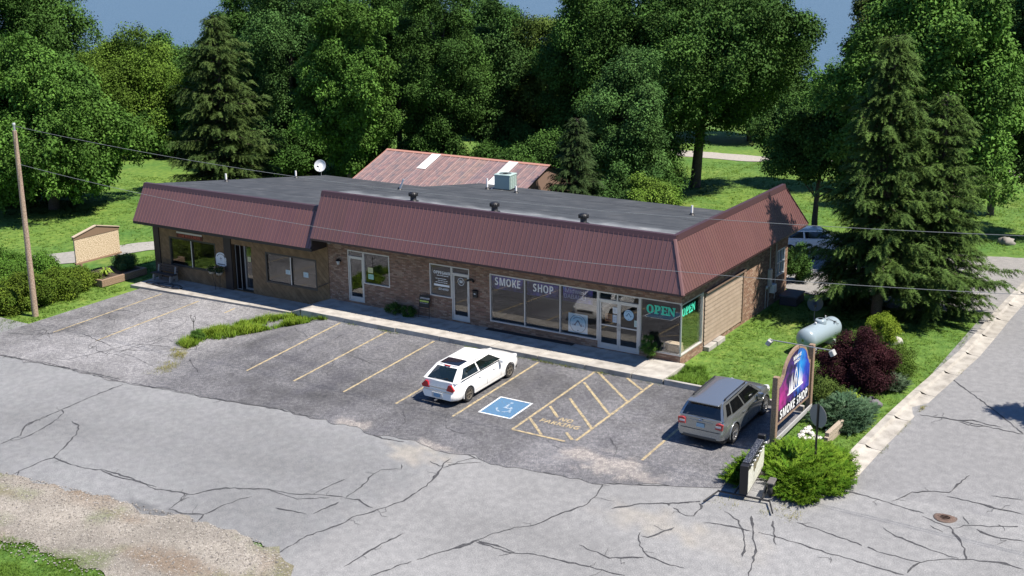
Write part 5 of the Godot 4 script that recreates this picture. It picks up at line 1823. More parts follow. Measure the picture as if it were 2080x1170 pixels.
	# roof panel
	b = B.new()
	var rows := []
	for i in 13:
		var t := i / 12.0
		var r := PackedVector3Array()
		for j in 13:
			var u := j / 12.0
			var e: Vector3 = bl[3].lerp(br[3], u).lerp(bl[2].lerp(br[2], u), t)
			r.append(e + Vector3(0, cfg.roof_crown * (1.0 - pow(2 * u - 1, 4)) * (0.5 + 0.5 * (1.0 - pow(2 * t - 1, 4))) + 0.004, 0) + Vector3(-0.05, 0, 0) * (4 * u * (1 - u)) * (1 - t) + Vector3(0.06, 0, 0) * (4 * u * (1 - u)) * t)
		rows.append(r)
	b.grid(rows, false, (rows[0][12] - rows[0][0]).cross(rows[12][0] - rows[0][0]).y < 0)
	part("roof", b, paint, o)
	if cfg.has("roof_glass"):
		for rgp in cfg.roof_glass:
			var rw := []
			for i in 7:
				var t := lerpf(rgp[0], rgp[1], i / 6.0)
				var r := PackedVector3Array()
				for j in 9:
					var u := lerpf(rgp[2], 1.0 - rgp[2], j / 8.0)
					var e: Vector3 = bl[3].lerp(br[3], u).lerp(bl[2].lerp(br[2], u), t)
					r.append(e + Vector3(0, cfg.roof_crown * (1.0 - pow(2 * u - 1, 4)) * (0.5 + 0.5 * (1.0 - pow(2 * t - 1, 4))) + 0.012, 0) + Vector3(-0.05, 0, 0) * (4 * u * (1 - u)) * (1 - t) + Vector3(0.06, 0, 0) * (4 * u * (1 - u)) * t)
				rw.append(r)
			b = B.new()
			b.grid(rw, false, (rw[0][8] - rw[0][0]).cross(rw[6][0] - rw[0][0]).y < 0)
			part("roof_glass", b, cfg.roof_tint, o)
	# cabin
	var gy: float = g.y0
	var cab := B.new()
	cab.bb(g.r0 + 0.1, g.f0 - 0.3, 0.36, 0.42, -hw * 0.82, hw * 0.82)
	cab.bb(g.f0 - 0.75, g.f0 - 0.1, 0.42, gy - 0.03, -hw * 0.84, hw * 0.84)
	cab.bb(g.r0 + 0.08, g.r0 + 0.75, 0.42, gy - 0.28, -hw * 0.82, hw * 0.82)
	part("cabin_floor", cab, cfg.trim, o)
	for sx in [[g.r0 + 0.95, 3], [g.r0 + 1.85, 2]]:
		for q in sx[1]:
			var zz: float = (q - 1) * 0.46 if sx[1] == 3 else (q * 2 - 1) * 0.36
			var seat := B.new()
			seat.cbox(Vector3(sx[0] + 0.28, 0.52, zz), Vector3(0.5, 0.2, 0.44), 0.04)
			seat.cbox(Vector3(sx[0], 0.84, zz), Vector3(0.14, 0.56, 0.44), 0.05, Basis(Vector3.BACK, 0.2))
			seat.cbox(Vector3(sx[0] - 0.06, 1.18, zz), Vector3(0.09, 0.16, 0.24), 0.03)
			part("seat", seat, cfg.seat, o)
	# wheels
	for a in ax:
		for sd in [-1, 1]:
			var lip := B.new()
			var arc := PackedVector3Array()
			for k in 19:
				var g2 := PI * (-0.06 + 1.12 * k / 18.0)
				arc.append(Vector3(a + cos(g2) * R * 1.165, R + sin(g2) * R * 1.165, sd * hw * pl(cfg.plan, a / L) * 0.985))
			lip.tube(arc, PackedFloat32Array([0.026]), 6)
			part("arch_lip", lip, paint, o)
			wheel(o, Vector3(a, R, sd * (hw - 0.115)), sd, R, cfg.rim)
	return o

func wheel(o: Node, at: Vector3, sd: int, R: float, rim: Material) -> void:
	var b := B.new()
	var ax := Vector3(0, 0, sd)
	b.lathe(at, ax, [[R * 0.66, -0.10], [R * 0.93, -0.10], [R, -0.06], [R, 0.06], [R * 0.94, 0.10], [R * 0.68, 0.102], [R * 0.66, 0.09]], 26)
	var t := part("tyre", b, M.rubber, o)
	b = B.new()
	b.lathe(at, ax, [[R * 0.68, 0.095], [R * 0.64, 0.098], [R * 0.60, 0.05], [R * 0.56, 0.03], [R * 0.2, 0.03], [0.0, 0.03]], 24)
	part("barrel", b, mat(0.05, 0.05, 0.05, 0.6), t)
	b = B.new()
	for k in 5:
		var a := TAU * k / 5 + 0.3
		var d := Vector3(cos(a), sin(a), 0)
		var sdv := Vector3(-sin(a), cos(a), 0)
		for e in [-1, 1]:
			var p: Vector3 = at + d * R * 0.12 + sdv * e * R * 0.04 + ax * 0.075
			var q: Vector3 = at + d * R * 0.62 + sdv * e * R * 0.13 + ax * 0.088
			b.box((p + q) / 2, Vector3(p.distance_to(q), R * 0.09, 0.022), Basis((q - p).normalized(), ax.cross((q - p).normalized()), ax))
	b.lathe(at, ax, [[R * 0.2, 0.05], [R * 0.19, 0.09], [0.0, 0.10]], 12)
	b.lathe(at, ax, [[R * 0.68, 0.09], [R * 0.665, 0.104], [R * 0.6, 0.095], [R * 0.59, 0.08]], 24)
	part("rim", b, rim, t)

func small(o: Node, called: String, at: Vector3, s: Vector3, m: Material, bs := Basis.IDENTITY, ch := 0.0) -> MeshInstance3D:
	var b := B.new()
	if ch > 0.0: b.cbox(at, s, ch, bs)
	else: b.box(at, s, bs)
	return part(called, b, m, o)

func build_vehicles() -> void:
	var white := mat(0.80, 0.80, 0.78, 0.32)
	white.clearcoat_enabled = true
	white.clearcoat = 0.8
	white.clearcoat_roughness = 0.05
	var tint := glass_mat(0.010, 0.020, 0.018, 0.42)
	var rim_dull := mat(0.20, 0.18, 0.15, 0.5, 0.5)
	var red := mat(0.42, 0.012, 0.015, 0.12)
	var cfg := {"paint": white, "roof_tint": mat(0.008, 0.009, 0.014, 0.05), "tint": tint, "tint_rear": tint, "trim": mat(0.03, 0.032, 0.032, 0.8), "seat": mat(0.10, 0.115, 0.11, 0.85), "rim": rim_dull, "L": 4.77, "W": 1.78, "R": 0.315, "axles": [0.95, 3.80], "crown": 0.035, "roof_crown": 0.035,
		"plan": [[0.0, 0.76], [0.015, 0.86], [0.05, 0.94], [0.14, 0.985], [0.3, 1.0], [0.72, 1.0], [0.82, 0.99], [0.9, 0.95], [0.95, 0.87], [0.98, 0.76], [1.0, 0.55]],
		"sill": [[0.0, 0.30], [0.08, 0.24], [0.2, 0.20], [0.8, 0.20], [0.93, 0.22], [1.0, 0.28]],
		"deck": [[0.0, 0.97], [0.72, 0.955], [0.78, 0.935], [0.86, 0.885], [0.92, 0.82], [0.96, 0.75], [1.0, 0.64]],
		"rear": [[0.2, 0.10], [0.3, 0.02], [0.45, 0.0], [0.58, 0.03], [0.62, 0.09], [0.80, 0.12], [0.98, 0.20]],
		"nose": [[0.2, 4.62], [0.35, 4.75], [0.5, 4.77], [0.68, 4.72], [0.8, 4.62], [0.97, 4.4]],
		"glass": {"r0": 0.22, "y0": 0.975, "f0": 3.58, "y0f": 0.955, "w0": 0.80, "r1": 0.86, "y1": 1.41, "f1": 2.72, "y1f": 1.42, "w1": 0.585},
		"wins": [[0.085, 0.44, 0.10, 0.86], [0.47, 0.93, 0.08, 0.86]], "rear_win": [0.10, 0.90, 0.06, 0.90], "roof_glass": [[0.03, 0.34, 0.10]]}
	var gz := 7.18
	var at := Vector3(-6.62, h(-6.6, gz + 0.95) + 0.016, gz + 0.95)
	var car := vehicle("white five-door hatchback parked nose-in beside the blue disabled bay", "car", "parked_car", at, PI / 2 - 0.03, 0.05, cfg)
	for sd in [-1, 1]:
		var b := B.new()
		var sh := PackedVector2Array([Vector2(0.42, 0.68), Vector2(0.74, 0.66), Vector2(0.80, 0.74), Vector2(0.62, 0.93), Vector2(0.5, 0.9)])
		b.prism(sh, -0.02, 0.05, Transform3D(Basis(Vector3(0.0, 0, sd), Vector3(0.12, 1, 0).normalized(), Vector3(-1, 0.1, 0).normalized()), Vector3(0.03, 0, 0)))
		part("tail_light", b, red, car)
		small(car, "door_handle", Vector3(1.72, 0.80, sd * 0.895), Vector3(0.18, 0.03, 0.03), white)
		small(car, "door_handle", Vector3(2.72, 0.79, sd * 0.895), Vector3(0.18, 0.03, 0.03), white)
		small(car, "mirror", Vector3(3.12, 0.98, sd * 0.97), Vector3(0.12, 0.13, 0.2), white, Basis.IDENTITY, 0.03)
		small(car, "head_light", Vector3(4.48, 0.68, sd * 0.62), Vector3(0.3, 0.12, 0.26), mat(0.6, 0.62, 0.62, 0.1), Basis(Vector3.UP, sd * 0.5), 0.03)
		small(car, "door_seam", Vector3(2.18, 0.62, sd * 0.886), Vector3(0.012, 0.6, 0.008), mat(0.25, 0.25, 0.25, 0.6))
		small(car, "door_seam", Vector3(3.16, 0.6, sd * 0.884), Vector3(0.012, 0.55, 0.008), mat(0.25, 0.25, 0.25, 0.6))
		small(car, "door_seam", Vector3(1.36, 0.72, sd * 0.885), Vector3(0.012, 0.4, 0.008), mat(0.25, 0.25, 0.25, 0.6))
		small(car, "belt_strip", Vector3(1.85, 0.985, sd * 0.835), Vector3(2.6, 0.022, 0.02), M.black)
		small(car, "rocker_strip", Vector3(2.35, 0.24, sd * 0.868), Vector3(2.1, 0.05, 0.02), mat(0.5, 0.5, 0.49, 0.5))
	small(car, "wiper", Vector3(0.30, 1.04, 0.10), Vector3(0.02, 0.02, 0.5), M.black, Basis(Vector3.RIGHT, -0.25))
	small(car, "antenna", Vector3(0.98, 1.52, 0.0), Vector3(0.015, 0.12, 0.015), M.black, Basis(Vector3.BACK, 0.5))
	small(car, "brake_light", Vector3(0.80, 1.41, 0), Vector3(0.09, 0.035, 0.26), red)
	small(car, "license_plate", Vector3(-0.012, 0.45, 0.0), Vector3(0.012, 0.15, 0.31), mat(0.16, 0.30, 0.45, 0.5))
	small(car, "plate_recess", Vector3(0.0, 0.45, 0.0), Vector3(0.02, 0.21, 0.5), mat(0.55, 0.55, 0.54, 0.5))
	small(car, "tailgate_strip", Vector3(0.085, 0.735, 0.0), Vector3(0.025, 0.035, 0.95), mat(0.45, 0.46, 0.46, 0.25, 0.6))
	small(car, "hitch", Vector3(-0.06, 0.28, 0.0), Vector3(0.2, 0.05, 0.06), M.steel)
	small(car, "bumper_seam", Vector3(0.045, 0.605, 0.0), Vector3(0.03, 0.012, 1.34), mat(0.2, 0.2, 0.2, 0.6))
	small(car, "grille", Vector3(4.735, 0.55, 0.0), Vector3(0.05, 0.16, 0.8), M.black)
	# --- grey SUV
	var grey := mat(0.30, 0.32, 0.325, 0.26, 0.72)
	grey.clearcoat_enabled = true
	grey.clearcoat = 1.0
	grey.clearcoat_roughness = 0.04
	var dark := glass_mat(0.004, 0.005, 0.006, 0.80)
	var cfg2 := {"paint": grey, "tint": dark, "tint_rear": dark, "trim": mat(0.012, 0.012, 0.013, 0.8), "seat": mat(0.03, 0.03, 0.032, 0.85), "rim": mat(0.55, 0.55, 0.55, 0.25, 0.8), "L": 4.72, "W": 1.93, "R": 0.37, "axles": [0.97, 3.80], "crown": 0.04, "roof_crown": 0.045,
		"plan": [[0.0, 0.84], [0.02, 0.91], [0.06, 0.965], [0.14, 0.995], [0.3, 1.0], [0.74, 1.0], [0.86, 0.98], [0.93, 0.92], [0.97, 0.83], [1.0, 0.66]],
		"sill": [[0.0, 0.40], [0.08, 0.33], [0.2, 0.26], [0.8, 0.26], [0.93, 0.28], [1.0, 0.34]],
		"deck": [[0.0, 1.09], [0.70, 1.05], [0.78, 1.03], [0.9, 0.97], [0.96, 0.9], [1.0, 0.80]],
		"rear": [[0.25, 0.12], [0.35, 0.03], [0.5, 0.0], [0.64, 0.03], [0.68, 0.10], [0.90, 0.11], [1.10, 0.16]],
		"nose": [[0.25, 4.58], [0.4, 4.70], [0.6, 4.72], [0.8, 4.68], [0.95, 4.56], [1.08, 4.4]],
		"glass": {"r0": 0.17, "y0": 1.085, "f0": 3.62, "y0f": 1.05, "w0": 0.86, "r1": 0.52, "y1": 1.58, "f1": 2.75, "y1f": 1.62, "w1": 0.66},
		"wins": [[0.075, 0.19, 0.14, 0.86], [0.215, 0.50, 0.08, 0.88], [0.53, 0.94, 0.08, 0.88]], "rear_win": [0.06, 0.94, 0.05, 0.86]}
	gz = 5.86
	at = Vector3(3.90, h(3.9, gz + 0.97) + 0.016, gz + 0.97)
	var suv := vehicle("dark silver SUV parked nose-in beside the painted shop sign", "suv", "parked_suv", at, PI / 2 - 0.015, 0.05, cfg2)
	var lamp := mat(0.38, 0.05, 0.05, 0.12)
	for sd in [-1, 1]:
		var b := B.new()
		b.prism(PackedVector2Array([Vector2(0.58, 0.80), Vector2(0.84, 0.78), Vector2(0.87, 1.0), Vector2(0.7, 1.03), Vector2(0.6, 1.0)]), -0.03, 0.05, Transform3D(Basis(Vector3(0, 0, sd), Vector3(0.1, 1, 0).normalized(), Vector3(-1, 0.1, 0).normalized()), Vector3(0.02, 0, 0)))
		var tl := part("tail_light", b, lamp, suv)
		small(tl, "clear_lens", Vector3(-0.012 + 0.09, 0.9, sd * 0.70), Vector3(0.05, 0.07, 0.2), mat(0.6, 0.6, 0.6, 0.15))
		small(suv, "roof_rail", Vector3(1.72, 1.68, sd * 0.60), Vector3(1.9, 0.03, 0.035), M.black, Basis.IDENTITY, 0.008)
		for k in 2: small(suv, "rail_foot", Vector3(0.85 + k * 1.7, 1.645, sd * 0.60), Vector3(0.12, 0.05, 0.035), M.black)
		small(suv, "mirror", Vector3(3.05, 1.10, sd * 1.05), Vector3(0.14, 0.17, 0.22), grey, Basis.IDENTITY, 0.03)
		small(suv, "door_handle", Vector3(1.75, 0.93, sd * 0.965), Vector3(0.2, 0.03, 0.03), grey)
		small(suv, "door_handle", Vector3(2.78, 0.92, sd * 0.968), Vector3(0.2, 0.03, 0.03), grey)
		small(suv, "head_light", Vector3(4.44, 0.80, sd * 0.70), Vector3(0.3, 0.15, 0.28), mat(0.5, 0.52, 0.52, 0.1), Basis(Vector3.UP, sd * 0.5), 0.03)
		small(suv, "door_seam", Vector3(2.2, 0.72, sd * 0.962), Vector3(0.012, 0.68, 0.008), M.black)
	small(suv, "license_plate", Vector3(0.085, 0.83, 0.0), Vector3(0.012, 0.15, 0.31), mat(0.28, 0.42, 0.52, 0.5))
	small(suv, "plate_bar", Vector3(0.095, 0.955, 0.0), Vector3(0.03, 0.04, 0.9), grey)
	small(suv, "badge", Vector3(0.085, 1.02, 0.0), Vector3(0.02, 0.05, 0.12), mat(0.15, 0.2, 0.3, 0.3))
	small(suv, "spoiler", Vector3(0.42, 1.605, 0.0), Vector3(0.26, 0.035, 1.22), grey, Basis(Vector3.BACK, 0.08), 0.01)
	small(suv, "bumper_trim", Vector3(0.03, 0.42, 0.0), Vector3(0.06, 0.10, 1.3), mat(0.06, 0.062, 0.06, 0.5), Basis.IDENTITY, 0.02)
	small(suv, "bumper_seam", Vector3(0.05, 0.665, 0.0), Vector3(0.03, 0.012, 1.5), M.black)
	# white car behind the spruce, dark car behind the hedge
	var c3 := cfg.duplicate()
	c3.erase("roof_glass")
	vehicle("white car half hidden behind the tall spruce at the back drive", "car", "parked_car", Vector3(-4.2, h(-4, -23.0), -21.6), 0.45, 0.0, c3)
	var c4 := cfg.duplicate()
	c4.erase("roof_glass")
	var navy := mat(0.008, 0.012, 0.03, 0.25)
	navy.clearcoat_enabled = true
	c4.paint = navy
	vehicle("dark navy car showing only its nose past the hedge", "car", "parked_car", Vector3(-37.6, h(-35, 8.3), 7.6), -0.22, 0.0, c4)

# ------------------------------------------------------------------ corner by the side road
func build_corner() -> void:
	rg.seed = 71
	var sg := thing("shop_sign", "tall brown wooden arch-topped sign with colourful smoke shop panel", "sign", Vector3(6.33, h(6.3, 4.2), 4.2), PI / 2)
	var y0 := -h(6.3, 4.2)
	for p in [[-1.80, 2.42, 0.0], [1.82, 2.58, 0.02]]:
		var b := B.new()
		b.cbox(Vector3(p[0], (p[1] + y0 - 0.15) / 2 , p[2]), Vector3(0.2, p[1] + y0 + 0.15, 0.2), 0.015)
		part("post", b, M.post_wood, sg)
	var out := PackedVector2Array([Vector2(-1.68, 0.52), Vector2(1.70, 0.52), Vector2(1.70, 2.02), Vector2(1.55, 2.06), Vector2(1.47, 2.2)])
	for k in 13:
		var a := PI * (0.06 + 0.88 * k / 12.0)
		out.append(Vector2(0.12 + cos(a) * 1.28, 2.12 + sin(a) * 0.86))
	out.append_array(PackedVector2Array([Vector2(-1.25, 2.2), Vector2(-1.42, 2.06), Vector2(-1.68, 2.02)]))
	var up := PackedVector2Array()
	for p in out: up.append(p + Vector2(0, y0))
	var b := B.new()
	b.prism(up, -0.05, 0.04)
	part("board", b, M.post_wood, sg)
	var inner := Geometry2D.offset_polygon(up, -0.12)[0]
	b = B.new()
	b.prism(inner, 0.04, 0.055)
	var im := Image.create(256, 256, false, Image.FORMAT_RGB8)
	var nz := noise(0.03, 243, 4)
	for py in 256:
		for px in 256:
			var lx := (px / 256.0 - (1.0 if px >= 128 else 0.0)) * 3.4
			var ly := (1.0 - py / 256.0) * 3.4
			var w := nz.get_noise_2d(px, py)
			var k := Color(0.010, 0.006, 0.028)
			k = k.lerp(Color(0.06, 0.02, 0.16), clampf(0.5 + w, 0, 1))
			k = k.lerp(Color(0.015, 0.05, 0.42), clampf(1.25 - Vector2(lx - 0.95, (ly - 2.2) * 0.7).length() + w * 0.6, 0, 1))
			k = k.lerp(Color(0.02, 0.30, 0.70), clampf(1.0 - Vector2((lx - 0.55) * 1.6, (ly - 2.35) * 0.8).length() + w * 0.5, 0, 1) * 0.9)
			k = k.lerp(Color(0.50, 0.03, 0.25), clampf(0.75 - Vector2(lx + 1.3, (ly - 1.75) * 0.8).length() + w * 0.5, 0, 1))
			k = k.lerp(Color(0.35, 0.05, 0.35), clampf(0.5 - Vector2(lx - 0.85, ly - 1.75).length() + w * 0.4, 0, 1))
			im.set_pixel(px, py, k.linear_to_srgb())
	var art := surf(ImageTexture.create_from_image(im), 3.4, 0.45, 0.0, null, false)
	part("printed_panel", b, art, sg)
	b = B.new()
	b.bb(-1.54, 1.56, 0.66 + y0, 1.06 + y0, 0.055, 0.06)
	part("text_band", b, mat(0.008, 0.008, 0.01, 0.5), sg)
	var wp := mat(0.80, 0.80, 0.80, 0.6)
	letters("lettering", "SMOKE SHOP", 0.46, 0.006, wp, sg, Transform3D(Basis.IDENTITY, Vector3(0.02, 0.86 + y0, 0.064)), "Droid Sans", 1.0, 700)
	for k in 2: letters("lettering", ["Midwest", "DABADU"][k], [0.2, 0.15][k], 0.004, wp, sg, Transform3D(Basis.IDENTITY, Vector3(0.12, [2.62, 2.44][k] + y0, 0.06)), "Droid Sans", 1.0, 700)
	b = B.new()
	var c0 := Vector2(0.08, 1.75 + y0)
	for t in [[-0.62, 0.45], [-0.48, 0.62], [-0.36, 0.75], [0.38, 0.8], [0.52, 0.62], [0.66, 0.42]]:
		b.prism(PackedVector2Array([c0 + Vector2(t[0] - 0.06, -0.32), c0 + Vector2(t[0] + 0.06, -0.32), c0 + Vector2(t[0], -0.32 + t[1])]), 0.055, 0.06)
	for e in [[Vector2(-0.3, -0.3), Vector2(0.02, 0.45)], [Vector2(0.02, 0.45), Vector2(0.32, -0.3)], [Vector2(-0.12, -0.3), Vector2(0.02, 0.12)], [Vector2(0.02, 0.12), Vector2(0.14, -0.3)], [Vector2(-0.8, -0.36), Vector2(0.82, -0.36)]]:
		var s: Vector2 = (e[1] - e[0]).normalized().orthogonal() * 0.028
		b.prism(PackedVector2Array([c0 + e[0] - s, c0 + e[1] - s, c0 + e[1] + s, c0 + e[0] + s]), 0.056, 0.0615)
	part("emblem", b, wp, sg)
	b = B.new()
	b.box(Vector3(0.0, 0.12 + y0, 0.12), Vector3(3.7, 0.16, 0.05), Basis(Vector3.BACK, 0.02))
	part("lower_rail", b, mat(0.33, 0.33, 0.32, 0.85), sg)
	b = B.new()
	b.rod(Vector3(0.35, 2.98 + y0, -1.15), Vector3(0.35, 2.96 + y0, 1.3), 0.022)
	part("lamp_bar", b, M.grey_metal, sg)
	for s in [-1.1, 1.25]:
		b = B.new()
		b.cbox(Vector3(0.35, 2.88 + y0, s), Vector3(0.26, 0.2, 0.16), 0.02, Basis(Vector3.RIGHT, 0.5 if s < 0 else -0.5))
		var lh := part("flood_lamp", b, mat(0.40, 0.40, 0.38, 0.5), sg)
		small(lh, "lens", Vector3(0.35, 2.83 + y0, s + (0.07 if s < 0 else -0.07)), Vector3(0.2, 0.14, 0.02), mat(0.08, 0.08, 0.09, 0.1), Basis(Vector3.RIGHT, 0.5 if s < 0 else -0.5))
	# --- wheeled marquee sign
	var dir := Vector2(6.53 - 6.88, 7.4 - 9.72)
	var mq := thing("marquee_sign", "black portable marquee sign with cream letter face and bare bulbs on trailer frame", "sign", Vector3(6.58, h(6.6, 8.6), 8.6), PI / 2 - atan2(dir.x, -dir.y) * 1.0)
	var g := 0.55
	var grime := surf(ntex(256, noise(0.05, 251, 4), 1.5, noise(0.2, 252, 2), 0.5, [[0.0, 0.008, 0.009, 0.014], [0.62, 0.02, 0.023, 0.033], [0.8, 0.10, 0.11, 0.13], [1.0, 0.3, 0.31, 0.33]]), 0.9, 0.5)
	b = B.new()
	b.cbox(Vector3(0, 0.16 + 0.5, 0), Vector3(2.4, 1.0, 0.27), 0.012)
	part("cabinet", b, mat(0.010, 0.010, 0.012, 0.55), mq)
	b = B.new()
	b.cbox(Vector3(0.08, 1.185, 0), Vector3(2.1, 0.05, 0.23), 0.015)
	part("top_cover", b, grime, mq)
	b = B.new()
	b.bb(-1.17, 1.17, 0.2, 0.98, 0.136, 0.142)
	part("letter_face", b, surf(ntex(256, noise(0.03, 261, 3), 0.8, noise(0.3, 262, 2), 0.3, [[0.0, 0.45, 0.45, 0.36], [0.5, 0.60, 0.60, 0.52], [1.0, 0.66, 0.66, 0.6]]), 1.4, 0.6), mq)
	b = B.new()
	for k in 3: b.bb(-1.17, 1.17, 0.38 + k * 0.2, 0.392 + k * 0.2, 0.142, 0.147)
	part("letter_track", b, mat(0.42, 0.42, 0.38, 0.6), mq)
	b = B.new()
	b.prism(PackedVector2Array([Vector2(-0.5, 0.98), Vector2(-0.42, 0.7), Vector2(-0.3, 0.62), Vector2(-0.2, 0.72), Vector2(-0.1, 0.66), Vector2(0.0, 0.8), Vector2(0.2, 0.78), Vector2(0.5, 0.86), Vector2(0.6, 0.98)]), 0.142, 0.149)
	part("torn_patch", b, mat(0.17, 0.15, 0.09, 0.9), mq)
	for k in 6:
		b = B.new()
		b.lathe(Vector3(-0.9 + k * 0.4, 1.10, 0.135), Vector3(0, 0.2, 1), [[0.02, 0.0], [0.02, 0.03], [0.042, 0.06], [0.042, 0.085], [0.0, 0.115]], 10)
		part("bulb", b, mat(0.75, 0.75, 0.70, 0.15), mq)
	small(mq, "arrow_end", Vector3(1.34, 1.22, 0), Vector3(0.16, 0.16, 0.26), mat(0.010, 0.010, 0.012, 0.55), Basis.IDENTITY, 0.02)
	var iron := mat(0.018, 0.018, 0.02, 0.6)
	b = B.new()
	b.rod(Vector3(-1.15, 0.06, 0.85), Vector3(-1.15, 0.12, -0.85), 0.035)
	b.rod(Vector3(1.15, 0.1, 0.75), Vector3(1.15, 0.1, -0.75), 0.035)
	b.rod(Vector3(-1.15, 0.1, 0.62), Vector3(1.2, 0.1, 0.45), 0.035)
	b.rod(Vector3(-1.15, 0.1, -0.3), Vector3(1.2, 0.1, -0.3), 0.035)
	part("trailer_frame", b, iron, mq)
	for s in [-1, 1]:
		b = B.new()
		b.rod(Vector3(-1.15, 0.1, s * 0.85), Vector3(-1.9, 0.02, s * 1.12), 0.03)
		part("leg", b, iron, mq)
	b = B.new()
	b.rod(Vector3(1.1, 0.1, 0.6), Vector3(1.6, 0.3, 0.5), 0.028)
	part("leg", b, iron, mq)
	b = B.new()
	b.lathe(Vector3(-0.55, 0.26, 0.78), Vector3.BACK, [[0.14, -0.07], [0.25, -0.08], [0.27, 0.0], [0.25, 0.08], [0.14, 0.07], [0.0, 0.05]], 18)
	part("tyre", b, M.rubber, mq)
	small(mq, "fender", Vector3(-0.55, 0.5, 0.78), Vector3(0.5, 0.06, 0.24), mat(0.12, 0.11, 0.10, 0.7), Basis.IDENTITY, 0.02)
	# --- stop sign seen from behind
	var sp := thing("road_sign", "plain grey back of a road sign on a dark steel post", "road sign", Vector3(8.07, h(8.07, 6.6), 6.6), PI - 0.5)
	b = B.new()
	b.bb(-0.025, 0.025, -0.1, 2.42, -0.04, -0.01)
	b.bb(-0.045, -0.025, -0.1, 2.42, -0.01, 0.0)
	b.bb(0.025, 0.045, -0.1, 2.42, -0.01, 0.0)
	part("post", b, mat(0.035, 0.032, 0.028, 0.6, 0.3), sp)
	var oc := PackedVector2Array()
	for k in 20: oc.append(Vector2(cos(TAU * (k + 0.5) / 20), sin(TAU * (k + 0.5) / 20)) * 0.405 + Vector2(0, 1.98))
	b = B.new()
	b.prism(oc, 0.001, 0.005)
	part("plate", b, mat(0.22, 0.22, 0.225, 0.6, 0.2), sp)
	b = B.new()
	b.prism(oc, 0.005, 0.007)
	part("face", b, mat(0.4, 0.4, 0.4, 0.4), sp)
	# --- gas tank
	var tk := thing("propane_tank", "pale blue-grey propane tank lying on the lawn beside the shop", "propane tank", Vector3(4.15, h(4.1, -5.2), -5.2), PI / 2 - 0.16)
	b = B.new()
	var prof := []
	for k in 8: prof.append([0.46 * sin(PI / 2 * k / 7.0), -1.25 - 0.34 * cos(PI / 2 * k / 7.0)])
	for k in 8: prof.append([0.46 * cos(PI / 2 * k / 7.0), 1.0 + 0.34 * sin(PI / 2 * k / 7.0)])
	b.lathe(Vector3(0.15, 0.68, 0), Vector3.RIGHT, prof, 32)
	var tank_paint := mat(0.26, 0.325, 0.365, 0.28)
	part("shell", b, tank_paint, tk)
	b = B.new()
	b.lathe(Vector3(0.1, 1.08, 0), Vector3.UP, [[0.25, 0.0], [0.25, 0.14], [0.2, 0.2], [0.0, 0.22]], 18)
	part("dome_cover", b, tank_paint, tk)
	for s in [-0.85, 0.85]:
		small(tk, "saddle", Vector3(s, 0.12, 0), Vector3(0.14, 0.24, 0.7), mat(0.3, 0.33, 0.35, 0.6))
	b = B.new()
	b.tube(PackedVector3Array([Vector3(0.3, 1.2, 0.1), Vector3(0.6, 1.19, 0.12), Vector3(0.75, 1.1, 0.25), Vector3(0.9, 0.95, 0.45)]), PackedFloat32Array([0.014]), 6)
	b.box(Vector3(0.78, 1.08, 0.32), Vector3(0.3, 0.03, 0.05), Basis(Vector3.UP, 0.9) * Basis(Vector3.BACK, -0.3))
	part("gas_line", b, mat(0.05, 0.05, 0.055, 0.6), tk)
	small(tk, "valve", Vector3(-0.35, 1.2, 0.0), Vector3(0.08, 0.08, 0.08), mat(0.6, 0.6, 0.6, 0.4), Basis.IDENTITY, 0.01)
	small(tk, "valve", Vector3(0.72, 1.2, -0.1), Vector3(0.05, 0.14, 0.05), mat(0.5, 0.5, 0.5, 0.4), Basis.IDENTITY, 0.01)
	# --- timber edging by the sign, pale rocks
	var tw := thing("timber_edging", "stacked weathered timber edging beside the road sign", "timber edging", Vector3(7.8, h(7.8, 3.8), 3.8), PI / 2 - 0.03)
	for k in 3:
		b = B.new()
		b.cbox(Vector3(rg.randf_range(-0.04, 0.04), 0.07 + k * 0.145, rg.randf_range(-0.015, 0.015)), Vector3(1.75 - k * 0.12, 0.14, 0.16), 0.012)
		part("timber", b, M.old_wood, tw)
	rg.seed = 72
	for k in 26:
		var p := Vector2(7.15 + rg.randf_range(-0.55, 0.5), 4.1 + rg.randf_range(-0.75, 0.75))
		rock("white_rock", "small white landscaping rock in the bed below the shop sign", Vector3(p.x, h(p.x, p.y) + 0.02, p.y), rg.randf_range(0.07, 0.15), Color(0.62, 0.6, 0.56), "white rocks below the shop sign")
	rock("boulder", "lone grey boulder on the lawn beyond the back drive", Vector3(6.8, h(6.8, -31.6) + 0.1, -31.6), 0.46, Color(0.26, 0.24, 0.22), "")
	rock("boulder", "pale flat boulder in front of the spruce trunks", Vector3(6.75, h(6.7, -7.5) + 0.05, -7.5), 0.40, Color(0.36, 0.35, 0.30), "")
	rock("boulder", "small grey boulder half covered by the dark red bush", Vector3(8.2, h(8.2, 0.3) + 0.05, 0.3), 0.3, Color(0.14, 0.13, 0.14), "")

func rock(called: String, label: String, at: Vector3, r: float, c: Color, group: String) -> void:
	var o := MeshInstance3D.new()
	var b := B.new()
	b.col = c * rg.randf_range(0.85, 1.1)
	var rows := []
	var nz := noise(1.3, rg.randi() % 1000, 2)
	for i in 7:
		var row := PackedVector3Array()
		var t := PI * i / 6.0
		for j in 10:
			var a := TAU * (j % 9) / 9.0
			var d := Vector3(sin(t) * cos(a), -cos(t) * 0.7, sin(t) * sin(a))
			row.append(d * r * (1.0 + nz.get_noise_3dv(d * 1.2) * 0.5))
		rows.append(row)
	b.grid(rows, true, true)
	o.mesh = b.mesh(M.vcol)
	o.name = numbered(called)
	add_child(o)
	o.position = at
	o.rotation.y = rg.randf() * TAU
	tag(o, label, "rock", group)

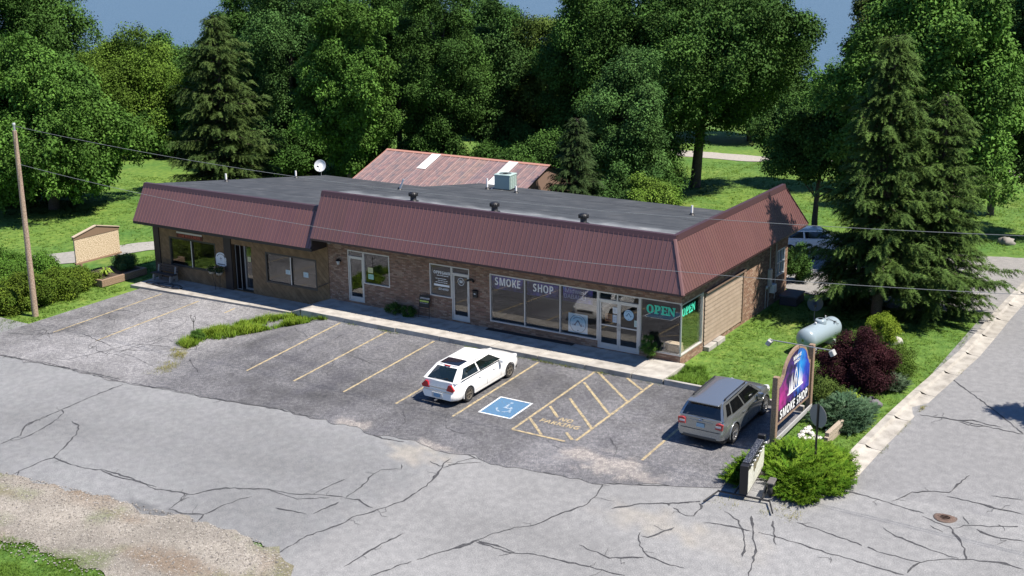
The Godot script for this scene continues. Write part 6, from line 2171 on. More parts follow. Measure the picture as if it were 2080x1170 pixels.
# ------------------------------------------------------------------ left side
func build_left_side() -> void:
	rg.seed = 81
	var gy := h(-34.2, 1.4)
	var bs := thing("blank_sign", "blank plywood sign board with a brown gabled top on posts", "sign", Vector3(-34.2, gy, 1.4), PI / 2)
	var up := 0.45 - gy
	var b := B.new()
	b.bb(-1.5, 1.5, up, up + 1.3, -0.05, 0.03)
	part("board", b, M.ply, bs)
	b = B.new()
	b.prism(PackedVector2Array([Vector2(-1.55, up + 1.28), Vector2(1.55, up + 1.28), Vector2(1.55, up + 1.42), Vector2(0.0, up + 1.78), Vector2(-1.55, up + 1.42)]), -0.06, 0.05)
	part("gable_board", b, mat(0.20, 0.135, 0.085, 0.85), bs)
	b = B.new()
	for s in [-1, 1]: b.box(Vector3(s * 0.78, up + 1.62, 0.0), Vector3(1.63, 0.04, 0.2), Basis(Vector3.BACK, -s * 0.228))
	part("cap_board", b, mat(0.42, 0.34, 0.25, 0.85), bs)
	b = B.new()
	b.bb(-1.55, 1.58, up - 0.1, up - 0.003, -0.06, 0.06)
	part("lower_rail", b, mat(0.26, 0.17, 0.11, 0.85), bs)
	for s in [-1.2, 1.2]:
		b = B.new()
		b.bb(s - 0.07, s + 0.07, -0.1, up - 0.1, -0.05, 0.05)
		part("post", b, M.post_wood, bs)
	var bed := thing("raised_bed", "low timber raised planting bed under the blank sign", "planter", Vector3(-33.4, gy, 1.2), 0.0)
	for r in [[-1.2, 1.15, 1.55, 1.7], [1.0, 1.15, -1.4, 1.55], [-1.2, 1.0, -1.4, -1.25]]:
		for k in 2:
			b = B.new()
			b.cbox(Vector3((r[0] + r[1]) / 2, 0.09 + k * 0.19, (r[2] + r[3]) / 2), Vector3(r[1] - r[0], 0.185, r[3] - r[2]), 0.012)
			part("timber", b, M.post_wood, bed)
	b = B.new()
	b.bb(-1.2, 1.0, 0.0, 0.3, -1.25, 1.55)
	part("soil", b, mat(0.06, 0.045, 0.03, 0.95), bed)
	# utility pole
	var pb := h(-31.2, 7.9)
	var po := thing("utility_pole", "tall bare wooden utility pole beside the hedge", "utility pole", Vector3(-31.2, pb, 7.95))
	b = B.new()
	var P := PackedVector3Array()
	var R := PackedFloat32Array()
	for k in 14:
		P.append(Vector3(0.35 * k / 13.0, 9.35 * k / 13.0 - 0.1, 0.2 * k / 13.0)); R.append(lerpf(0.155, 0.10, k / 13.0))
	b.tube(P, R, 14)
	part("shaft", b, M.pole_wood, po)
	b = B.new()
	b.lathe(Vector3(0.35, 9.2, 0.2), Vector3.UP, [[0.03, 0.0], [0.05, 0.05], [0.05, 0.3], [0.08, 0.33], [0.06, 0.42], [0.0, 0.44]], 10)
	part("pin_insulator", b, mat(0.38, 0.40, 0.42, 0.4), po)
	small(po, "tag_plate", Vector3(0.13, 3.6, 0.16), Vector3(0.07, 0.12, 0.01), mat(0.6, 0.55, 0.45, 0.6))
	# double shepherd hook at the grass strip
	var hk := thing("shepherd_hook", "black double garden hook standing in the weedy grass strip", "garden hook", Vector3(-21.55, h(-21.5, 6.6), 6.6))
	b = B.new()
	b.rod(Vector3(0, -0.1, 0), Vector3(0, 1.0, 0), 0.016)
	for s in [-1, 1]:
		b.tube(PackedVector3Array([Vector3(0, 0.8, 0), Vector3(s * 0.1, 0.9, 0), Vector3(s * 0.17, 1.05, 0), Vector3(s * 0.13, 1.14, 0), Vector3(s * 0.08, 1.08, 0)]), PackedFloat32Array([0.012]), 5)
	part("rod", b, M.black, hk)

func build_wires() -> void:
	rg.seed = 85
	# overhead lines run along the street to a pole outside the frame
	var far := thing("utility_pole", "wooden utility pole at the far end of the wires", "utility pole", Vector3(33.0, h(30, 8.4), 8.4))
	var b := B.new()
	b.tube(PackedVector3Array([Vector3(0, -0.1, 0), Vector3(0, 12.5, 0)]), PackedFloat32Array([0.16, 0.11]), 12)
	part("shaft", b, M.pole_wood, far)
	var sets := [[Vector3(-30.85, 8.78, 8.15), Vector3(33.0, 10.9, 8.4), 1.72, "upper overhead wire crossing in front of the red roof"], [Vector3(-30.9, 6.95, 8.12), Vector3(33.0, 9.6, 8.4), 2.05, "lower overhead wire crossing in front of the red roof"]]
	for s in sets:
		var w := thing("overhead_wire", s[3], "wire", s[0])
		b = B.new()
		var P := PackedVector3Array()
		for k in 61:
			var t := k / 60.0
			P.append((s[1] - s[0]) * t - Vector3(0, 4.0 * s[2] * t * (1.0 - t), 0))
		b.tube(P, PackedFloat32Array([0.0085]), 5)
		part("cable", b, mat(0.24, 0.25, 0.26, 0.6, 0.1), w)
	# short service mast among the right-hand trees
	var sm := thing("service_mast", "short pale service pole among the trees on the back lawn", "pole", Vector3(4.4, h(4.4, -29.0), -29.0))
	b = B.new()
	b.rod(Vector3.ZERO, Vector3(0.0, 4.4, 0), 0.07, 10)
	part("shaft", b, mat(0.42, 0.40, 0.36, 0.8), sm)
	var sw := thing("service_wire", "thin dark wire rising from the short service pole", "wire", Vector3(4.4, h(4.4, -29.0) + 4.3, -29.0))
	b = B.new()
	var Q := PackedVector3Array()
	for k in 21:
		var t := k / 20.0
		Q.append(Vector3(6.0, 7.5, 2.0) * t - Vector3(0, 3.4 * t * (1.0 - t), 0))
	b.tube(Q, PackedFloat32Array([0.018]), 5)
	part("cable", b, mat(0.2, 0.2, 0.2, 0.6), sw)

# ------------------------------------------------------------------ plants
func leaf_clump(sd: int, n: int, r: float, leaf: float) -> ArrayMesh:
	var rn := RandomNumberGenerator.new()
	rn.seed = sd
	var b := B.new()
	for i in n:
		var d := Vector3(rn.randfn(), rn.randfn(), rn.randfn()).normalized()
		var p := d * r * pow(rn.randf(), 0.45)
		var nrm := (d * 0.6 + Vector3(0, 0.55, 0) + Vector3(rn.randfn(), rn.randfn(), rn.randfn()) * 0.45).normalized()
		var t := nrm.cross(Vector3(rn.randfn(), rn.randfn(), rn.randfn())).normalized()
		var s := nrm.cross(t)
		var l := leaf * rn.randf_range(0.7, 1.25)
		var tip := p + t * l - Vector3(0, l * 0.25, 0)
		var k := rn.randf_range(0.82, 1.18)
		b.col = Color(k, k, k)
		var a := p + t * l * 0.45 + s * l * 0.34
		var c := p + t * l * 0.45 - s * l * 0.34
		b.tri_n(p, a, tip, nrm, (nrm + s * 0.3).normalized(), nrm)
		b.tri_n(p, tip, c, nrm, nrm, (nrm - s * 0.3).normalized())
	return b.mesh(M.leaf)

# spray of needles along a drooping twig (axis +x)
func needle_spray(sd: int, n: int, length: float, wide: float, droop: float) -> ArrayMesh:
	var rn := RandomNumberGenerator.new()
	rn.seed = sd
	var b := B.new()
	for i in n:
		var t := pow(rn.randf(), 0.8)
		var p := Vector3(length * t, -droop * t * t, 0)
		var a := rn.randf() * TAU
		var side := Vector3(rn.randf_range(0.3, 0.9), sin(a) * 0.5 - droop * 0.7, cos(a)).normalized()
		var l := wide * rn.randf_range(0.6, 1.15) * (1.1 - 0.6 * t)
		var w := side.cross(Vector3(0.2, 1, 0.1)).normalized() * l * 0.13
		var nrm := (w.cross(side) + Vector3(0, 0.8, 0)).normalized()
		var k := rn.randf_range(0.7, 1.25)
		b.col = Color(k, k, k)
		b.tri_n(p - w, p + w, p + side * l, nrm, nrm, nrm)
	return b.mesh(M.needle)

func rnd_basis(s: float) -> Basis:
	return Basis.from_euler(Vector3(rg.randf_range(-0.6, 0.6), rg.randf() * TAU, rg.randf_range(-0.6, 0.6))).scaled(Vector3.ONE * s)

func broadleaf(called: String, label: String, group: String, x: float, z: float, top: float, bot: float, r: float, lobes: int, per: int, cs: float, ca: Color, cb: Color, sd: int, clump: Mesh, lean := 0.0, cat := "tree") -> void:
	rg.seed = sd
	var g := h(x, z)
	var t := thing(called, label, cat, Vector3(x, g, z), 0.0, group)
	var c := Vector3(lean, (top + bot) / 2.0 - g, 0)
	var R := Vector3(r, (top - bot) / 2.0, r)
	var tr := B.new()
	var limb := B.new()
	var th := clampf(r * 0.055, 0.05, 0.34)
	var P := PackedVector3Array()
	var Q := PackedFloat32Array()
	for k in 7:
		var f := k / 6.0
		P.append(Vector3(lean * f + 0.15 * r * 0.2 * sin(f * 5.0 + sd), (c.y + R.y * 0.55) * f - 0.1, 0.1 * sin(f * 4.0 + sd * 2.0)))
		Q.append(th * lerpf(1.25, 0.28, f))
	tr.tube(P, Q, 9)
	part("trunk", tr, M.bark, t)
	var shape := noise(1.0, sd, 2)
	var tf := []
	var kc := PackedColorArray()
	for i in lobes:
		var y := 1.0 - 2.0 * (i + 0.5) / lobes
		if y < -0.75 and rg.randf() < 0.6: continue
		var a := i * 2.39996 + rg.randf_range(-0.5, 0.5)
		var q := sqrt(1.0 - y * y)
		var d := Vector3(cos(a) * q, y, sin(a) * q)
		var rad := lerpf(0.5, 0.95, pow(rg.randf(), 0.6))
		var taper := lerpf(1.0, 0.78, clampf(y, 0.0, 1.0))
		rad *= 1.0 + 0.55 * shape.get_noise_3dv(d * 1.1)
		var p := c + Vector3(d.x * R.x * taper, d.y * R.y, d.z * R.z * taper) * rad
		var lr := r * lerpf(0.13, 0.36, pow(rg.randf(), 1.2))
		if i % 4 == 0:
			var s0 := P[clampi(int(2 + 3.5 * (0.5 + 0.5 * y)), 1, 5)]
			limb.tube(PackedVector3Array([s0, s0.lerp(p, 0.5) + Vector3(0, -0.08 * r, 0), p]), PackedFloat32Array([th * 0.34, th * 0.2, th * 0.06]), 5, false)
		var tint := rg.randf()
		var shade := rg.randf_range(0.74, 1.22)
		for k in per:
			var e := Vector3(rg.randfn(), rg.randfn() + 0.3, rg.randfn()).normalized()
			var pp := p + e * Vector3(lr, lr * 0.85, lr) * lerpf(0.45, 1.08, sqrt(rg.randf()))
			tf.append(Transform3D(rnd_basis(cs * rg.randf_range(0.5, 1.3)), pp))
			var m := ca.lerp(cb, clampf(tint * 0.6 + rg.randf() * 0.4, 0, 1))
			var v := shade * rg.randf_range(0.85, 1.15)
			kc.append(Color(m.r * v, m.g * v, m.b * v))
	if limb.v.size() > 0: part("limbs", limb, M.bark, t, true)
	copies("crown", clump, tf, kc, t)

func spruce(called: String, label: String, group: String, x: float, z: float, top: float, r: float, low: float, dens: float, ca: Color, cb: Color, sd: int, spray: Mesh, ss_: float) -> void:
	rg.seed = sd
	var g := h(x, z)
	var H := top - g
	var t := thing(called, label, "tree", Vector3(x, g, z), 0.0, group)
	var tr := B.new()
	tr.tube(PackedVector3Array([Vector3(0, -0.1, 0), Vector3(0.04 * r, H * 0.4, 0.03), Vector3(0, H * 0.99, 0)]), PackedFloat32Array([0.055 * r + 0.05, 0.035 * r + 0.03, 0.012]), 9)
	part("trunk", tr, M.bark, t)
	var br := B.new()
	var tf := []
	var kc := PackedColorArray()
	var y := low
	while y < H * 0.985:
		var f := y / H
		var L0 := r * pow(1.0 - f, 0.68) * (0.85 + 0.15 * sin(y * 2.1 + sd)) * (ss(0.0, 0.12, f) * 0.25 + 0.75)
		var nb := int(lerpf(8.5, 6.5, f) * dens)
		var off := rg.randf() * TAU
		for k in nb:
			var a := off + TAU * k / nb + rg.randf_range(-0.35, 0.35)
			var L := L0 * rg.randf_range(0.45, 1.15) + 0.15
			var d := Vector3(cos(a), 0, sin(a))
			var y0 := y + rg.randf_range(-0.2, 0.2)
			var drop := L * lerpf(0.34, -0.12, f) * rg.randf_range(0.7, 1.3)
			var pts := PackedVector3Array()
			for e in 4:
				var q := e / 3.0
				pts.append(Vector3(0, y0, 0) + d * L * q + Vector3(0, -drop * q * (1.35 - 0.5 * q) + 0.10 * L * q * q * q, 0))
			br.tube(pts, PackedFloat32Array([0.012 * L + 0.012, 0.009 * L + 0.008, 0.006, 0.004]), 4, false)
			var n := maxi(3, int(L / (0.165 * ss_)))
			var tint := rg.randf()
			for e in n:
				var q := lerpf(0.22, 1.0, (e + rg.randf()) / n)
				var i0 := mini(int(q * 3.0), 2)
				var p := pts[i0].lerp(pts[i0 + 1], q * 3.0 - i0)
				for s in [-1, 1]:
					var ang: float = a + s * rg.randf_range(0.35, 1.1) * (1.15 - 0.6 * q)
					var bs := Basis(Vector3.UP, -ang) * Basis(Vector3.BACK, rg.randf_range(-0.55, 0.05)) * Basis(Vector3.RIGHT, rg.randf_range(-0.6, 0.6))
					tf.append(Transform3D(bs.scaled(Vector3.ONE * ss_ * rg.randf_range(0.75, 1.2) * lerpf(1.0, 0.7, f)), p))
					var m := ca.lerp(cb, clampf(0.5 * tint + 0.5 * rg.randf(), 0, 1))
					var v := rg.randf_range(0.8, 1.2)
					kc.append(Color(m.r * v, m.g * v, m.b * v))
		y += lerpf(0.34, 0.20, f) * clampf(r / 3.0, 0.6, 1.2)
	part("branches", br, M.bark, t, true)
	copies("crown", spray, tf, kc, t)

# spreading juniper: feathery sprays on a low mound
func juniper(label: String, outline: PackedVector2Array, high: float, n: int, ca: Color, cb: Color, sd: int, spray: Mesh, sc: float) -> void:
	rg.seed = sd
	var c := Vector2.ZERO
	for p in outline: c += p / outline.size()
	var t := thing("juniper_shrub", label, "shrub", Vector3(c.x, h(c.x, c.y), c.y), 0.0, "spreading junipers")
	var box := Rect2(outline[0], Vector2.ZERO)
	for p in outline: box = box.expand(p)
	var tf := []
	var kc := PackedColorArray()
	var nz := noise(0.8, sd, 2)
	var st := B.new()
	var k := 0
	while k < n:
		var p := Vector2(rg.randf_range(box.position.x, box.end.x), rg.randf_range(box.position.y, box.end.y))
		if not Geometry2D.is_point_in_polygon(p, outline): continue
		k += 1
		var ed := 10.0
		for i in outline.size(): ed = minf(ed, p.distance_to(Geometry2D.get_closest_point_to_segment(p, outline[i], outline[(i + 1) % outline.size()])))
		var y := high * (ss(0.0, 0.9, ed) * 0.75 + 0.2) * (1.0 + nz.get_noise_2d(p.x, p.y) * 0.6) * lerpf(0.55, 1.0, sqrt(rg.randf()))
		var a := atan2(p.y - c.y, p.x - c.x) + rg.randfn() * 0.7
		var bs := Basis(Vector3.UP, -a) * Basis(Vector3.BACK, rg.randf_range(0.0, 0.6)) * Basis(Vector3.RIGHT, rg.randf_range(-0.8, 0.8))
		var at := Vector3(p.x - c.x, h(p.x, p.y) - h(c.x, c.y) + y, p.y - c.y)
		tf.append(Transform3D(bs.scaled(Vector3.ONE * sc * rg.randf_range(0.7, 1.25)), at))
		var m := ca.lerp(cb, clampf(0.5 + nz.get_noise_2d(p.x * 2.0, p.y * 2.0) + rg.randf_range(-0.3, 0.3), 0, 1))
		kc.append(m)
		if k % 14 == 0: st.rod(Vector3(at.x * 0.5, 0.0, at.z * 0.5), at, 0.018, 4, 0.008)
	part("stems", st, M.bark, t, true)
	copies("foliage", spray, tf, kc, t)

func tuft_mesh(sd: int, n: int, high: float, spread: float) -> ArrayMesh:
	var rn := RandomNumberGenerator.new()
	rn.seed = sd
	var b := B.new()
	for i in n:
		var a := rn.randf() * TAU
		var p := Vector3(cos(a), 0, sin(a)) * spread * rn.randf() * 0.6
		var d := Vector3(cos(a), 0, sin(a))
		var hh := high * rn.randf_range(0.5, 1.1)
		var tip := p + d * hh * rn.randf_range(0.25, 0.8) + Vector3(0, hh, 0)
		var w := Vector3(-d.z, 0, d.x) * high * 0.07
		var k := rn.randf_range(0.8, 1.2)
		b.col = Color(k, k, k)
		var nrm := (Vector3.UP + d * 0.3).normalized()
		b.tri_n(p - w, p + w, tip, nrm, nrm, nrm)
	return b.mesh(M.blade)

func scatter(called: String, label: String, cat: String, poly: PackedVector2Array, n: int, k: Mesh, s0: float, s1: float, ca: Color, cb: Color, sd: int, dense := 0.0) -> void:
	rg.seed = sd
	var box := Rect2(poly[0], Vector2.ZERO)
	for p in poly: box = box.expand(p)
	var tf := []
	var kc := PackedColorArray()
	var nz := noise(0.5, sd, 3)
	var tries := 0
	while tf.size() < n and tries < n * 12:
		tries += 1
		var p := Vector2(rg.randf_range(box.position.x, box.end.x), rg.randf_range(box.position.y, box.end.y))
		if not Geometry2D.is_point_in_polygon(p, poly): continue
		var q := nz.get_noise_2d(p.x, p.y)
		if q * 1.6 + rg.randf() < dense: continue
		var s := rg.randf_range(s0, s1) * (1.0 + q * 0.6)
		tf.append(Transform3D(Basis(Vector3.UP, rg.randf() * TAU).scaled(Vector3(s, s * rg.randf_range(0.8, 1.2), s)), Vector3(p.x, h(p.x, p.y) - 0.03, p.y)))
		kc.append(ca.lerp(cb, clampf(0.5 + q * 0.8 + rg.randf_range(-0.35, 0.35), 0, 1)))
	var o := copies(numbered(called), k, tf, kc, self)
	o.set_meta("label", label); o.set_meta("category", cat); o.set_meta("kind", "stuff")

func build_plants() -> void:
	var cl := [leaf_clump(11, 46, 0.55, 0.165), leaf_clump(12, 46, 0.55, 0.15), leaf_clump(13, 38, 0.54, 0.195)]
	var fine := leaf_clump(14, 34, 0.42, 0.12)
	var spr := needle_spray(15, 56, 0.62, 0.17, 0.16)
	var jun := needle_spray(16, 60, 0.55, 0.15, -0.02)
	var g1 := Color(0.050, 0.116, 0.019)
	var g2 := Color(0.092, 0.186, 0.031)
	var gd1 := Color(0.036, 0.086, 0.017)
	var gd2 := Color(0.066, 0.138, 0.026)
	var gb1 := Color(0.042, 0.104, 0.025)
	var gb2 := Color(0.078, 0.158, 0.040)
	var gy1 := Color(0.070, 0.135, 0.018)
	var gy2 := Color(0.115, 0.19, 0.026)
	var mid := "broadleaf trees behind the shop"
	# x z top bottom radius
	broadleaf("maple_tree", "large leafy green tree beside the side path and utility pole", mid, -51.3, -9, 9.8, -1.4, 5.6, 95, 60, 1.0, g1, g2, 301, cl[2])
	broadleaf("maple_tree", "tall dark tree rising behind the leafy tree near the utility pole", mid, -77.2, -26, 17.4, 0.5, 6.2, 90, 52, 1.25, gd1, gd2, 302, cl[0])
	broadleaf("maple_tree", "rounded yellow-green tree below the open patch of lake", mid, -66.9, -30, 8.9, -2.0, 5.3, 80, 52, 1.1, gy1, gy2, 303, cl[1])
	broadleaf("maple_tree", "narrow dark tree between the yellow-green tree and the spruce", mid, -75.7, -44, 7.6, -3.2, 4.0, 60, 44, 1.2, gd1, gd2, 304, cl[0])
	broadleaf("maple_tree", "tall green tree just behind the left spruce tree", mid, -49.8, -32, 14.2, -1.0, 4.4, 84, 52, 1.05, gb1, gb2, 305, cl[1])
	broadleaf("maple_tree", "bright drooping tree standing left of the red shed roof", mid, -37.2, -24, 14.2, 0.2, 3.3, 84, 52, 0.85, g1, g2, 306, cl[2])
	broadleaf("maple_tree", "tall tree behind the left end of the red shed", mid, -41.9, -36, 15.4, 0.0, 3.9, 76, 50, 1.0, gd1, g1, 307, cl[0])
	broadleaf("maple_tree", "dark dense tree behind the first white roof light", mid, -33.7, -31, 13.2, 0.5, 3.4, 76, 50, 0.95, gd1, gd2, 308, cl[1])
	broadleaf("maple_tree", "dark tree behind the middle of the red shed roof", mid, -32.3, -37, 11.6, 0.4, 3.3, 70, 50, 1.0, gd1, gb2, 309, cl[0])
	broadleaf("maple_tree", "thin light green tree with bare branches behind the shed", mid, -29.4, -39, 11.7, 0.4, 3.6, 58, 44, 0.95, Color(0.065, 0.115, 0.022), Color(0.11, 0.16, 0.034), 310, cl[1])
	broadleaf("maple_tree", "tall dark tree behind the small spruce by the shed", mid, -23.8, -36, 14.8, 0.6, 3.9, 84, 52, 1.0, gd1, gd2, 311, cl[0])
	broadleaf("maple_tree", "bluish green tree between the small spruce and the oak", mid, -15.2, -24.5, 10.3, 0.5, 2.7, 64, 50, 0.85, gb1, gb2, 312, cl[1])
	broadleaf("oak_tree", "big spreading dark oak on the back lawn", mid, -17.0, -40, 15.2, 2.2, 7.2, 120, 60, 1.15, Color(0.034, 0.078, 0.016), gd2, 313, cl[0])
	broadleaf("maple_tree", "bright green tree rising behind the tall front spruce", mid, 3.2, -24, 15.0, 2.2, 4.8, 110, 60, 0.95, g1, g2, 314, cl[2])
	broadleaf("maple_tree", "brownish green tree at the lake gap right of the oak", mid, -5.6, -46, 14.8, 0.6, 3.0, 60, 46, 1.1, Color(0.05, 0.075, 0.018), Color(0.085, 0.10, 0.03), 315, cl[0])
	broadleaf("maple_tree", "dark tree at the right edge behind the bright green tree", mid, 3.8, -41, 15.0, 1.2, 3.6, 70, 48, 1.1, gd1, gd2, 316, cl[0])
	broadleaf("maple_tree", "very dark tree cut by the right edge of the photo", mid, 7.6, -35, 15.0, 1.4, 3.0, 64, 48, 1.05, Color(0.022, 0.05, 0.010), gd1, 317, cl[1])
	broadleaf("maple_tree", "small dark tree behind the far end of the red parapet", mid, -3.4, -27, 8.0, 2.7, 3.0, 60, 48, 0.9, gd1, gd2, 318, cl[0])
	broadleaf("lilac_bush", "light green rounded bush behind the flat roof", "bushes on the back lawn", -10.9, -19, 3.7, -0.3, 1.9, 36, 40, 0.7, Color(0.08, 0.16, 0.02), Color(0.13, 0.21, 0.03), 319, cl[1], 0.0, "bush")
	broadleaf("lilac_bush", "dark leafy bush at the rear corner of the brick side wall", "bushes on the back lawn", -0.4, -15.2, 1.7, -0.2, 0.7, 22, 30, 0.45, gd1, gd2, 320, cl[0], 0.0, "bush")
	for q in [[-27.6, -33.5, "dark bush behind the shed left of the small spruce"], [-24.2, -31.0, "dark bush directly behind the small spruce"], [-20.8, -33.0, "dark bush between the small spruce and the oak"], [-36.5, -33.0, "dark bush behind the red shed's first roof light"]]:
		broadleaf("lilac_bush", q[2], "bushes on the back lawn", q[0], q[1], 3.4, -1.4, 2.7, 34, 38, 0.95, gd1, gd2, 330 + int(-q[0]), cl[1], 0.0, "bush")
	broadleaf("lilac_bush", "green bush at the right foot of the small spruce", "bushes on the back lawn", -12.9, -18.4, 3.9, -0.4, 1.9, 34, 38, 0.7, gd1, gb2, 329, cl[1], 0.0, "bush")
	# shaded undergrowth along the far lawn edge
	var where := ["left of the yellow-green tree", "under the yellow-green tree", "left of the left spruce", "behind the left spruce", "behind the satellite dish", "left of the drooping tree", "behind the left shed gable", "behind the first roof light", "behind the shed ridge middle", "behind the second roof light", "behind the small spruce", "beside the oak trunk"]
	for i in 12:
		var x := -64.0 + i * 4.3
		broadleaf("undergrowth_bush", "dark undergrowth bush " + where[i], "undergrowth bushes behind the shop", x, -27.0 - (i % 3) * 2.5 - (3.0 if i < 3 else 0.0), 2.6 + (i % 4) * 0.5, -1.4, 2.4, 30, 34, 0.95, gd1, gd2 if i % 2 else g1, 340 + i, cl[i % 2], 0.0, "bush")
	# back row down to the lake shore
	var ord := ["first", "second", "third", "fourth", "fifth", "sixth", "seventh", "eighth", "ninth", "tenth", "eleventh", "twelfth", "thirteenth", "fourteenth", "fifteenth", "sixteenth", "seventeenth", "eighteenth"]
	var tops := [3.6, 2.8, 2.6, 3.2, 8.5, 11.0, 11.0, 12.0, 11.0, 8.6, 8.8, 8.8, 10.5, 3.6, 3.2, 3.4, 10.5, 11.5]
	for i in 18:
		var x := -112.0 + i * 7.2
		broadleaf("shore_tree", "dark tree, " + ord[i] + " from the left in the row along the lake shore", "trees along the lake shore", x, -60.0 - (i % 3) * 4.0 - (8.0 if i < 4 else (12.0 if i > 11 else 0.0)), tops[i], -2.8, 5.0, 48, 40, 1.5, gd1, gd2 if i % 2 else gb2, 360 + i, cl[i % 2])
	broadleaf("maple_tree", "dark tree directly behind the tip of the left spruce", mid, -56.6, -34, 12.6, -0.5, 4.4, 80, 50, 1.05, gd1, gd2, 325, cl[0])
	broadleaf("maple_tree", "dark tree just left of the left spruce tip", mid, -66.0, -40, 8.4, -1.0, 3.8, 66, 46, 1.1, gd1, gb2, 326, cl[1])
	for i in 5: broadleaf("shore_tree", ["green field tree nearest the side path beyond the photo edge", "second green field tree beyond the photo edge", "third green field tree beyond the photo edge", "fourth green field tree beyond the photo edge", "last green field tree beyond the photo edge"][i], "field trees beyond the left photo edge", -66.0 - i * 10.0, -4.0 - i * 5.0 + (i % 2) * 7.0, 11.0 + (i % 3), -0.6, 5.4, 60, 44, 1.25, gd1, g2 if i % 2 else gd2, 380 + i, cl[i % 2])
	# conifers
	var s1 := Color(0.044, 0.082, 0.022)
	var s2 := Color(0.092, 0.158, 0.036)
	spruce("spruce_tree", "tall spruce with drooping boughs left of the red shed", "spruces", -44.8, -19, 12.2, 5.2, 0.5, 1.25, s1, Color(0.098, 0.148, 0.040), 401, spr, 1.35)
	spruce("spruce_tree", "small dark spruce at the right end of the shed roof", "spruces", -14.5, -17, 7.1, 2.5, 0.3, 1.35, Color(0.036, 0.068, 0.024), Color(0.066, 0.108, 0.036), 402, spr, 0.9)
	spruce("spruce_tree", "tallest spruce with bare lower trunk beside the shop lawn", "spruces", 5.0, -10.8, 13.0, 4.0, 2.0, 1.6, Color(0.050, 0.094, 0.024), Color(0.105, 0.175, 0.040), 403, spr, 1.15)
	spruce("spruce_tree", "shorter spruce behind the tall spruce near the side road", "spruces", 7.0, -12.6, 10.4, 3.9, 1.0, 1.5, Color(0.050, 0.094, 0.024), Color(0.10, 0.17, 0.036), 404, spr, 0.95)
	spruce("spruce_tree", "low dark spruce between the rear shop wall and tall spruce", "spruces", 3.2, -12.2, 3.4, 2.0, 0.5, 1.25, Color(0.020, 0.040, 0.014), s2, 405, spr, 0.85)
	spruce("spruce_tree", "spruce across the side road whose shadow falls on the asphalt", "spruces", 18.6, -2.2, 10.5, 3.0, 1.0, 1.0, s1, s2, 406, spr, 1.0)
	# corner shrubs
	juniper("bright green spreading juniper under the road sign and marquee", PackedVector2Array([Vector2(5.9, 8.8), Vector2(5.85, 7.2), Vector2(6.5, 5.6), Vector2(7.6, 5.0), Vector2(8.7, 5.4), Vector2(9.25, 6.6), Vector2(9.3, 7.9), Vector2(8.5, 9.15), Vector2(7.7, 9.0), Vector2(7.25, 8.3), Vector2(6.95, 7.4), Vector2(6.35, 7.6), Vector2(6.35, 9.0)]), 0.42, 2300, Color(0.075, 0.17, 0.012), Color(0.15, 0.25, 0.022), 411, jun, 0.85)
	juniper("blue-green spreading juniper behind the shop sign", PackedVector2Array([Vector2(6.5, 2.6), Vector2(6.6, 1.0), Vector2(7.4, 0.4), Vector2(8.3, 0.8), Vector2(8.55, 2.4), Vector2(8.2, 3.3), Vector2(7.2, 3.2)]), 0.5, 1500, Color(0.055, 0.115, 0.06), Color(0.10, 0.17, 0.09), 412, jun, 0.7)
	juniper("small grey-green juniper beside the dark red bush", PackedVector2Array([Vector2(7.9, -2.6), Vector2(8.5, -2.7), Vector2(8.8, -1.8), Vector2(8.3, -1.2), Vector2(7.8, -1.7)]), 0.7, 420, Color(0.07, 0.12, 0.065), Color(0.12, 0.17, 0.10), 413, jun, 0.6)
	broadleaf("barberry_bush", "large dark red barberry bush behind the shop sign", "", 7.2, -1.2, 1.95, -0.1, 1.4, 44, 50, 0.4, Color(0.022, 0.008, 0.010), Color(0.050, 0.014, 0.018), 421, cl[1], 0.0, "bush")
	broadleaf("golden_shrub", "yellow-green shrub at the foot of the tall spruce", "", 6.3, -7.0, 1.35, -0.1, 0.75, 22, 30, 0.4, Color(0.12, 0.19, 0.014), Color(0.2, 0.27, 0.03), 422, fine, 0.0, "bush")
	broadleaf("green_shrub", "low dark green shrub between the shop sign and red bush", "", 6.4, 0.9, 0.75, -0.1, 0.75, 20, 30, 0.42, Color(0.05, 0.09, 0.018), Color(0.09, 0.13, 0.025), 423, fine, 0.0, "bush")
	broadleaf("green_shrub", "green shrub beside the dark red bush near the kerb", "", 7.9, -3.4, 0.95, -0.1, 0.85, 22, 30, 0.42, Color(0.05, 0.10, 0.014), Color(0.10, 0.16, 0.022), 424, fine, 0.0, "bush")
	for k in 2: hosta(["arching yellow-green lily clump in front of the dark red bush", "smaller yellow-green lily clump beside the blue-green juniper"][k], Vector3([7.35, 6.9][k], h(7.3, 0.6), [0.35, 0.2][k]), [0.62, 0.5][k], Color(0.17, 0.24, 0.03), 430 + k)
	# hedge bushes by the utility pole
	var hb := [[-33.2, 8.6, 1.25, 1.05, "hedge bush at the left edge in front of the navy car"], [-33.0, 6.9, 1.35, 1.2, "hedge bush directly behind the utility pole"], [-33.0, 5.2, 1.2, 1.15, "hedge bush between utility pole and raised bed"], [-33.4, 3.8, 0.95, 1.0, "hedge bush touching the raised timber bed"], [-36.0, 6.4, 1.55, 1.5, "light green hedge bush behind the utility pole row"], [-36.4, 3.9, 1.3, 1.4, "light green hedge bush nearest the side path"], [-39.0, 4.8, 1.4, 1.5, "rear hedge bush at the photo's left edge"]]
	for i in hb.size():
		var q = hb[i]
		broadleaf("hedge_bush", q[4], "hedge bushes beside the utility pole", q[0], q[1], h(q[0], q[1]) + q[2] + 0.02, h(q[0], q[1]) - 0.1, q[3], 34, 34, 0.55, Color(0.05, 0.10, 0.012) if i < 4 else Color(0.06, 0.14, 0.018), Color(0.12, 0.17, 0.018) if i < 4 else Color(0.09, 0.18, 0.025), 440 + i, cl[i % 2], 0.0, "bush")
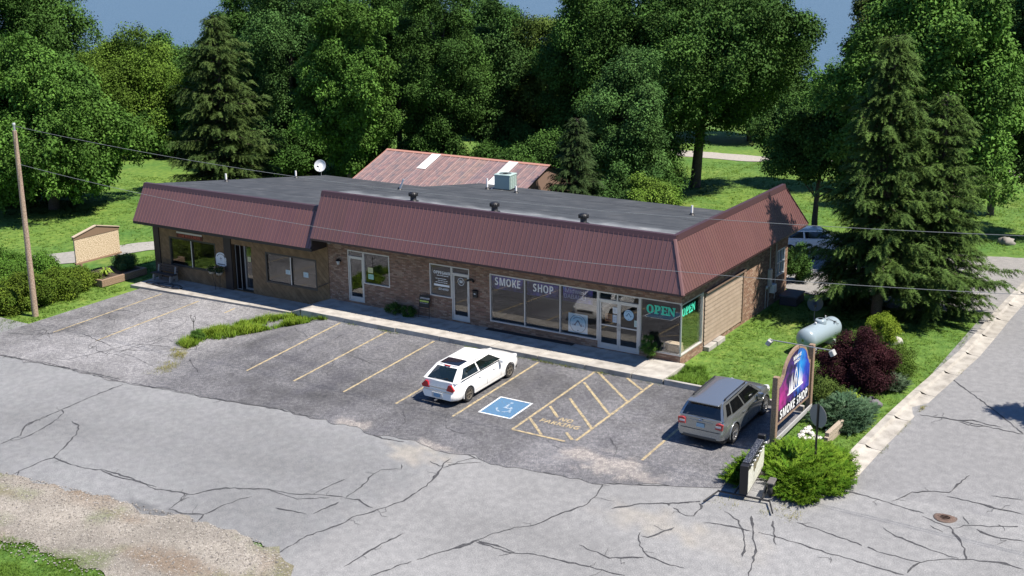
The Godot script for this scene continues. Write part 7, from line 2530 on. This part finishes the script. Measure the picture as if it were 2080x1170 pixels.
	broadleaf("bed_shrub", "bluish leafy plant in the raised bed by the blank sign", "plants in the raised bed", -33.5, 0.3, h(-33, 1) + 1.0, h(-33, 1) + 0.2, 0.75, 22, 28, 0.4, Color(0.04, 0.10, 0.035), Color(0.07, 0.15, 0.05), 450, fine, 0.0, "bush")
	hosta("yellow-green hosta in the raised timber bed", Vector3(-33.1, h(-33, 1.8) + 0.28, 1.9), 0.55, Color(0.2, 0.28, 0.04), 451)
	broadleaf("door_weed", "dark weed clump against the brick below the first window", "", -14.6, 0.45, 0.55, -0.05, 0.42, 12, 24, 0.25, gd1, gd2, 452, fine, 0.0, "weed")
	broadleaf("door_weed", "dark weed clump against brick beside the sidewalk sign", "", -13.75, 0.4, 0.5, -0.05, 0.36, 12, 24, 0.25, gd1, gd2, 453, fine, 0.0, "weed")
	broadleaf("corner_weed", "tall weed at the base of the corner window", "", -1.35, 0.22, 1.05, 0.0, 0.32, 16, 24, 0.26, g1, g2, 454, fine, 0.0, "weed")
	broadleaf("hook_weed", "small leafy weed at the foot of the garden hook", "", -21.3, 6.7, h(-21, 6.7) + 0.45, h(-21, 6.7), 0.35, 12, 22, 0.25, g1, g2, 455, fine, 0.0, "weed")
	# grass
	var tuft := tuft_mesh(21, 9, 0.10, 0.12)
	var tall := tuft_mesh(22, 10, 0.2, 0.12)
	var ga := Color(0.065, 0.14, 0.016)
	var gb := Color(0.105, 0.185, 0.024)
	scatter("lawn_grass", "mown grass of the lawn beside the shop and kerb", "grass", PackedVector2Array([Vector2(0.2, 2.0), Vector2(0.15, -12.4), Vector2(5.6, -12.6), Vector2(9.2, -14.3), Vector2(9.5, -8.0), Vector2(8.65, 5.6), Vector2(6.2, 5.8), Vector2(6.1, 2.0)]), 14000, tuft, 0.4, 0.85, ga, gb, 501)
	scatter("lawn_grass", "uneven grass of the verge along the side lot and pole", "grass", PackedVector2Array([Vector2(-30.9, 2.0), Vector2(-30.3, 10.8), Vector2(-30.5, 12.3), Vector2(-40.0, 12.0), Vector2(-40.0, 5.0), Vector2(-36.0, 0.5), Vector2(-35.0, -7.0), Vector2(-31.3, -7.0)]), 8000, tuft, 0.6, 1.1, ga, gb, 502)
	scatter("lawn_grass", "rough grass in the near corner below the gravel shoulder", "grass", PackedVector2Array([Vector2(-16.0, 23.2), Vector2(-8.2, 22.9), Vector2(-6.0, 24.2), Vector2(-6.0, 27.0), Vector2(-16.0, 27.0)]), 10000, tuft, 0.45, 0.95, ga, gb, 503)
	scatter("weed_grass", "weedy grass strip between the two parts of the car park", "grass", PackedVector2Array([Vector2(-21.7, 7.6), Vector2(-22.0, 6.0), Vector2(-21.4, 3.6), Vector2(-20.4, 1.7), Vector2(-19.0, 2.0), Vector2(-17.0, 2.25), Vector2(-17.4, 2.7), Vector2(-19.0, 3.4), Vector2(-19.9, 5.0), Vector2(-20.4, 6.6), Vector2(-20.8, 7.8)]), 3000, tall, 0.35, 1.5, Color(0.07, 0.16, 0.012), Color(0.17, 0.24, 0.025), 504, 0.35)
	scatter("weed_grass", "sparse yellowing weeds at the worn end of the grass strip", "grass", PackedVector2Array([Vector2(-21.6, 7.6), Vector2(-20.8, 7.6), Vector2(-19.0, 10.2), Vector2(-19.5, 11.8), Vector2(-20.6, 10.4)]), 900, tuft, 0.5, 1.1, Color(0.14, 0.17, 0.02), Color(0.26, 0.24, 0.05), 505, 0.6)
	scatter("weed_grass", "weeds growing in the joint along the sidewalk edge", "grass", PackedVector2Array([Vector2(-18.5, 2.22), Vector2(0.3, 2.22), Vector2(0.3, 2.34), Vector2(-18.5, 2.40)]), 700, tuft, 0.4, 1.2, Color(0.07, 0.14, 0.012), Color(0.17, 0.2, 0.03), 506, 0.55)
	scatter("weed_grass", "long grass against the corner of the sidewalk and lawn", "grass", PackedVector2Array([Vector2(0.25, 2.1), Vector2(0.25, 0.0), Vector2(1.0, -0.3), Vector2(2.4, 1.9)]), 900, tall, 0.5, 1.1, ga, gb, 507)
	scatter("weed_grass", "weeds along the gutter of the side road", "grass", PackedVector2Array([Vector2(9.5, 6.0), Vector2(9.62, 6.0), Vector2(10.32, -7.0), Vector2(10.2, -7.0)]), 500, tuft, 0.4, 0.9, Color(0.1, 0.14, 0.015), Color(0.22, 0.2, 0.05), 508, 0.6)
	scatter("weed_grass", "weeds in the cracked corner below the marquee sign", "grass", PackedVector2Array([Vector2(5.9, 9.9), Vector2(7.6, 9.4), Vector2(9.0, 9.6), Vector2(8.6, 10.6), Vector2(7.0, 10.9), Vector2(6.0, 10.6)]), 140, tuft, 0.4, 1.1, Color(0.1, 0.13, 0.015), Color(0.26, 0.24, 0.06), 509, 0.7)
	scatter("lawn_grass", "mown grass of the lawn behind the shop", "grass", PackedVector2Array([Vector2(-14.0, -20.0), Vector2(-30.0, -56.0), Vector2(-4.0, -57.0), Vector2(-1.0, -28.0), Vector2(-3.0, -20.0)]), 9000, tuft, 0.7, 1.3, ga, gb, 510)
	scatter("lawn_grass", "mown grass of the lawn under the leafy tree by the path", "grass", PackedVector2Array([Vector2(-36.5, -5.5), Vector2(-44.0, 2.8), Vector2(-60.0, 4.0), Vector2(-62.0, -22.0), Vector2(-33.0, -22.0), Vector2(-33.0, -11.0)]), 9000, tuft, 0.6, 1.2, ga, gb, 511)
	scatter("lawn_grass", "mown grass of the lawn beyond the back drive", "grass", PackedVector2Array([Vector2(-1.0, -27.0), Vector2(9.4, -29.0), Vector2(9.4, -55.0), Vector2(-1.0, -55.0)]), 6000, tuft, 0.6, 1.2, ga, gb, 512)

func hosta(label: String, at: Vector3, r: float, c: Color, sd: int) -> void:
	rg.seed = sd
	var t := thing("hosta_plant", label, "plant", at, 0.0, "hostas and lilies")
	for k in 26:
		var b := B.new()
		var a := rg.randf() * TAU
		var d := Vector3(cos(a), 0, sin(a))
		var s := Vector3(-d.z, 0, d.x)
		var L := r * rg.randf_range(0.7, 1.2)
		var hh := r * rg.randf_range(0.4, 0.9)
		var w := r * 0.10
		var kx := rg.randf_range(0.75, 1.2)
		b.col = Color(c.r * kx, c.g * kx, c.b)
		var p0 := d * 0.04
		var p1 := d * L * 0.45 + Vector3(0, hh, 0)
		var p2 := d * L + Vector3(0, hh * 0.55, 0)
		b.quad(p0 - s * w * 0.3, p1 - s * w, p1 + s * w, p0 + s * w * 0.3)
		b.tri(p1 - s * w, p2, p1 + s * w)
		part("leaf", b, M.blade, t)
